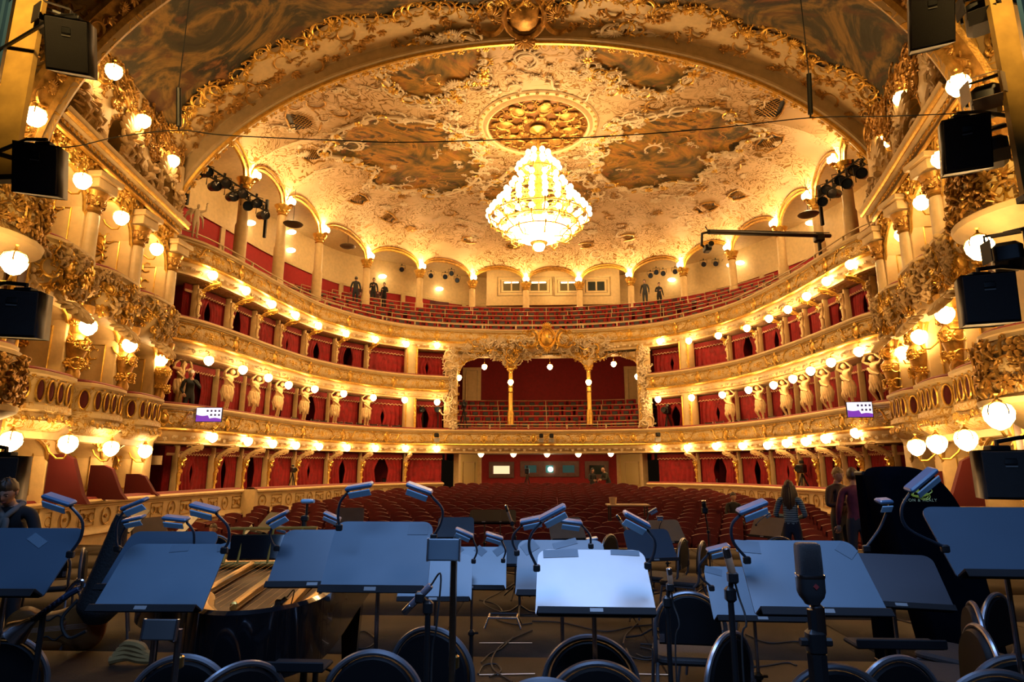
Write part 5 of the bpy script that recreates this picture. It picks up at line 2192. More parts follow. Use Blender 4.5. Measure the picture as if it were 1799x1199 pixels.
SB, SP = seat_meshes()
GLX = Path(np.concatenate([GL1.P, GL2.P]))
rest_b = MB()


def wall_x(y):
    l = -9.8 if y < 20.5 else np.interp(y, GL2.P[:, 1], GL2.P[:, 0])
    r = 9.5 if y < 20 else np.interp(y, GR2.P[::-1, 1], GR2.P[::-1, 0])
    return l + .55, r - .55


cnt = 0
sb_arr = None
for k in range(17):
    y0 = 14.7 + k * .98
    xl_, xr_ = wall_x(y0 - .3)
    if y0 > 29.2:
        xl_, xr_ = max(xl_, -4.3), min(xr_, 4.4)
    n = int((xr_ - xl_) / .60)
    for j in range(n):
        x = (xl_ + xr_) / 2 + (j - (n - 1) / 2 + (.25 if k % 2 else -.25)) * .60
        y = y0 - .006 * (x + .2) ** 2
        z = zst(y)
        rz = -.012 * (x + .2)
        if cnt < 300:
            o = bpy.data.objects.new('stalls_chair', SB)
            COL.objects.link(o)
            o.location = (x, y, z)
            o.rotation_euler = (0, 0, -rz)
            tag(o, 'red plush stalls chair, %s from the left in the %s row from the stage' % (nth(j + 1), nth(k + 1)), 'chair', 'red stalls seats')
            c = bpy.data.objects.new('seat_pan', SP)
            COL.objects.link(c)
            c.parent = o
            cnt += 1
        else:
            for me in (SB, SP):
                if me not in KIDS:
                    pass
            if sb_arr is None:
                sb_arr = []
                for me in (SB, SP):
                    V = np.empty(len(me.vertices) * 3)
                    me.vertices.foreach_get('co', V)
                    sb_arr.append((V.reshape(-1, 3), [np.array([list(p.vertices)]) for p in me.polygons]))
            for q, (V, F) in enumerate(sb_arr):
                if q == 0:
                    rest_b.add(V @ RZ(-rz).T + [x, y, z], F)
o = rest_b.build('stalls_seats', M_SEAT)
tag(o, 'red stalls seats of the rear rows before the red cabin wall', 'seat', None, 'stuff')

# ------------------------------------------------------------------ gallery and amphitheatre seats with rails
def row_seat():
    b = MB()
    b.rbox((0, .0, .62), (.56, .09, .50), .03)
    m1 = b.mesh('backrest', plain('gallery_plush', (.34, .008, .012), .8, vary=.2, vscale=5))
    b = MB()
    b.rbox((0, -.09, .66), (.30, .06, .20), .03)
    b.rbox((0, -.12, .42), (.44, .2, .07), .03)
    for sg in (-1, 1):
        b.box((sg * .24, -.02, .20), (.04, .16, .40))
    m2 = b.mesh('seat_pad', M_SEATDK)
    return m1, m2


GM1, GM2 = row_seat()


def place_rows(rows_, ranges, word, group, sp, rails, rail_h=.9):
    tot = 0
    for k, (d, z) in enumerate(rows_):
        a, c = ranges[k]
        L = np.linalg.norm(np.diff(np.array([HS.at(s, d)[:2] for s in np.linspace(a, c, 60)]), axis=0), axis=1).sum()
        n = int(L / sp)
        for j in range(n):
            s = a + (j + .5) / n * (c - a)
            nn = HS.nrm(s)
            o = bpy.data.objects.new(word + '_chair', GM1)
            COL.objects.link(o)
            o.location = HS.at(s, d + .2, z)
            o.rotation_euler = (0, 0, atan2(nn[1], nn[0]) - pi / 2)
            tag(o, 'red chair with dark pad, %s from the left in the %s row of the %s' % (nth(j + 1), nth(k + 1), word), 'chair', group)
            ch = bpy.data.objects.new('seat_pad', GM2)
            COL.objects.link(ch)
            ch.parent = o
            tot += 1
        if k in rails:
            t = thing('row_rail', 'thin cream rail before the %s row of the %s' % (nth(k + 1), word), 'railing', HS.at((a + c) / 2, d - .35, z), 0, 'rails of the ' + word)
            b = MB()
            b.tube([HS.at(s, d - .36, z + rail_h) for s in np.linspace(a, c, max(6, int(L / .8)))], .018, 5)
            b.build('handrail', M_RAIL, t, True)
            m = max(2, int(L / 2.6))
            for j in range(m + 1):
                b = MB()
                p = HS.at(a + (c - a) * j / m, d - .36, z)
                b.tube([p, p + [0, 0, rail_h]], .02, 5)
                b.build('post', M_RAIL, t, True)
    return tot


M_RAIL = plain('rail_cream', (.72, .55, .28), .4, metal=.2)
ga, gc = LS[0] + .8, RS[0] - .8
SG = [min(LS) + 1.2, max(RS) - 1.2]
cs = HS.hit(943, 620)[0]
rngs = [(SG[0] + .4, SG[1] - .4), (SG[0] + .8, SG[1] - .8), (SG[0] + 2.0, SG[1] - 2.0), (LS[3], max(RS) - (LS[3] - min(LS))), (LS[5], RS[3] + .0), (LS[6], RS[2])]
rngs = [(min(r), max(r)) for r in rngs]
rngs[3] = (LS[3], sorted(RS)[5])
rngs[4] = (LS[5], sorted(RS)[3])
rngs[5] = (LS[6], sorted(RS)[2])
n1 = place_rows([(d, z) for d, z in GST[:6]], rngs, 'gallery', 'gallery seats', .70, {1, 2, 3, 4, 5}, .72)
n2 = place_rows(AMPH, [(sL + .45, sR - .45)] * 7, 'amphitheatre', 'amphitheatre seats', .62, {1, 2, 3, 4, 5, 6}, .80)
print('seats', cnt, n1, n2)
for (zt, a, c, lab) in ((Z3, S0 + .3, S1 - .3, 'cream safety rail along the topmost gallery front'), (Z1, sL + .2, sR - .2, 'cream safety rail along the amphitheatre front')):
    t = thing('safety_rail', lab, 'railing', HS.at((a + c) / 2, .14, zt))
    b = MB()
    b.tube([HS.at(s, .14, zt + .27) for s in np.linspace(a, c, int((c - a) / .5))], .026, 6)
    b.build('handrail', M_RAIL, t, True)
    m = int((c - a) / 1.7)
    for j in range(m + 1):
        b = MB()
        p = HS.at(a + (c - a) * j / m, .14, zt)
        b.rbox(p + [0, 0, .14], (.07, .05, .28), .01)
        b.build('post', M_RAIL, t, True)

# chairs standing in the lowest balcony boxes
def box_chair():
    t = thing('box_chair', 'x', 'chair', (0, 0, -50))
    b = MB()
    b.rbox((0, 0, .45), (.44, .42, .06), .04)
    b.rbox((0, .2, .78), (.40, .05, .26), .03)
    b.build('cushion', M_SEATBLK, t)
    b = MB()
    b.tube([(-.22, -.18, 0), (-.22, -.16, .45), (-.22, .2, .45), (-.22, .23, .94), (.22, .23, .94), (.22, .2, .45), (.22, -.16, .45), (.22, -.18, 0)], .018, 6)
    b.tube([(-.22, .2, .45), (-.22, .25, 0)], .018, 6)
    b.tube([(.22, .2, .45), (.22, .25, 0)], .018, 6)
    b.build('frame', M_CHROME, t)
    kids(t)
    return t


BC = box_chair()
for side, pxs in (('left', (528, 562, 576, 603, 620, 640, 662, 680, 700, 712)), ('right', (1238, 1256, 1282, 1298, 1316, 1345, 1372, 1405))):
    for i, px in enumerate(pxs):
        s, z = HS.hit(px, 740, .35)
        n = HS.nrm(s)
        dup(BC, HS.at(s, .42, Z1 - .74), atan2(n[1], n[0]) - pi / 2, 'chrome chair behind the lowest balcony front, %s from the left on the %s side' % (nth(i + 1), side), 'chairs in the lowest balcony')
for i, (px, s0) in enumerate(((640, 'left'), (690, 'left'), (755, 'left'), (1235, 'right'), (1180, 'right'), (1330, 'right'))):
    s, z = HS.hit(px, 845, .5)
    n = HS.nrm(s)
    dup(BC, HS.at(s, 1.0, .17), atan2(n[1], n[0]) - pi / 2, 'chrome framed chair inside the ground boxes, %s from the left' % nth(1 + sorted((640, 690, 755, 1235, 1180, 1330)).index(px)), 'chairs in the ground boxes')
drop([BC])

# ------------------------------------------------------------------ spotlights and rigs
def spot_meshes():
    b = MB()
    b.lathe([(0, -.28), (.09, -.28), (.12, -.2), (.12, .02), (.15, .12), (.15, .24), (.13, .24)], n=12)
    b.tube([(-.19, 0, -.05), (-.2, .22, -.05), (.2, .22, -.05), (.19, 0, -.05)], .014, 5)
    b.box((0, .27, -.05), (.06, .1, .06))
    body = b.mesh('housing', M_BLACKM)
    b = MB()
    b.lathe([(0, .205), (.12, .215), (.13, .20)], n=12)
    lens = b.mesh('lens', plain('spot_lens', (.02, .03, .05), .1, coat=1))
    return body, lens


SPB, SPL = spot_meshes()


def spot(p, d, label, group=None, s=1.0):
    o = bpy.data.objects.new('spotlight', SPB)
    COL.objects.link(o)
    o.location = [float(q) for q in p]
    M = Matrix(align(d).tolist())
    o.rotation_euler = M.to_euler()
    o.scale = (s, s, s)
    tag(o, label, 'spotlight', group)
    c = bpy.data.objects.new('lens', SPL)
    COL.objects.link(c)
    c.parent = o
    return o


def rig(side, pts, Y0):
    """lighting truss at the end of the gallery with spotlights hung along it"""
    A, B = np.array(at(*pts[0])), np.array(at(*pts[1]))
    t = thing('lighting_truss', 'black lighting truss across the %s end of the gallery' % side, 'truss', (A + B) / 2)
    up = np.array([0, 0, .32])
    for o_, nm in ((0 * up, 'lower_tube'), (up, 'upper_tube')):
        b = MB()
        b.tube([A + o_, B + o_], .035, 6)
        b.build('chord', M_BLACK, t, True)
    b = MB()
    n = 8
    for k in range(n):
        P = A + (B - A) * k / n
        Q = A + (B - A) * (k + 1) / n
        b.tube([P, Q + up], .015, 4)
        b.tube([P, P + up], .015, 4)
    b.build('bracing', M_BLACK, t, True)
    rr = random.Random(5)
    for k in range(9):
        f = (k + .5) / 9
        p = A + (B - A) * f + [0, 0, -.25 + .3 * (k % 2)]
        spot(p, (rr.uniform(-.3, .3) - p[0] * .08, -1, -.35), '%s black spotlight from the stage on the %s gallery truss' % (nth(9 - k) if side == 'left' and False else nth(k + 1), side), 'spotlights on the gallery trusses', 1.25)
    b = MB()
    b.box(B + [0, 0, -.3], (.1, .1, 1.6))
    b.build('upright', M_BLACK, t, True)
    b = MB()
    b.box(A + [0, 0, -.5], (.1, .1, 1.8))
    b.build('upright', M_BLACK, t, True)


rig('left', ((335, 290, 18.2), (468, 372, 22.5)), 0)
rig('right', ((1548, 268, 18.0), (1440, 348, 22.3)), 0)
for i, (px, py) in enumerate(((657, 466), (671, 466), (683, 470), (706, 473), (757, 484), (782, 486), (793, 480), (803, 492))):
    spot(at(px, py, 36.5), (.2, -1, -.5), 'black spotlight hung in the gallery arches left of the booth, %s from the left' % nth(i + 1), 'spotlights in the gallery arches')
for i, (px, py) in enumerate(((1143, 484), (1153, 478), (1165, 480), (1186, 477), (1236, 464), (1257, 463), (1272, 458), (1282, 455))):
    spot(at(px, py, 36.0), (-.2, -1, -.5), 'black spotlight hung in the gallery arches right of the booth, %s from the left' % nth(i + 1), 'spotlights in the gallery arches')
for i, (px, py) in enumerate(((743, 720), (770, 720))):
    p = at(px, py, 31.0)
    spot(p, (.0, -1, -.1), '%s round black spotlight on a stand in the box left of the amphitheatre' % ('left', 'right')[i], 'stand spotlights in the box')
    b = MB()
    b.tube([p + [0, 0, -.2], p + [0, 0, -1.1]], .025, 6)
    b.rbox((p[0], p[1], Z1 - .98), (.4, .4, .06), .05)
    tag(b.build('light_stand', M_BLACKM), 'dark stand under the %s box spotlight left of the amphitheatre' % ('left', 'right')[i], 'stand')
# oval speakers in the gallery ceiling
for i, (px, py, Y) in enumerate(((515, 394, 24.5), (611, 433, 30.5), (1420, 377, 24.5))):
    p = at(px, py, Y)
    b = MB()
    b.ell(p, (.42, .42, .10), 16, 6)
    tag(b.build('ceiling_disc', plain('bronze_disc', (.10, .06, .03), .5)), 'oval dark bronze disc hung in a gallery arch, %s' % ('leftmost', 'second from the left', 'on the right side')[i], 'speaker', 'bronze discs in the gallery')
    b = MB()
    b.tube([p, p + [0, 0, 1.6]], .012, 4)
    tag(b.build('thin_rod', M_BLACK), 'thin rod holding a bronze gallery disc, ' + ('leftmost', 'second from the left', 'on the right side')[i], 'rod')

# camera crane on the right of the gallery
A, B = at(1438, 414, 23.2), at(1245, 408, 19.5)
t = thing('camera_crane', 'long black camera crane arm reaching out from the right gallery', 'crane', A)
b = MB()
d = (B - A) / np.linalg.norm(B - A)
b.tube([A - d * .8, B], .085, 8)
b.tube([A - d * .8 + [0, 0, .13], B + [0, 0, .08]], .02, 5)
b.build('arm', M_BLACK, t, True)
b = MB()
b.tube([B, B + np.array([-.22, 0, -.05]), B + np.array([-.26, 0, -.45]), B + np.array([-.05, 0, -.62])], .045, 7)
b.tube([B, B + np.array([-.1, 0, .2])], .02, 5)
b.build('remote_head', M_BLACK, t, True)
b = MB()
b.rbox(B + np.array([-.08, 0, -.58]), (.22, .36, .22), .04)
b.lathe([(0, 0), (.08, 0), (.09, .16), (0, .16)], B + np.array([-.08, -.34, -.58]), 10, RX(pi / 2))
b.build('camera', M_BLACKM, t, True)
b = MB()
b.rbox(A + [0, 0, -.1], (.35, .3, .35), .05)
b.tube([A, A + [0, 0, -1.6]], .07, 8)
b.build('pivot', M_BLACKM, t, True)

# television cameras on tripods, small boxes
def tv_camera(px, py, Y, label, s=1.0, zfl=None, rz=0):
    p = at(px, py, Y)
    h = p[2] - zfl
    t = thing('video_camera', label, 'camera', (p[0], p[1], zfl), rz)
    b = MB()
    b.rbox((0, 0, h), (.2 * s, .5 * s, .26 * s), .03)
    b.lathe([(0, 0), (.09 * s, 0), (.10 * s, .22 * s), (.08 * s, .22 * s), (0, .2 * s)], (0, -.25 * s, h), 10, RX(pi / 2))
    b.rbox((.0, .1 * s, h + .2 * s), (.12 * s, .14 * s, .1 * s), .02)
    b.build('camera_body', M_BLACKM, t)
    for q in range(3):
        a = q * 2.1 + .5
        b = MB()
        b.tube([(0, 0, h - .15 * s), (.42 * s * cos(a), .42 * s * sin(a), .02)], .025 * s, 6)
        b.build('tripod_leg', M_BLACK, t)
    b = MB()
    b.tube([(0, .2 * s, h - .1 * s), (.1 * s, .6 * s, h - .3 * s)], .015 * s, 5)
    b.build('pan_bar', M_BLACK, t)


tv_camera(815, 712, 31.8, 'black video camera on a tripod at the left end of the amphitheatre', 1.1, Z1 - .9, .2)
tv_camera(1172, 722, 30.3, 'black video camera on a tripod in the box right of the amphitheatre', 1.3, Z1 - .95, -.5)
tv_camera(926, 828, 30.5, 'black video camera on a tripod behind the stalls seats', 1.0, zst(30.5), 0)
tv_camera(1408, 824, 23.4, 'black video camera in a ground box on the right', 1.2, .17, -.6)
tv_camera(515, 826, 24.0, 'small dark camera in a ground box on the left', .8, .17, .6)
for i, (px, py) in enumerate(((767, 768), (951, 769), (969, 769), (1156, 767))):
    p = at(px, py, 29.5 if i in (0, 3) else 30.6)
    t = thing('small_camera', 'small black camera clipped to the lowest balcony front, %s' % ('left end', 'left of the middle pair', 'right of the middle pair', 'right end')[i], 'camera', p, 0, 'cameras on the balcony front')
    b = MB()
    b.rbox((0, 0, .08), (.2, .28, .2), .03)
    b.lathe([(0, 0), (.07, 0), (.08, .1), (0, .1)], (0, -.14, .08), 8, RX(pi / 2))
    b.build('camera_body', M_BLACKM, t)
    b = MB()
    b.rbox((0, .1, -.14), (.24, .22, .2), .02)
    b.build('clamp', plain('pale_clamp', (.5, .45, .38), .5) if i == 0 else bpy.data.materials['pale_clamp'], t)

# ------------------------------------------------------------------ purple and white screens on the lowest balcony
def screen(px0, py0, px1, py1, side):
    s, z = HS.hit((px0 + px1) / 2, (py0 + py1) / 2, -.48)
    n = HS.nrm(s)
    P = HS.at(s, -.48, z)
    Y = P[1]
    A, B = at(px0, py1, Y), at(px1, py0, Y)
    w, h = abs(B[0] - A[0]), abs(B[2] - A[2])
    rz = (.12 if side == 'left' else -.12)
    t = thing('screen', 'flat screen showing white and purple, on the %s of the lowest balcony' % side, 'screen', P, rz, None)
    b = MB()
    b.rbox((0, .03, 0), (w + .04, .05, h + .04), .01)
    b.tube([(0, .05, 0), (-.34 if side == 'left' else .34, .12, 0)], .04, 6)
    b.build('case', M_BLACK, t)
    pm = emis('screen_white', (.86, .82, 1.0), 1.3)
    pv = emis('screen_purple', (.30, .05, .62), .75)
    b = MB()
    b.grid([[(x, 0, -h / 2), (x, 0, h / 2)] for x in (-w / 2, w / 2)])
    b.build('picture', pm, t)
    b = MB()
    b.grid([[(x, -.004, -h / 2), (x, -.004, -h * (.02 if x < 0 else .30) + .03 * sin(9 * x))] for x in np.linspace(-w / 2, w / 2, 14)])
    b.build('purple_wave', pv, t)
    pd = emis('screen_dark', (.12, .08, .2), .3)
    for r in range(2):
        for c in range(4):
            if r == 1 and c == 0:
                continue
            b = MB()
            b.box((-w * .06 + c * w * .155, -.006, h * (.28 - .3 * r)), (w * .08, .002, h * .14))
            b.build('tile', pd, t)


screen(345, 717, 389, 741, 'left')
screen(1491, 707, 1530, 733, 'right')
# pale notice in the left ground box, exit of stage pole
p = at(272, 809, 17.5)
b = MB()
b.box(p, (.42, .03, .26))
tag(b.build('notice', plain('paper', (.55, .40, .24), .7)), 'pale paper notice in the near left ground box', 'notice')
A, B = at(1612, 785, 15.4), at(1628, 830, 15.4)
b = MB()
b.tube([A, B], .022, 6)
tag(b.build('snooker_pole', plain('pale_pole', (.6, .42, .2), .5)), 'thin pale pole leaning under the right wall lamp', 'pole').name = 'leaning_pole'

# ------------------------------------------------------------------ people in the house
def mcol(name, c, r=.7, **k):
    return plain(name, c, r, **k)


C_BLK = mcol('black_cloth', (.012, .012, .014), .8)
C_DK = mcol('dark_suit', (.02, .022, .026), .75)
C_GRN = mcol('grey_green_jacket', (.035, .04, .032), .8, vary=.2)
C_JEAN = mcol('dark_jeans', (.02, .025, .04), .8)
stand = {}
suit_man = dict(wrr=(.10, -.28, 1.22), elr=(.26, -.08, 1.15), wrl=(-.2, -.16, .95))


def house(px, ptop, Y, h, label, pose, top, legs, rz=0, **k):
    """a figure whose head top is seen at the pixel (px, ptop), standing at depth Y"""
    p = at(px, ptop, Y)
    return person('person', label, (p[0], p[1], p[2] - h), rz, pose, top, legs, height=h, **k)


_s = HS.hit(337, 690, .5)[0]
house(337, 651, float(HS.at(_s, .5)[1]), 1.72, 'elderly person in a black suit, hand at chin, standing in the left balcony box', dict(elr=(.30, -.10, 1.18), wrr=(.06, -.20, 1.42), wrl=(-.18, -.22, .98)), C_DK, C_DK, .6, hairc=(.55, .5, .45), look=.3, nod=.2)
house(1068, 820, 31.2, 1.72, 'balding person in a grey-green jacket leaning forward at the stalls rear', dict(chest=(0, -.14, 1.27), collar=(0, -.2, 1.41), neck=(0, -.24, 1.46), skull=(0, -.29, 1.53), shl=(-.17, -.19, 1.39), shr=(.17, -.19, 1.39), elr=(.22, -.3, 1.14), wrr=(.12, -.52, 1.12), ell=(-.2, -.3, 1.14), wrl=(-.1, -.52, 1.1)), C_GRN, C_DK, -1.0, hair=None, nod=.3)
house(1040, 823, 31.0, 1.66, 'dark dressed person facing the balding one at the stalls rear', dict(wrl=(-.12, -.3, 1.15), ell=(-.24, -.08, 1.14)), C_BLK, C_BLK, .5, hair='long', hairc=(.012, .008, .006))
house(626, 486, 31.6, 1.75, 'person in dark clothes seen from behind on the gallery, left of the booth', {}, C_DK, C_JEAN, pi + .2, hairc=(.03, .02, .01))
house(657, 489, 34.0, 1.7, 'person in black behind a gallery rail, next to the bigger one seen from behind', dict(wrl=(-.1, -.3, 1.2)), C_BLK, C_BLK, .4)
house(676, 497, 34.4, 1.62, 'smallest dark figure of the three left of the gallery booth', dict(wrr=(.1, -.3, 1.2)), C_BLK, C_BLK, -.3)
house(1132, 492, 36.4, 1.74, 'person in a black suit standing right of the gallery booth', {}, C_DK, C_DK, -.4)
house(1157, 497, 36.4, 1.64, 'person in black sitting back from the suited one on the right gallery', dict(wrl=(-.1, -.3, 1.15)), C_BLK, C_BLK, .2)
p = at(882, 822, YB + .28)
tq = house(882, 819, YB + .34, 1.75, 'person in a dark shirt behind the lit cabin window', {}, C_DK, C_DK, pi, hair='short')
sit = dict(pelvis=(0, .1, .48), belly=(0, .08, .63), chest=(0, .07, .82), collar=(0, .06, .98), neck=(0, .05, 1.05), skull=(0, .04, 1.13), shl=(-.17, .06, .96), shr=(.17, .06, .96), ell=(-.24, .0, .72), elr=(.24, .0, .72), wrl=(-.14, -.22, .62), wrr=(.14, -.22, .62),
           hil=(-.09, .05, .46), hir=(.09, .05, .46), knl=(-.11, -.38, .48), knr=(.11, -.38, .48), anl=(-.11, -.40, .10), anr=(.11, -.40, .10), tol=(-.12, -.55, .04), tor=(.12, -.55, .04))
def sitter(px, ptop, Y, label, rz, **k):
    p = at(px, ptop, Y)
    return person('person', label, (p[0], p[1], p[2] - 1.31), rz, sit, C_BLK, C_JEAN, **k)


sitter(1288, 866, 18.9, 'person in a black jacket sitting alone among the right stalls seats', 0, hairc=(.02, .012, .008))
# ------------------------------------------------------------------ orchestra: everything placed by pixel and distance from the camera
def px(x, y, zc):
    """the point seen at pixel (x, y), zc metres in front of the camera"""
    return np.array([0, 0, CZ]) + ray(x, y) * (zc / FPX)


def onfloor(x, y, z=0.0):
    return atz(x, y, z)


def rr_plate(w, h, rt, rb, n=5):
    """outline of a desk: wide rounded upper corners, small lower ones"""
    out = []
    for cx, cy_, r, a0 in ((w / 2 - rb, rb, rb, -pi / 2), (w / 2 * .97 - rt, h - rt, rt, 0), (-w / 2 * .97 + rt, h - rt, rt, pi / 2), (-w / 2 + rb, rb, rb, pi)):
        for k in range(n + 1):
            a = a0 + k / n * pi / 2
            out.append((cx + r * cos(a), cy_ + r * sin(a)))
    return out


STANDS = []


def music_stand(label, bx, by, wpx, tilt=43, yaw=0.0, w=.50, h=.34, mat=None, tape=(), group='orchestra music stands', roll=0.0, zc=None):
    zc = zc or FPX * w / wpx
    P = px(bx, by, zc)
    rz = yaw
    t = thing('music_stand', label, 'music stand', (P[0], P[1], 0), rz, group)
    th = radians(tilt)
    Rt = RY(roll) @ np.stack([[1, 0, 0], [0, sin(th), cos(th)], [0, -cos(th), sin(th)]], 1)     # columns: right, up the desk, out of the desk
    o = np.array([0, 0, P[2]])
    b = MB()
    out = np.array(rr_plate(w, h, .05, .012))
    nseg = 7
    rings = []
    for sx, dz in ((1.0, .0), (1.0, -.006)):
        rings.append([(x * sx, y, dz + .018 * (1 - (2 * y / h - 1) ** 2) * 0) for x, y in out])
    b.loft(rings, o, Rt)
    d = b.build('desk', mat or M_DESK, t)
    b = MB()
    b.tube([o + Rt @ np.array(q) for q in ((-w / 2 + .01, .004, .0), (-w / 2 + .012, 0, .045), (w / 2 - .012, 0, .045), (w / 2 - .01, .004, 0))], .007, 6)
    b.rbox(o + Rt @ np.array([0, -.004, .022]), (w - .02, .006, .05), .003, R=Rt)
    b.rbox(o + Rt @ np.array([0, -.014, .05]), (w - .02, .034, .006), .003, R=Rt)
    b.build('lip', M_MATT, t)
    b = MB()
    b.rbox(o + Rt @ np.array([0, -.014, .054]), (.055, .018, .003), .002, R=Rt)
    b.build('name_plate', plain('pale_plate', (.12, .125, .13), .5) if 'pale_plate' not in bpy.data.materials else bpy.data.materials['pale_plate'], t)
    for u, v, a, tw, tl in tape:
        b = MB()
        Ra = Rt @ RZ(a)
        b.box(o + Rt @ np.array([u * w / 2, v * h, .0012]), (tw, tl, .0015), Ra)
        b.build('tape_piece', M_TAPE, t)
    c = o + Rt @ np.array([0, h * .38, -.03])
    b = MB()
    b.tube([c + Rt @ np.array([0, 0, .02]), c, c + [0, .0, -.06], (c[0], c[1], .42)], .010, 8)
    b.build('inner_tube', M_CHROME, t)
    b = MB()
    b.tube([(c[0], c[1], P[2] * .62), (c[0], c[1], .05)], .015, 8)
    b.rbox((c[0], c[1], P[2] * .62), (.05, .05, .05), .02)
    b.tube([(c[0], c[1], P[2] * .62), (c[0] + .05, c[1], P[2] * .62)], .008, 6)
    b.build('pole', M_BLACKM, t)
    for k in range(3):
        a = k * 2 * pi / 3 + .5
        b = MB()
        b.tube([(c[0], c[1], .12), (c[0] + .12 * cos(a), c[1] + .12 * sin(a), .045), (c[0] + .27 * cos(a), c[1] + .27 * sin(a), .012)], .011, 6)
        b.build('leg', M_BLACKM, t)
    STANDS.append((t, P, zc))
    return t


TP = ((-.55, .93, .05, .16, .045), (.62, .95, -.05, .13, .03))
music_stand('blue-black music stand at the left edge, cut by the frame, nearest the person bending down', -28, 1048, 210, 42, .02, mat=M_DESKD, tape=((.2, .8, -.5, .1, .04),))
music_stand('big blue-black music stand left of the open grand piano', 257, 1074, 197, 40, .03, tape=((.05, .93, .1, .09, .04), (.9, .95, .3, .06, .04)))
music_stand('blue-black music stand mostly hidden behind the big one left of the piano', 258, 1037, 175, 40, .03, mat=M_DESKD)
music_stand('big blue-black music stand in front of the piano with two reading lamps above', 655, 1038, 192, 32, .0, tape=((.68, .88, 0, .10, .055),))
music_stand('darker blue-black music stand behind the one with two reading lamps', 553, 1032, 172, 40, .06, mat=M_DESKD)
music_stand('pale shining music stand in the middle, brightest of all', 1047, 1082, 213, 48, -.01, mat=M_DESKW, tape=TP)
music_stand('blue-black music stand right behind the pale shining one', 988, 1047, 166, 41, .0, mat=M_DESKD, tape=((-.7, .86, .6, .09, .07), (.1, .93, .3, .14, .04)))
music_stand('small blue-black music stand with taped top corners, beside the phone holder', 826, 1036, 126, 41, .0, tape=((-.5, .9, .7, .09, .06), (.2, .9, -.7, .08, .06), (.75, .9, .7, .08, .06)))
music_stand('blue-black music stand hanging low behind the phone holder', 762, 1056, 132, 38, .04)
music_stand('small blue-black music stand farthest back in the middle block', 912, 996, 78, 40, .0)
music_stand('big blue music stand on the right behind the large microphone', 1445, 1082, 230, 43, -.02, tape=((-.8, .9, -.1, .10, .06), (.8, .86, .8, .06, .07)))
music_stand('pale blue music stand beside the slender microphone on the right', 1336, 1092, 160, 43, -.02, tape=((-.75, .91, -.3, .10, .045),))
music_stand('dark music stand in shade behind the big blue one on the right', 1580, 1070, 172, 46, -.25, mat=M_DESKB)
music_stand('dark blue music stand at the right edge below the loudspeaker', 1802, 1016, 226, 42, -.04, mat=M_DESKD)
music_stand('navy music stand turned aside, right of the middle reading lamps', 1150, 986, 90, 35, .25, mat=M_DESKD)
for i, (bx, by, wp, tilt, yaw, zc, lab) in enumerate(((1000, 950, 54, 35, .3, 8.2, 'warm-lit brown music stand standing alone before the stalls seats, left of the middle chair'),
                                                      (1178, 955, 58, 35, .35, 8.0, 'warm-lit brown music stand behind the navy one, right of the middle'),
                                                      (1342, 945, 30, 35, -.9, 9.0, 'small warm-lit tan music stand edge-on, left of the long-haired person'),
                                                      (800, 948, 62, 38, .1, 8.2, 'dark brown music stand above the phone holder'),
                                                      (268, 950, 30, 30, 1.15, 8.4, 'warm-lit grey-brown music stand edge-on near the left wall'),
                                                      (612, 925, 40, 30, .2, 10.5, 'small dark music stand behind the two reading lamps'))):
    music_stand(lab, bx, by, wp, tilt, yaw, mat=M_WARMDESK if i != 3 else M_DESK, zc=zc)
for i, (bx, by, wp, yaw, zc, lab) in enumerate(((850, 921, 44, .0, 9.5, 'black flat music stand, left of a pair before the stalls seats'), (878, 921, 44, .0, 9.5, 'black flat music stand, right of a pair before the stalls seats'),
                                                (312, 940, 60, -.9, 8.0, 'black music stand turned sideways near the left wall'), (456, 937, 62, -.8, 8.5, 'black music stand turned sideways before the left wall step'),
                                                (408, 962, 55, -1.1, 8.0, 'black music stand seen almost edge-on beside the seated person'), (215, 935, 50, -.7, 7.6, 'black music stand behind the black bag on the left'))):
    music_stand(lab, bx, by, wp, 55 if i < 2 else 40, yaw, mat=M_BLACKM, zc=zc)


# reading lamps on goosenecks, clipped to the stands
def reading_lamp(label, hx, hy, ang, pts, zc, L=.125, hue=None):
    """head at a pixel, tilted by ang (degrees, screen sense), neck through pixels"""
    H = px(hx, hy, zc)
    t = thing('reading_lamp', label, 'lamp', H, 0, 'gooseneck reading lamps')
    a = radians(ang)
    ax = CR * cos(a) + CU * sin(a)
    dn = -CU * cos(a) + CR * sin(a)
    R = np.stack([ax, np.cross(dn, ax), -dn], 1)
    if np.linalg.det(R) < 0:
        R[:, 1] *= -1
    b = MB()
    b.rbox(R @ np.array([0, 0, .008]), (L, .055, .020), .008, R=R)
    b.build('hood', M_LAMPB, t)
    b = MB()
    Rf = R @ RX(.5)
    b.rbox(R @ np.array([.0, -.02, -.022]), (L * .8, .006, .038), .003, R=Rf)
    b.build('shade', M_LAMPC, t)
    pp = [px(x, y, zc) for x, y in pts]
    P = catmull([H - ax * (L * .5 if (pts[0][0] - hx) < 0 else -L * .5) + np.array([0, 0, .0])] + pp, 6) - H
    b = MB()
    b.tube(P, .0062, 7)
    b.build('gooseneck', M_NECK, t)
    b = MB()
    e = P[-1]
    b.rbox(e + [0, 0, -.006], (.03, .02, .03), .005)
    b.build('clip', M_BLACKM, t)


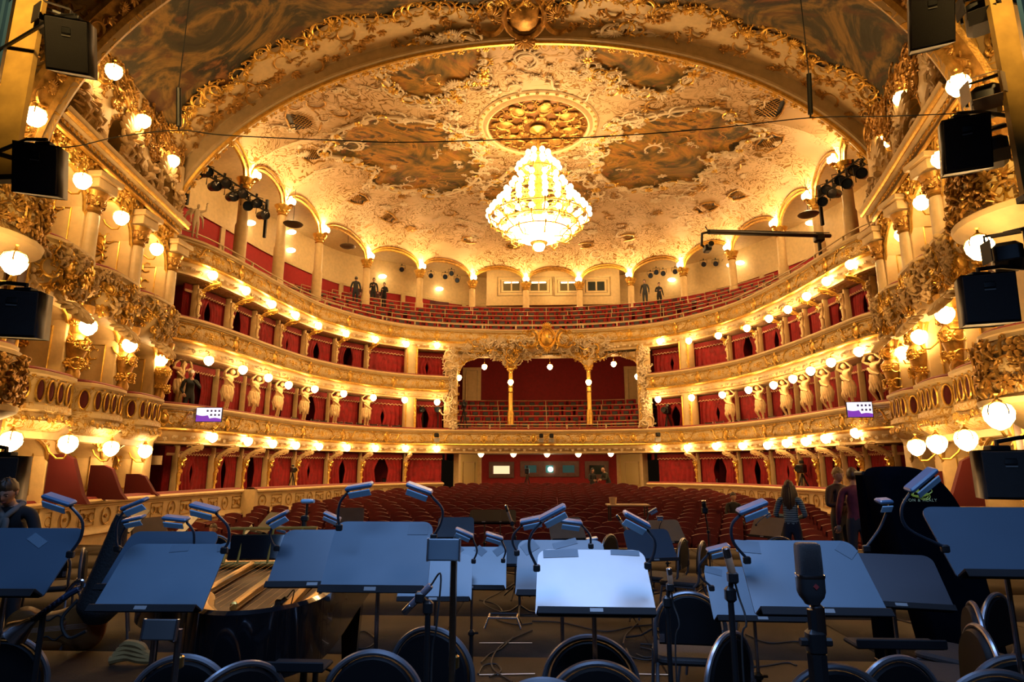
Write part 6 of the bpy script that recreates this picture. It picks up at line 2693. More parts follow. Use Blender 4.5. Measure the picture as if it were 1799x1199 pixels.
M_LAMPB = plain('lamp_hood_blue_black', (.04, .09, .16), .35, spec=.7)
M_LAMPC = plain('lamp_shade_blue_grey', (.30, .48, .62), .35, spec=.6)
M_NECK = plain('gooseneck_black', (.02, .025, .035), .35)
reading_lamp('reading lamp over the left edge stand, by the bending person', 103, 881, -18, [(122, 888), (144, 915), (142, 945), (124, 972)], 2.6)
reading_lamp('reading lamp tilted up over the hidden stand left of the piano', 238, 888, 22, [(218, 899), (206, 918), (204, 945), (206, 962)], 3.0)
reading_lamp('reading lamp just under the tilted one, near the left wall', 236, 914, 12, [(222, 922), (212, 945), (212, 965)], 3.6)
reading_lamp('low reading lamp left of the seated person', 309, 914, -6, [(328, 918), (340, 935), (341, 962)], 3.1)
reading_lamp('reading lamp over the big stand left of the piano', 359, 895, -14, [(380, 903), (400, 925), (402, 950), (394, 965)], 2.75)
reading_lamp('left of the two reading lamps above the stand in front of the piano', 632, 858, 10, [(612, 864), (598, 882), (594, 905), (596, 925)], 2.8)
reading_lamp('right of the two reading lamps above the stand in front of the piano', 736, 861, -20, [(758, 872), (777, 895), (774, 920), (762, 942)], 2.8)
reading_lamp('reading lamp with dark head left of the darker piano stand', 489, 911, 28, [(478, 925), (474, 940), (479, 955), (486, 962)], 3.3)
reading_lamp('tiny blue reading lamp between the seats and the darker piano stand', 496, 929, -14, [(508, 932), (520, 942)], 6.2)
reading_lamp('small blue reading lamp peeping over the left corner of the two-lamp stand', 583, 909, -24, [(595, 918), (600, 930)], 4.2)
reading_lamp('big reading lamp leaning up over the pale shining stand', 972, 904, 28, [(955, 914), (934, 938), (930, 965), (943, 996)], 2.6)
reading_lamp('reading lamp whose neck runs to the stand behind the pale one', 934, 916, 12, [(916, 924), (902, 940), (901, 955), (908, 970)], 3.3)
reading_lamp('reading lamp bending right over the stand behind the pale one', 1003, 919, -8, [(1022, 923), (1036, 940), (1038, 958)], 3.4)
reading_lamp('reading lamp right of the pale shining stand', 1117, 916, -28, [(1134, 928), (1150, 950), (1148, 975), (1138, 992)], 2.6)
reading_lamp('reading lamp over the big blue stand on the right', 1322, 894, 22, [(1304, 902), (1286, 922), (1288, 952), (1312, 982)], 2.5)
reading_lamp('reading lamp over the pale blue stand on the right', 1262, 966, 14, [(1244, 974), (1228, 995), (1232, 1015), (1250, 1032)], 3.3)
reading_lamp('reading lamp in front of the black harp case', 1620, 846, 40, [(1602, 862), (1584, 895), (1596, 930), (1660, 962)], 2.4, .135)
reading_lamp('pale blue reading lamp head left of the black harp case', 1553, 884, 3, [(1556, 905), (1545, 930), (1522, 962)], 2.7, .06)
reading_lamp('small reading lamp left of the small taped stand', 815, 938, -24, [(832, 950), (838, 968), (832, 985)], 4.0)
reading_lamp('small reading lamp over the small taped stand', 868, 944, -18, [(882, 952), (888, 968), (884, 984)], 4.2)
reading_lamp('small upright reading lamp on the brown stand behind the navy one', 1159, 910, 0, [(1159, 925), (1158, 938)], 8.0, .09)
reading_lamp('small reading lamp hanging over the stalls, right of the middle', 1147, 898, 30, [(1140, 905), (1136, 914)], 8.0, .12)
reading_lamp('thin reading lamp beside the tan edge-on stand', 1348, 905, 35, [(1338, 912), (1328, 922)], 8.8, .1)
reading_lamp('small reading lamp right above the back row stand', 1040, 949, 8, [(1030, 951), (1020, 956)], 5.2, .1)


# ------------------------------------------------------------------ chairs with round black backs on grey tubes
def make_chair():
    t = thing('orchestra_chair', 'x', 'chair', (0, 0, -50))
    b = MB()
    b.rbox((0, .21, .455), (.43, .42, .05), .07)
    b.build('seat', M_SEATBLK, t)
    b = MB()
    a = np.linspace(0, pi, 17)
    out = [(-.19, .56)] + [(-.19 * cos(q), .67 + .185 * sin(q)) for q in a] + [(.19, .56)]
    out = [(x, z) for x, z in out]
    rings = []
    for y, s in ((-.02, .93), (-.012, 1.0), (.015, 1.0), (.03, .93)):
        rings.append([(x * s, y - .05 * (z - .5), .7 + (z - .7) * s) for x, z in out])
    b.loft(rings)
    b.build('backrest', plain('black_back_shell', (.004, .004, .005), .6, spec=.15) if 'black_back_shell' not in bpy.data.materials else bpy.data.materials['black_back_shell'], t)
    b = MB()
    P = [(-.215, .05, .44), (-.215, .0, .50)] + [(-.215 * cos(q), -.005 - .05 * (.17 + .2 * sin(q)), .66 + .21 * sin(q)) for q in a] + [(.215, .0, .50), (.215, .05, .44)]
    b.tube(catmull(P, 2), .0135, 8)
    b.tube([(-.2, .05, .43), (-.2, .38, .43), (.2, .38, .43), (.2, .05, .43)], .011, 6, closed=True)
    b.build('tube_frame', M_GREYTUBE, t)
    for sg in (-1, 1):
        b = MB()
        b.tube([(sg * .205, .38, .435), (sg * .225, .44, .02)], .012, 7)
        b.build('leg', M_GREYTUBE, t)
        b = MB()
        b.tube([(sg * .205, .05, .435), (sg * .23, -.08, .02)], .012, 7)
        b.build('leg', M_GREYTUBE, t)
        b = MB()
        b.box((sg * .175, -.025, .60), (.03, .02, .05))
        b.build('bracket', M_CHROME, t)
    kids(t)
    return t


M_GREYTUBE = plain('grey_steel_tube', (.20, .20, .22), .32, metal=.8)
OC = make_chair()


def chair(label, x, y, rz=0.0, zc=None, ht=.883):
    """top of the back seen at pixel (x, y)"""
    if zc is None:
        P = atz(x, y, ht)
    else:
        P = px(x, y, zc)
    dz = 0 if zc is None else P[2] - ht
    o = dup(OC, (P[0], P[1], 0 if zc is None else 0), rz, label, 'orchestra chairs')
    return o


chair('black orchestra chair at the bottom left corner, only its curved right tube in view', 8, 1112, .25)
chair('black orchestra chair under the big stand left of the piano', 328, 1146, .1)
chair('black orchestra chair low in front of the piano, its tube arch nearest the lens there', 418, 1160, .9)
chair('black orchestra chair below the two-lamp stand', 660, 1138, .0)
chair('black orchestra chair behind the chrome pole of the phone holder', 762, 1098, -.25)
chair('rear one of the two black orchestra chairs below the pale shining stand', 1036, 1112, -.05)
chair('front one of the two black orchestra chairs below the pale shining stand', 1048, 1156, .02)
chair('grey arch of a chair cut by the bottom edge, left of the pale stand pole', 955, 1186, .0)
chair('black orchestra chair with round back right of the pale shining stand', 1208, 1037, -.1)
chair('black orchestra chair turned left behind the slender microphone stand', 1272, 1107, .8)
chair('black orchestra chair below the big blue stand, behind the large microphone', 1460, 1162, .0)
chair('black orchestra chair under the flat black shelf on the right', 1565, 1148, .3)
chair('black orchestra chair seen from the side, under the harp case', 1700, 1056, 1.2)
chair('black orchestra chair seen edge-on nearer than the one under the harp case', 1708, 1096, 1.35)
chair('grey arch of a chair cut by the bottom right corner, nearest of all', 1745, 1172, -.1)
chair('black orchestra chair behind the nearest grey arch at the right edge', 1785, 1146, -.15)
chair('chair seen from the side with blue lit back, before the stalls seats', 1230, 950, 1.15)
chair('chair seen from the side behind the navy stand', 1196, 945, 1.1)
chair('chair back standing alone left of the navy stand', 1068, 938, 1.0)
chair('chair with dark seat half hidden by the pale blue stand', 1290, 1000, 1.2)
chair('chair with a white tube arch in front of the seated person on the left', 376, 938, .3)
chair('chair beside the black bag near the left wall', 152, 962, -1.0)
chair('second chair from the left wall behind the left edge stand', 84, 958, .5)
chair('chair left of the far microphone pole, low behind the darker piano stand', 446, 962, -.8)
chair('chair with tan arch by the long-haired person', 1366, 942, .2)
chair('chair under the right edge stand', 1740, 1040, .6)
drop([OC])

# ------------------------------------------------------------------ grand piano without its lid
C = np.array([-1.97, 4.12, 0])
RZP = radians(-82)
t = thing('grand_piano', 'open black grand piano with gilt iron plate, its lid removed', 'piano', C, RZP)
ctl = [(-.88, -.73), (-.45, -.74), (-.1, -.68), (.18, -.42), (.42, -.12), (.70, .02), (.92, .22), (.95, .45), (.80, .66), (.5, .73), (-.2, .73), (-.88, .73)]
ctl = [(x * 1.3, y) for x, y in ctl]
cur = catmull(ctl, 5)
outl = [tuple(p) for p in cur]


def inset(poly, d):
    p = np.asarray(poly)
    n = len(p)
    T = np.roll(p, -1, 0) - np.roll(p, 1, 0)
    T /= np.linalg.norm(T, axis=1)[:, None] + 1e-9
    return p + np.stack([-T[:, 1], T[:, 0]], -1) * d


b = MB()
inn = inset(outl, .045)
G = [[(*p, .68), (*p, .70), (*p, .985), (*(p * .5 + q * .5), 1.0), (*q, .985), (*q, .80)] for p, q in zip(np.asarray(outl), inn)]
b.grid(G, cu=True)
b.f.append((np.arange(len(outl)) * 6)[::-1][None])
b.build('rim', M_LACQ, t)
b = MB()
pl = inset(outl, .05)
b.add(np.c_[pl, np.full(len(pl), .90)], np.arange(len(pl))[None])
b.build('soundboard', M_WOODRED, t)
b = MB()
for y, L in ((-.42, .75), (-.12, 1.1), (.16, 1.5), (.45, 1.7)):
    b.rbox((-.70 + L / 2, y + .03, .93), (L, .04, .05), .01, R=RZ(.06))
pts = inset(outl, .12)
b.tube(np.c_[pts, np.full(len(pts), .925)], .035, 6, closed=True)
b.rbox((-.72, 0, .93), (.16, 1.3, .05), .02)
b.build('iron_plate', M_IRON, t)
b = MB()
for k in range(26):
    y = -.58 + k * .047
    L = np.interp(y, [-.6, -.2, .1, .6], [.40, 1.1, 1.5, 1.7])
    b.tube([(-.66, y, .955), (-.66 + L, min(.62, y + .02 + .0 * k), .945)], .0016, 3, cap=False)
s_ = b.build('strings', plain('bronze_string', (.30, .17, .06), .5, metal=.6), t)
s_['kind'] = 'stuff'
b = MB()
b.rbox((-.30, .1, 1.10), (.02, .56, .18), .01, R=RY(-.35))
b.build('music_desk', M_LACQ, t)
b = MB()
b.tube([(-.26, -.2, 1.0), (-.36, -.2, 1.22), (-.36, .4, 1.22), (-.26, .4, 1.0)], .012, 6)
for k in (0, 1, 2):
    b.tube([(-.25, -.1 + k * .2, 1.0), (-.35, -.1 + k * .2, 1.22)], .008, 5)
b.build('music_desk_frame', M_IRON, t)
b = MB()
b.rbox((-1.27, 0, .74), (.30, 1.46, .10), .03)
for sg in (-1, 1):
    b.rbox((-1.27, sg * .70, .84), (.30, .08, .14), .03)
b.build('key_bed', M_LACQ, t)
b = MB()
for k in range(52):
    b.box((-1.30, -.61 + k * .0235, .805), (.15, .022, .02))
b.build('white_keys', plain('ivory_keys', (.75, .72, .65), .3), t)['kind'] = 'stuff'
b = MB()
for k in range(51):
    if k % 7 not in (2, 6):
        b.box((-1.27, -.598 + k * .0235, .822), (.09, .011, .02))
b.build('black_keys', M_LACQ, t)['kind'] = 'stuff'
for x, y in ((-1.0, -.58), (-1.0, .58), (.9, .40)):
    b = MB()
    b.loft([[(x + sx * w_, y + sy * w_, z) for sx, sy in ((-1, -1), (1, -1), (1, 1), (-1, 1))] for z, w_ in ((.70, .075), (.55, .075), (.1, .05), (.06, .05))])
    b.lathe([(0, .0), (.035, .0), (.035, .06), (0, .06)], (x, y, 0), 8)
    b.build('leg', M_LACQ, t)
b = MB()
b.rbox((-.85, 0, .40), (.05, .20, .56), .02)
b.rbox((-.85, 0, .12), (.10, .26, .07), .02)
for k in (-1, 0, 1):
    b.rbox((-.95, k * .07, .10), (.14, .03, .015), .01)
b.build('pedal_lyre', M_LACQ, t)

# ------------------------------------------------------------------ microphones
def stand_to_floor(t, P, r, base=.2, mat=None):
    b = MB()
    b.tube([P, (P[0], P[1], .06)], r, 8)
    b.build('pole', mat or M_BLACKM, t, True)
    for k in range(3):
        a = k * 2.1 + .3
        b = MB()
        b.tube([(P[0], P[1], .16), (P[0] + base * cos(a), P[1] + base * sin(a), .015)], .010, 6)
        b.build('leg', M_BLACKM, t, True)


P = px(1427, 1062, 1.22)
t = thing('studio_microphone', 'large dark studio microphone with chrome ring, nearest the lens on the right', 'microphone', P)
b = MB()


def rsec(w, d, z, n=20, e=3.5):
    th = np.arange(n) * 2 * pi / n
    return [(w * np.sign(cos(q)) * abs(cos(q)) ** (2 / e), d * np.sign(sin(q)) * abs(sin(q)) ** (2 / e), z) for q in th]


b.loft([rsec(.0235, .018, .055), rsec(.0245, .019, .06), rsec(.0238, .0185, .108), rsec(.0228, .0175, .114), rsec(.019, .014, .1165)])
b.build('grille', plain('mic_mesh', (.022, .026, .032), .5, bump=.8, bscale=900), t)
b = MB()
b.loft([rsec(.0262, .0215, .050), rsec(.0268, .022, .053), rsec(.0262, .0215, .0565)])
b.build('chrome_ring', M_CHROME, t)
b = MB()
b.loft([rsec(.0125, .0125, .0), rsec(.014, .014, .004), rsec(.0215, .0195, .014), rsec(.0252, .0205, .024), rsec(.0255, .021, .052)])
b.build('lower_body', plain('mic_dark', (.02, .02, .022), .4), t)
b = MB()
b.box((.002, -.0215, .036), (.008, .002, .008), RY(pi / 4))
b.build('red_emblem', plain('emblem_red', (.25, .03, .03), .4), t)
b = MB()
b.rbox((.008, 0, -.03), (.024, .024, .062), .006)
b.build('chrome_clamp', M_CHROME, t)
b = MB()
b.rbox((0, 0, -.07), (.034, .032, .05), .008)
b.tube([(0, 0, -.01), (0, 0, -.10)], .012, 8)
b.tube([(-.03, 0, -.07), (.03, 0, -.07)], .008, 6)
b.build('swivel', M_BLACKM, t)
stand_to_floor(t, P + [0, 0, -.09], .019)


def pencil_mic(name, label, a, c, zc, r, pole, mat, zc2=None, joint=None):
    A, B = px(*a, zc), px(*c, zc2 or zc)
    Q = px(*pole, zc)
    t = thing(name, label, 'microphone', B)
    d = (A - B) / np.linalg.norm(A - B)
    L = np.linalg.norm(A - B)
    b = MB()
    R = align(d)
    b.lathe([(0, 0), (r * .8, .0), (r, L * .04), (r, L * .70), (r * .9, L * .72)], B, 10, R)
    b.build('barrel', mat, t, True)
    b = MB()
    b.lathe([(r * .95, L * .72), (r * 1.02, L * .73), (r * 1.02, L * .97), (r * .7, L), (0, L)], B, 10, R)
    b.build('capsule', M_CHROME, t, True)
    J = (A + B) / 2 if joint is None else px(*joint, zc)
    b = MB()
    b.tube([J, (J + Q) / 2 + [0, 0, .01], Q], .009, 6)
    b.rbox(J, (r * 2.6, r * 2.6, r * 3), r * .5)
    b.rbox(Q, (.035, .035, .05), .01)
    b.build('clip', M_BLACKM, t, True)
    stand_to_floor(t, Q, .010)
    cb = MB()
    e = B - d * .01
    cb.tube(catmull([B, B - d * .05, (B + Q) / 2 + [.03, -.02, -.1], Q + [.02, -.015, -.2], (Q[0] + .03, Q[1] - .03, .3), (Q[0] + .1, Q[1] - .08, .01)], 6), .0035, 5)
    cb.build('cable', M_RUBBER, t, True)
    return t


M_TAN = plain('tan_mic', (.38, .20, .11), .4)
pencil_mic('pencil_microphone', 'slender tan microphone on a black stand before the pale blue music stand', (1274, 962), (1291, 1024), 2.0, .0125, (1283, 1045), M_TAN, joint=(1287, 1015))
pencil_mic('pencil_microphone', 'short tan microphone right of the pale shining music stand', (1175, 998), (1180, 1040), 2.5, .011, (1172, 1058), M_TAN, joint=(1177, 1032))
pencil_mic('pencil_microphone', 'slanting dark microphone below the phone holder', (709, 1078), (757, 1029), 2.15, .0125, (752, 1068), plain('violet_grey_mic', (.10, .09, .11), .35), joint=(738, 1050))
pencil_mic('pencil_microphone', 'short dark microphone under the darker piano music stand', (478, 1072), (504, 1050), 3.2, .013, (489, 1066), plain('brown_mic', (.08, .06, .055), .4), joint=(490, 1060))
pencil_mic('pencil_microphone', 'tall thin microphone on a boom before the right stalls seats', (1236, 880), (1238, 898), 8.2, .03, (1244, 935), M_BLACKM, joint=(1238, 897))
pencil_mic('pencil_microphone', 'orange microphone boom hanging before the stalls, left of the brown stand', (888, 888), (902, 928), 8.0, .02, (905, 945), M_TAN, joint=(900, 920))
pencil_mic('pencil_microphone', 'long tan microphone boom leaning left of the navy stand', (1083, 905), (1105, 938), 7.0, .018, (1104, 950), M_TAN, joint=(1103, 935))
# clip-on device on a black pole behind the darker piano stand
P = px(540, 881, 5.2)
t = thing('pole_camera', 'small blue and black camera on a thick black pole behind the piano stands', 'camera', P)
b = MB()
b.rbox((0, 0, 0), (.10, .07, .035), .015)
b.tube([(.03, -.02, 0), (.07, -.03, .0)], .014, 8)
b.build('camera_body', M_LAMPC, t)
b = MB()
b.tube([(0, 0, -.02), (0, 0, -.12)], .012, 6)
b.rbox((-.012, 0, -.14), (.06, .05, .05), .01)
b.build('bracket', M_BLACKM, t)
stand_to_floor(t, P + [-.015, 0, -.13], .022, .3)

# phone holders on poles
for (x0, y0, x1, y1, zc, plx, lab, tilt, col) in ((752, 948, 808, 985, 2.1, 796, 'small dark plate on a chrome pole beside the two-lamp music stand', .1, M_DESK), (252, 1090, 312, 1124, 2.25, 308, 'small dark plate on a steel pole under the big stand left of the piano', .1, plain('plate_grey', (.04, .042, .045), .4))):
    A = px((x0 + x1) / 2, (y0 + y1) / 2, zc)
    w, h = (x1 - x0) * zc / FPX, (y1 - y0) * zc / FPX
    t = thing('phone_holder', lab, 'holder', A)
    b = MB()
    Rr = RX(-.15)
    b.rbox((0, 0, 0), (w, .012, h), .004, R=Rr)
    b.build('plate', col, t)
    for sg in (-1, 1):
        b = MB()
        b.rbox((sg * w / 2, -.004, 0), (.006, .02, h * 1.06), .002, R=Rr)
        b.build('plate_edge', M_CHROME, t)
    Q = px(plx, y1, zc)
    b = MB()
    b.tube([Q + [0, .02, .03], Q + [0, .02, 0], (Q[0], Q[1] + .02, .03)], .012, 8)
    b.rbox((Q[0], Q[1] + .02, .02), (.26, .26, .03), .1)
    b.build('pole', plain('brass_chrome', (.5, .45, .36), .22, metal=1.0) if plx > 500 else M_CHROME, t, True)
    b = MB()
    K = px(plx, 1168, zc) + [0, .02, 0]
    b.lathe([(.012, -.02), (.019, -.015), (.019, .02), (.012, .025)], K, 10)
    b.build('collar', M_BRASS, t, True)

# ------------------------------------------------------------------ harp under its black case, road case beside it
HP = px(1630, 1085, 4.6)
HP = np.array([HP[0], HP[1], 0])
t = thing('harp_case', 'tall curved black harp case with a gold emblem and lettering', 'case', HP)
sc = 4.6 / FPX


def hc(x, y):
    p = px(x + 12, y, 4.6)
    return (p[0] - HP[0], p[2])


poly = catmull([hc(*q) for q in ((1546, 838), (1556, 824), (1590, 820), (1628, 829), (1655, 850), (1676, 885), (1692, 935), (1704, 1000), (1716, 1080), (1730, 1175))], 4)
bot = [(.48, .02), (.02, .02)]
left = [hc(*q) for q in ((1600, 1080), (1572, 1000), (1556, 920))]
outl = list(map(tuple, poly)) + bot + left
P2 = np.array(outl)
b = MB()
rings = []
cen2 = P2.mean(0)
for y, s in ((-.12, .86), (-.145, .95), (-.12, 1.0), (.12, 1.0), (.15, .95), (.15, .86)):
    rings.append([(cen2[0] + (x - cen2[0]) * s, y if s > .9 or y > 0 else -.15, cen2[1] + (z - cen2[1]) * s) for x, z in outl])
b.loft(rings)
b.build('cover', plain('black_case_cloth', (.0025, .003, .005), .9, vary=.3, vscale=3, spec=.0), t)
E0 = hc(1608, 872)
gold = plain('emblem_gold', (.72, .70, .08), .45)
b = MB()
for k in range(7):
    a = k * .8
    b.tube(np.array([(E0[0] + (.045 + .01 * k) * cos(a + q) * .9, -.156, E0[1] + .03 * sin(a + q) + .006 * k) for q in np.linspace(0, 2.2, 8)]), .0035, 4)
th = np.linspace(0, 2 * pi, 20, endpoint=False)
b.tube(np.stack([E0[0] + .035 + .04 * np.cos(th), np.full(20, -.156), E0[1] - .005 + .026 * np.sin(th)], -1), .0035, 4, closed=True)
b.tube(np.stack([E0[0] + .035 + .025 * np.cos(th), np.full(20, -.156), E0[1] - .005 + .014 * np.sin(th)], -1), .003, 4, closed=True)
b.build('emblem', gold, t)
fc = bpy.data.curves.new('lettering', 'FONT')
fc.body = 'LYON & HEALY'
fc.size = .030
fc.space_character = 1.25
fc.align_x = 'CENTER'
fc.extrude = .001
fc.materials.append(plain('lettering_gold', (.62, .58, .30), .5))
fo0 = bpy.data.objects.new('lettering_curve', fc)
COL.objects.link(fo0)
fm = bpy.data.meshes.new_from_object(fo0.evaluated_get(bpy.context.evaluated_depsgraph_get()))
bpy.data.objects.remove(fo0)
fo = bpy.data.objects.new('lettering', fm)
fo['kind'] = 'stuff'
COL.objects.link(fo)
fo.parent = t
E1 = hc(1607, 882)
fo.location = (E1[0], -.157, E1[1])
fo.rotation_euler = (pi / 2, 0, 0)
A, B = px(1520, 1090, 5.2), px(1556, 829, 5.2)
t = thing('road_case', 'upright narrow black case between the two standing people and the harp case', 'case', (at(1541, 900, A[1])[0], A[1], 0))
b = MB()
b.rbox((0, .1, B[2] / 2), (.15, .14, B[2]), .012)
b.build('body', plain('case_black', (.002, .002, .003), .95, spec=.0), t)
b = MB()
for z in (.03, B[2] - .02):
    b.rbox((0, .1, z), (.162, .152, .04), .01)
b.build('edging', M_BLACKM, t)
# black shelf stand on the right and tray at lower left
for (x0, x1, y, zc, lab) in ((1502, 1655, 1136, 2.75, 'flat black tray on a pole under the shaded right music stand'), (468, 572, 1176, 2.6, 'flat black tray on the stage floor in front of the piano'), (1000, 1090, 1010, 3.9, None)):
    if not lab:
        continue
    A, B = px(x0, y, zc), px(x1, y, zc)
    t = thing('accessory_tray', lab, 'tray', ((A[0] + B[0]) / 2, A[1], 0))
    b = MB()
    w = B[0] - A[0]
    b.rbox((0, .05, A[2]), (w, .13, .02), .01)
    b.rbox((0, -.02, A[2] + .015), (w, .012, .04), .004)
    b.build('shelf', M_MATT, t)
    b = MB()
    b.tube([(0, .1, A[2]), (0, .1, .02)], .016, 8)
    b.build('pole', M_BLACKM, t)
    b = MB()
    b.rbox((0, .1, .015), (.28, .28, .03), .1)
    b.build('foot', M_BLACKM, t)

# ------------------------------------------------------------------ smaller things on the stage
p = onfloor(486, 1150)
b = MB()
b.rbox((0, 0, .025), (.075, .05, .05), .004)
o = b.build('sponge_block', plain('yellow_foam', (.62, .48, .12), .8))
o.location = [float(q) for q in p]
tag(o, 'small yellow block on the stage floor in front of the piano', 'block')
# folding floor frame
t = thing('folding_frame', 'low grey folding frame on the floor left of the pale music stand', 'frame', onfloor(878, 1105))
b = MB()
b.tube([(-.16, 0, 0), (-.12, .02, .1), (.18, .02, .1), (.22, 0, 0)], .012, 6)
b.build('front_tube', M_CHROME, t)
b = MB()
b.tube([(-.16, .22, 0), (-.12, .2, .1), (.18, .2, .1), (.22, .22, 0)], .012, 6)
b.tube([(-.12, .02, .1), (-.12, .2, .1)], .010, 6)
b.tube([(.18, .02, .1), (.18, .2, .1)], .010, 6)
b.build('rear_tube', M_CHROME, t)
# cables
CAB = [[(1000, 975), (930, 1010), (880, 1040), (850, 1060), (900, 1080), (960, 1075)], [(842, 1055), (870, 1062), (882, 1075), (872, 1088), (905, 1098), (935, 1096)], [(935, 1108), (890, 1128), (868, 1150), (866, 1175), (900, 1199)], [(845, 1165), (860, 1150), (880, 1140), (902, 1120)],
       [(935, 1092), (990, 1095), (1060, 1110), (1110, 1102), (1150, 1098)], [(1100, 1140), (1110, 1155), (1140, 1160), (1158, 1150), (1150, 1135), (1125, 1132)], [(1125, 1138), (1145, 1143), (1155, 1152), (1135, 1156), (1118, 1150)], [(1120, 1095), (1100, 1115), (1095, 1132)],
       [(610, 1120), (640, 1110), (660, 1125), (640, 1140), (600, 1135)], [(1310, 1115), (1350, 1130), (1400, 1128), (1440, 1140)], [(1280, 1165), (1330, 1172), (1380, 1165), (1400, 1170)], [(1550, 1080), (1600, 1095), (1650, 1100)], [(840, 1185), (850, 1170), (872, 1168), (880, 1180), (860, 1190)]]
for i, c in enumerate(CAB):
    b = MB()
    b.tube(catmull([onfloor(x, y, .008) for x, y in c], 8), .0075, 5)
    tag(b.build('floor_cable', M_RUBBER), 'black cable lying on the stage floor, %s' % ('winding from the middle to the left', 'looped below the small taped stand', 'curving round the bottom left of the pale stand', 'short, beside the tape lines', 'passing under the pale stand', 'outer coil right of the pale stand', 'inner coil right of the pale stand', 'reaching up to the coil',
              'looped below the piano', 'under the pale blue stand', 'along the tape line on the right', 'under the harp case', 'coiled at the bottom left of the pale stand')[i], 'cable')
# cello lying on its side at the left
p = onfloor(92, 1150)
t = thing('cello', 'orange varnished cello lying on its side behind the left chairs', 'cello', (p[0], p[1], .24), .5)
half = [(0, .37), (.10, .36), (.165, .30), (.17, .22), (.12, .12), (.115, .04), (.14, -.06), (.215, -.18), (.22, -.28), (.15, -.37), (0, -.39)]
oc = catmull(half, 4)
oo = [tuple(q) for q in oc] + [(-x, y) for x, y in oc[::-1][1:-1]]
b = MB()
rings = []
for z, s in ((-.085, .9), (-.07, 1.0), (.05, 1.0), (.075, .93), (.085, .7)):
    rings.append([(x * s, y * s, z) for x, y in oo])
Rc = RX(pi / 2) @ RZ(pi / 2)
b.loft(rings, R=Rc)
b.build('body', M_WOODRED, t)
b = MB()
b.rbox(Rc @ np.array([0, .55, .11]), (.035, .62, .03), .01, R=Rc)
b.tube([Rc @ np.array([0, .86, .1]), Rc @ np.array([0, .93, .07]), Rc @ np.array([0, .90, .03])], .02, 7)
b.build('neck', M_DKWOOD, t)
b = MB()
for k in range(4):
    b.tube([Rc @ np.array([-.018 + .012 * k, -.25, .12]), Rc @ np.array([-.012 + .008 * k, .84, .128])], .0015, 3)
b.rbox(Rc @ np.array([0, -.08, .12]), (.09, .012, .07), .003, R=Rc)
b.build('bridge_and_strings', M_DKWOOD, t)
b = MB()
for sg in (-1, 1):
    b.tube([Rc @ np.array([sg * .085 + sg * .02 * sin(q * 3), .02 - q * .06, .088]) for q in np.linspace(-1, 1.6, 9)], .006, 5)
b.build('sound_holes', M_RUBBER, t)
# amber cloth heap under the left stand
p = onfloor(228, 1168)
t = thing('cloth_heap', 'folded amber cloth on the floor under the big left music stand', 'cloth', p)
b = MB()
for k in range(4):
    b.tube(catmull([(-.18 + .02 * k, .02 * k, .03 + .03 * k), (-.05, .03, .05 + .035 * k), (.08, 0, .04 + .035 * k), (.2 - .03 * k, .02, .03 + .02 * k)], 4), .035, 8)
b.build('fold', plain('amber_cloth', (.30, .17, .05), .85, vary=.2), t)
# bass clarinet on its stand at the left
t = thing('bass_clarinet', 'blue-black bass clarinet leaning on a peg stand by the left edge stand', 'clarinet', onfloor(105, 1165))
P = [px(x, y, 2.7) for x, y in ((62, 1088), (92, 1066), (122, 1044), (140, 1034))]
b = MB()
b.tube(P, .015, 8)
for k in range(8):
    q = P[0] + (P[2] - P[0]) * (k / 8)
    b.ell(q + [0, -.016, .0], (.01, .006, .01), 6, 4)
b.build('body', plain('blue_black_wood', (.02, .03, .06), .3), t, True)
b = MB()
b.tube(catmull([px(x, y, 2.7) for x, y in ((140, 1034), (147, 1028), (143, 1021), (130, 1026), (118, 1040))], 4), .008, 7)
b.build('neck', M_CHROME, t, True)
b = MB()
b.lathe([(.015, 0), (.03, .05), (.055, .10), (.058, .105)], P[0], 10, align(P[0] - P[1]))
b.build('bell', M_CHROME, t, True)
b = MB()
m = (P[0] + P[1]) / 2
b.tube([m, (m[0], m[1], .03)], .012, 7)
b.rbox((m[0], m[1], .02), (.2, .2, .03), .08)
b.build('peg_stand', M_BLACKM, t, True)
# black soft bag leaning on the chair at the left
p = px(182, 990, 5.6)
t = thing('instrument_bag', 'black soft instrument bag leaning on a chair near the left wall', 'bag', (p[0], p[1], 0))
b = MB()
top = px(215, 905, 5.6)
d = top - np.array([p[0], p[1], .35])
b.tube(catmull([(0, 0, .30), d * .2 + [0, 0, .33], d * .5 + [0, 0, .35], d * .85 + [0, 0, .35], d + [0, 0, .35]], 4), np.interp(np.linspace(0, 1, 17), [0, .15, .45, .7, 1], [.10, .19, .13, .08, .05]), 12)
b.build('bag_body', plain('bag_cloth', (.010, .010, .011), .8, bump=.4, bscale=60), t)
b = MB()
b.tube(catmull([(-.12, -.1, .5), (-.2, -.16, .35), (-.12, -.16, .2), (.02, -.14, .25)], 4), .014, 6)
b.build('strap', M_RUBBER, t)

# production table among the stalls seats, cup on it
A, B = px(1066, 888, 17), px(1140, 888, 17)
t = thing('production_table', 'brown table top set over the stalls seats', 'table', ((A[0] + B[0]) / 2, A[1], zst(A[1])))
b = MB()
hz = A[2] - zst(A[1])
b.rbox((0, .1, hz), (B[0] - A[0], .7, .04), .01)
b.build('table_top', plain('table_brown', (.30, .19, .10), .5), t)
for sx in (-.5, .5):
    for sy in (-.15, .35):
        b = MB()
        b.tube([(sx, sy, hz), (sx, sy, 0)], .02, 6)
        b.build('leg', M_BLACKM, t)
b = MB()
b.lathe([(0, 0), (.085, 0), (.11, .19), (.10, .19), (.08, .01)], n=14)
o = b.build('paper_cup', plain('cup_tan', (.62, .42, .22), .6))
o.location = (float(px(1077, 882, 17)[0]), float(A[1] + .0), float(A[2] + .02))
tag(o, 'pale tan cup on the brown stalls table', 'cup')

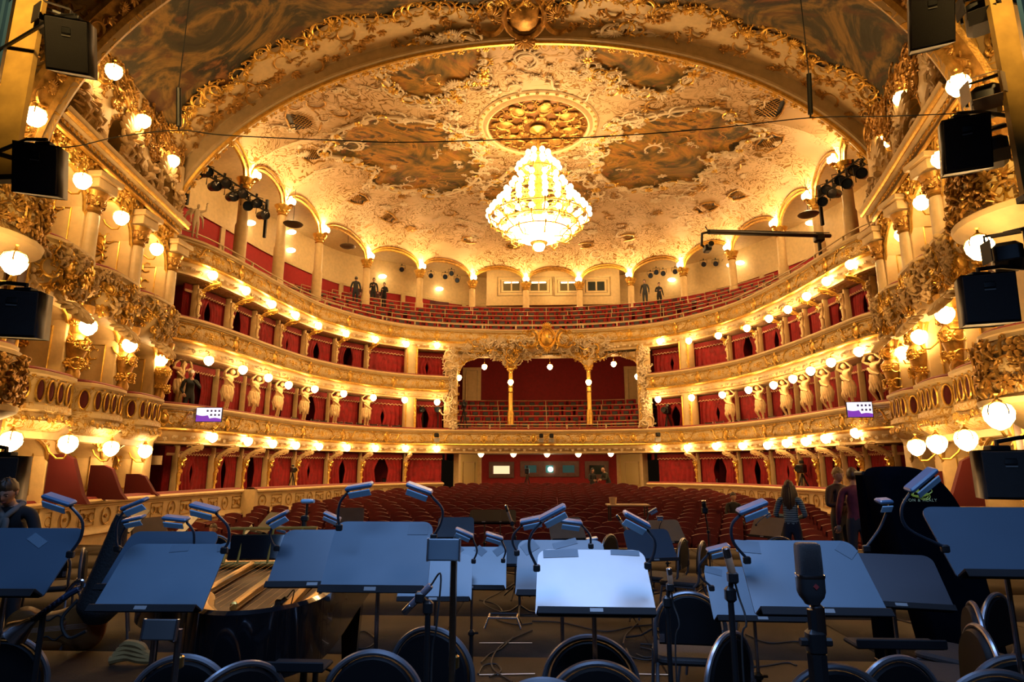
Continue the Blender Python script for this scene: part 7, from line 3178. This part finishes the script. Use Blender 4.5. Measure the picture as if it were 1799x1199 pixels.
# ------------------------------------------------------------------ people on and before the stage
def stage_person(x, ytop, zc, label, pose, top, legs, rz, h=None, z0=0.0, **k):
    p = px(x, ytop, zc)
    hh = p[2] - z0
    return person('person', label, (p[0], p[1], z0), rz, pose, top, legs, height=hh, detail=True, **k)


C_NAVY = mcol('navy_jacket', (.014, .016, .024), .8)
C_WINE = mcol('burgundy_shirt', (.12, .012, .04), .7, vary=.25, vscale=14)
C_REDDK = mcol('dark_red_jacket', (.028, .010, .013), .75, vary=.3)
# cardigan with fine blue-white stripes
M_STR, _nt, _b = new_mat('striped_cardigan')
_tc = N(_nt, 'ShaderNodeTexCoord')
_wv = N(_nt, 'ShaderNodeTexWave', Scale=8.0, Distortion=2.0, bands_direction='Z')
_rp = N(_nt, 'ShaderNodeValToRGB')
_rp.color_ramp.elements[0].color = (.03, .05, .06, 1)
_rp.color_ramp.elements[1].color = (.26, .34, .36, 1)
_nt.links.new(_tc.outputs['Object'], _wv.inputs['Vector'])
_nt.links.new(_wv.outputs['Fac'], _rp.inputs['Fac'])
_nt.links.new(_rp.outputs['Color'], _b.inputs['Base Color'])
_b.inputs['Roughness'].default_value = .8
bend = dict(chest=(0, -.08, 1.26), collar=(0, -.13, 1.40), neck=(0, -.16, 1.46), skull=(0, -.21, 1.53), shl=(-.18, -.11, 1.37), shr=(.18, -.11, 1.37), ell=(-.27, -.12, 1.1), wrl=(-.2, -.32, .98), elr=(.27, -.12, 1.1), wrr=(.2, -.32, .98))
tL = stage_person(40, 832, 5.7, 'person with tousled hair and grey scarf looking down at the left edge of the stage', bend, C_BLK, C_BLK, .3, hairc=(.07, .035, .015), nod=.45)
b = MB()
b.tube(catmull([(-.085, -.10, 1.46), (-.075, -.18, 1.42), (-.03, -.225, 1.37), (.02, -.235, 1.31), (.01, -.23, 1.2), (-.02, -.215, 1.10)], 6), .030, 12)
b.tube(catmull([(.085, -.10, 1.46), (.07, -.18, 1.42), (.03, -.225, 1.37), (-.02, -.24, 1.30), (-.05, -.23, 1.2)], 6), .028, 12)
b.tube(catmull([(-.085, -.10, 1.46), (-.06, -.05, 1.47), (0, -.03, 1.47), (.06, -.05, 1.47), (.085, -.10, 1.46)], 5), .03, 10)
b.build('scarf', plain('grey_scarf', (.16, .16, .15), .8, vary=.2), tL)
tW = stage_person(1384, 845, 9.4, 'person with long brown hair in a striped blue and white cardigan, seen from behind', dict(wrr=(.12, -.3, 1.1), elr=(.28, -.06, 1.12), wrl=(-.1, -.3, 1.08)), M_STR, C_JEAN, pi - .5, hair='long', hairc=(.06, .028, .012))
b = MB()
b.rbox((.24, -.16, .86), (.10, .26, .34), .04)
b.tube([(.24, -.1, 1.0), (.2, .02, 1.35), (.1, .08, 1.42)], .012, 6)
o = b.build('shoulder_bag', C_BLK, tW)
t1 = stage_person(1467, 822, 9.6, 'fair-haired person in a dark jacket facing the stage, holding something at chest height', dict(ell=(-.28, -.06, 1.15), wrl=(-.08, -.26, 1.20), wrr=(.1, -.25, 1.16), elr=(.27, -.05, 1.13)), C_REDDK, C_NAVY, .35, hairc=(.30, .17, .05), look=-.2, nod=.15)
t2 = stage_person(1497, 823, 8.9, 'person in a burgundy shirt and dark jeans, seen from behind next to the fair-haired one', dict(wrl=(-.24, -.02, .9)), C_WINE, C_JEAN, pi - .25, hairc=(.09, .05, .025))
p = px(375, 921, 13.9)
person('person', 'person in dark clothes sitting low behind a chair at the left wall', (p[0], p[1], p[2] - 1.31), .2, sit, C_BLK, C_JEAN, hairc=(.10, .06, .035))
t3 = stage_person(1530, 826, 11.0, 'person almost hidden behind the upright black case', {}, C_BLK, C_BLK, .2, hairc=(.04, .02, .01))

# ------------------------------------------------------------------ loudspeakers hung beside the stage
def loudspeaker(label, x0, y0, x1, y1, zc, yaw, pitch, side, arm=True):
    P = px((x0 + x1) / 2, (y0 + y1) / 2, zc)
    w, h = (x1 - x0) * zc / FPX * .92, (y1 - y0) * zc / FPX * .90
    t = thing('loudspeaker', label, 'loudspeaker', P)
    R = RZ(yaw) @ RX(pitch)
    dep = .42
    b = MB()
    b.loft([[(-w / 2, -dep / 2, -h / 2), (w / 2, -dep / 2, -h / 2), (w * .34, dep / 2, -h / 2), (-w * .34, dep / 2, -h / 2)],
            [(-w / 2, -dep / 2, h / 2), (w / 2, -dep / 2, h / 2), (w * .34, dep / 2, h / 2), (-w * .34, dep / 2, h / 2)]], R=R)
    b.build('cabinet', M_SPK, t, smooth=False)
    b = MB()
    b.rbox(R @ np.array([0, -dep / 2 - .008, 0]), (w * .95, .02, h * .95), .01, R=R)
    b.build('grille', M_SPKG, t)
    b = MB()
    b.rbox(R @ np.array([0, -dep / 2 - .02, h * .26]), (w * .22, .012, h * .13), .01, R=R)
    b.build('horn', M_BLACK, t)
    b = MB()
    b.box(R @ np.array([0, -dep / 2 - .022, h * .165]), (w * .2, .006, .012), R)
    b.build('badge', plain('badge_grey', (.18, .17, .16), .4) if 'badge_grey' not in bpy.data.materials else bpy.data.materials['badge_grey'], t)
    if arm:
        sg = -1 if side == 'left' else 1
        b = MB()
        tp = R @ np.array([0, 0, h / 2])
        b.tube([tp, tp + [0, 0, .08], tp + [sg * .25, .05, .12], (POLE[side][0] - P[0], POLE[side][1] - P[1], tp[2] + .12)], .022, 6)
        b.rbox(tp + [0, 0, .02], (w * .4, .1, .05), .01)
        b.build('bracket', M_BLACKM, t)


M_SPK = plain('speaker_cabinet', (.010, .009, .009), .5)
M_SPKG = plain('speaker_grille', (.016, .013, .012), .6, bump=.5, bscale=300)
POLE = {'left': (-7.6, 6.5), 'right': (7.0, 6.5)}
for side, (x, y) in POLE.items():
    b = MB()
    b.tube([(x, y, 0), (x, y, 9.5)], .05, 10)
    o = b.build('tower_pole', M_BLACKM)
    tag(o, 'tall black pole at the %s edge carrying the loudspeakers' % side, 'pole')
loudspeaker('topmost black loudspeaker on the left, beside the yellow flat', 97, 38, 168, 135, 6.3, .35, .45, 'left')
loudspeaker('second black loudspeaker from the top on the left', 42, 255, 115, 350, 6.2, .35, .30, 'left')
loudspeaker('third black loudspeaker from the top on the left, cut by the edge', -2, 510, 84, 600, 5.9, .3, .12, 'left')
loudspeaker('lowest black loudspeaker on the left, behind the bending person', -40, 798, 46, 890, 6.3, .3, .0, 'left')
loudspeaker('topmost black loudspeaker on the right', 1593, -12, 1664, 90, 6.3, -.35, .45, 'right')
loudspeaker('second black loudspeaker from the top on the right', 1650, 208, 1726, 310, 6.2, -.35, .30, 'right')
loudspeaker('third black loudspeaker from the top on the right', 1682, 482, 1768, 578, 5.9, -.3, .10, 'right')
loudspeaker('lowest black loudspeaker on the right, above the right edge stand', 1712, 788, 1806, 880, 5.6, -.25, .0, 'right')
for i, (x, y, zc) in enumerate(((1732, 172, 6.4), (1745, 262, 6.5), (1770, 448, 6.2), (1722, 22, 6.6), (100, 50, 7.0))):
    p = px(x, y, zc)
    t = thing('stage_light', 'black stage light on the tower, %s' % ('with a pale flap, under the round balcony at right', 'beside the second right loudspeaker', 'above the third right loudspeaker', 'at the top of the right side', 'behind the topmost left loudspeaker')[i], 'stage light', p, (-.6 if x > 900 else .6))
    b = MB()
    b.rbox((0, .1, 0), (.26, .42, .24), .05)
    b.build('housing', M_BLACKM, t)
    b = MB()
    for sg in (-1, 1):
        b.box((sg * .17, -.2, 0), (.01, .16, .22), RZ(sg * -.5))
        b.box((0, -.2, sg * .16), (.24, .16, .01), RX(sg * .5))
    b.build('barn_door', M_SPKG if i else plain('pale_flap', (.45, .34, .24), .5), t)
    b = MB()
    b.tube([(-.16, .1, 0), (-.16, .1, .26), (.16, .1, .26), (.16, .1, 0)], .016, 5)
    b.tube([(0, .1, .26), (.5 if x > 900 else -.5, .1, .3)], .02, 5)
    b.build('yoke', M_BLACKM, t)

# scenery flats at the upper corners
for side, xs_, ye, lab in (('left', (33, 80), 310, 'left'), ('right', (1734, 1774), 345, 'right')):
    A = at(xs_[0], 0, 5.75)
    B = at(xs_[1], 0, 5.75)
    Zb = px(20 if side == 'left' else 1794, ye, 6.0 / 1.0)[2]
    x0, x1 = min(A[0], B[0]), max(A[0], B[0])
    zb = at(14 if side == 'left' else 1794, ye, 5.75)[2]
    t = thing('scenery_flat', 'mottled yellow-brown scenery edge hanging at the upper %s corner' % lab, 'flat', ((x0 + x1) / 2, 5.75, zb))
    b = MB()
    b.box((0, 0, 2.6), (x1 - x0, .06, 5.2))
    b.build('yellow_face', plain('mottled_yellow', (.50, .30, .06), .7, vary=.35, vscale=3) if side == 'left' else bpy.data.materials['mottled_yellow'], t)
    sg = -1 if side == 'left' else 1
    b = MB()
    b.grid([[(sg * ((x1 - x0) / 2 + .04 + .04 * k + (.05 if k % 2 else 0)), -.03 + (.05 if k % 2 else 0), z) for z in (-.1, 5.2)] for k in range(12)])
    b.build('blue_drape', plain('blue_drape', (.03, .10, .22), .7) if side == 'left' else bpy.data.materials['blue_drape'], t)
    b = MB()
    b.box((0, 0, -.03), (x1 - x0 + .05, .1, .06))
    b.build('bottom_rail', M_BLACK, t)

# cable strung across with two weighted drop rods
P = catmull([px(x, y, 8.0) for x, y in ((40, 258), (125, 258), (210, 240), (313, 229), (400, 238), (620, 248), (720, 250), (900, 245), (1060, 240), (1250, 226), (1424, 207), (1570, 204), (1765, 196))], 6)
b = MB()
b.tube(P, .0075, 5)
tag(b.build('strung_cable', M_RUBBER), 'thin dark cable strung across the whole stage opening', 'cable')
for i, (x, y0, y1, lab) in enumerate(((314, 155, 226, 'left'), (1421, 130, 205, 'right'))):
    t = thing('drop_rod', 'dark weighted rod hanging on a wire above the strung cable, ' + lab, 'rod', px(x, y0, 8.0))
    b = MB()
    A, B = px(x, y0, 8.0), px(x + (3 if i else 0), y1 - 4, 8.0)
    b.tube([A, B], .032, 8)
    b.tube([B, px(x + (3 if i else 0), y1 + 2, 8.0)], .012, 6)
    b.build('weight', M_BLACK, t, True)
    b = MB()
    b.tube([A, A + [0, 0, 4.0]], .007, 5)
    b.build('wire', M_RUBBER, t, True)
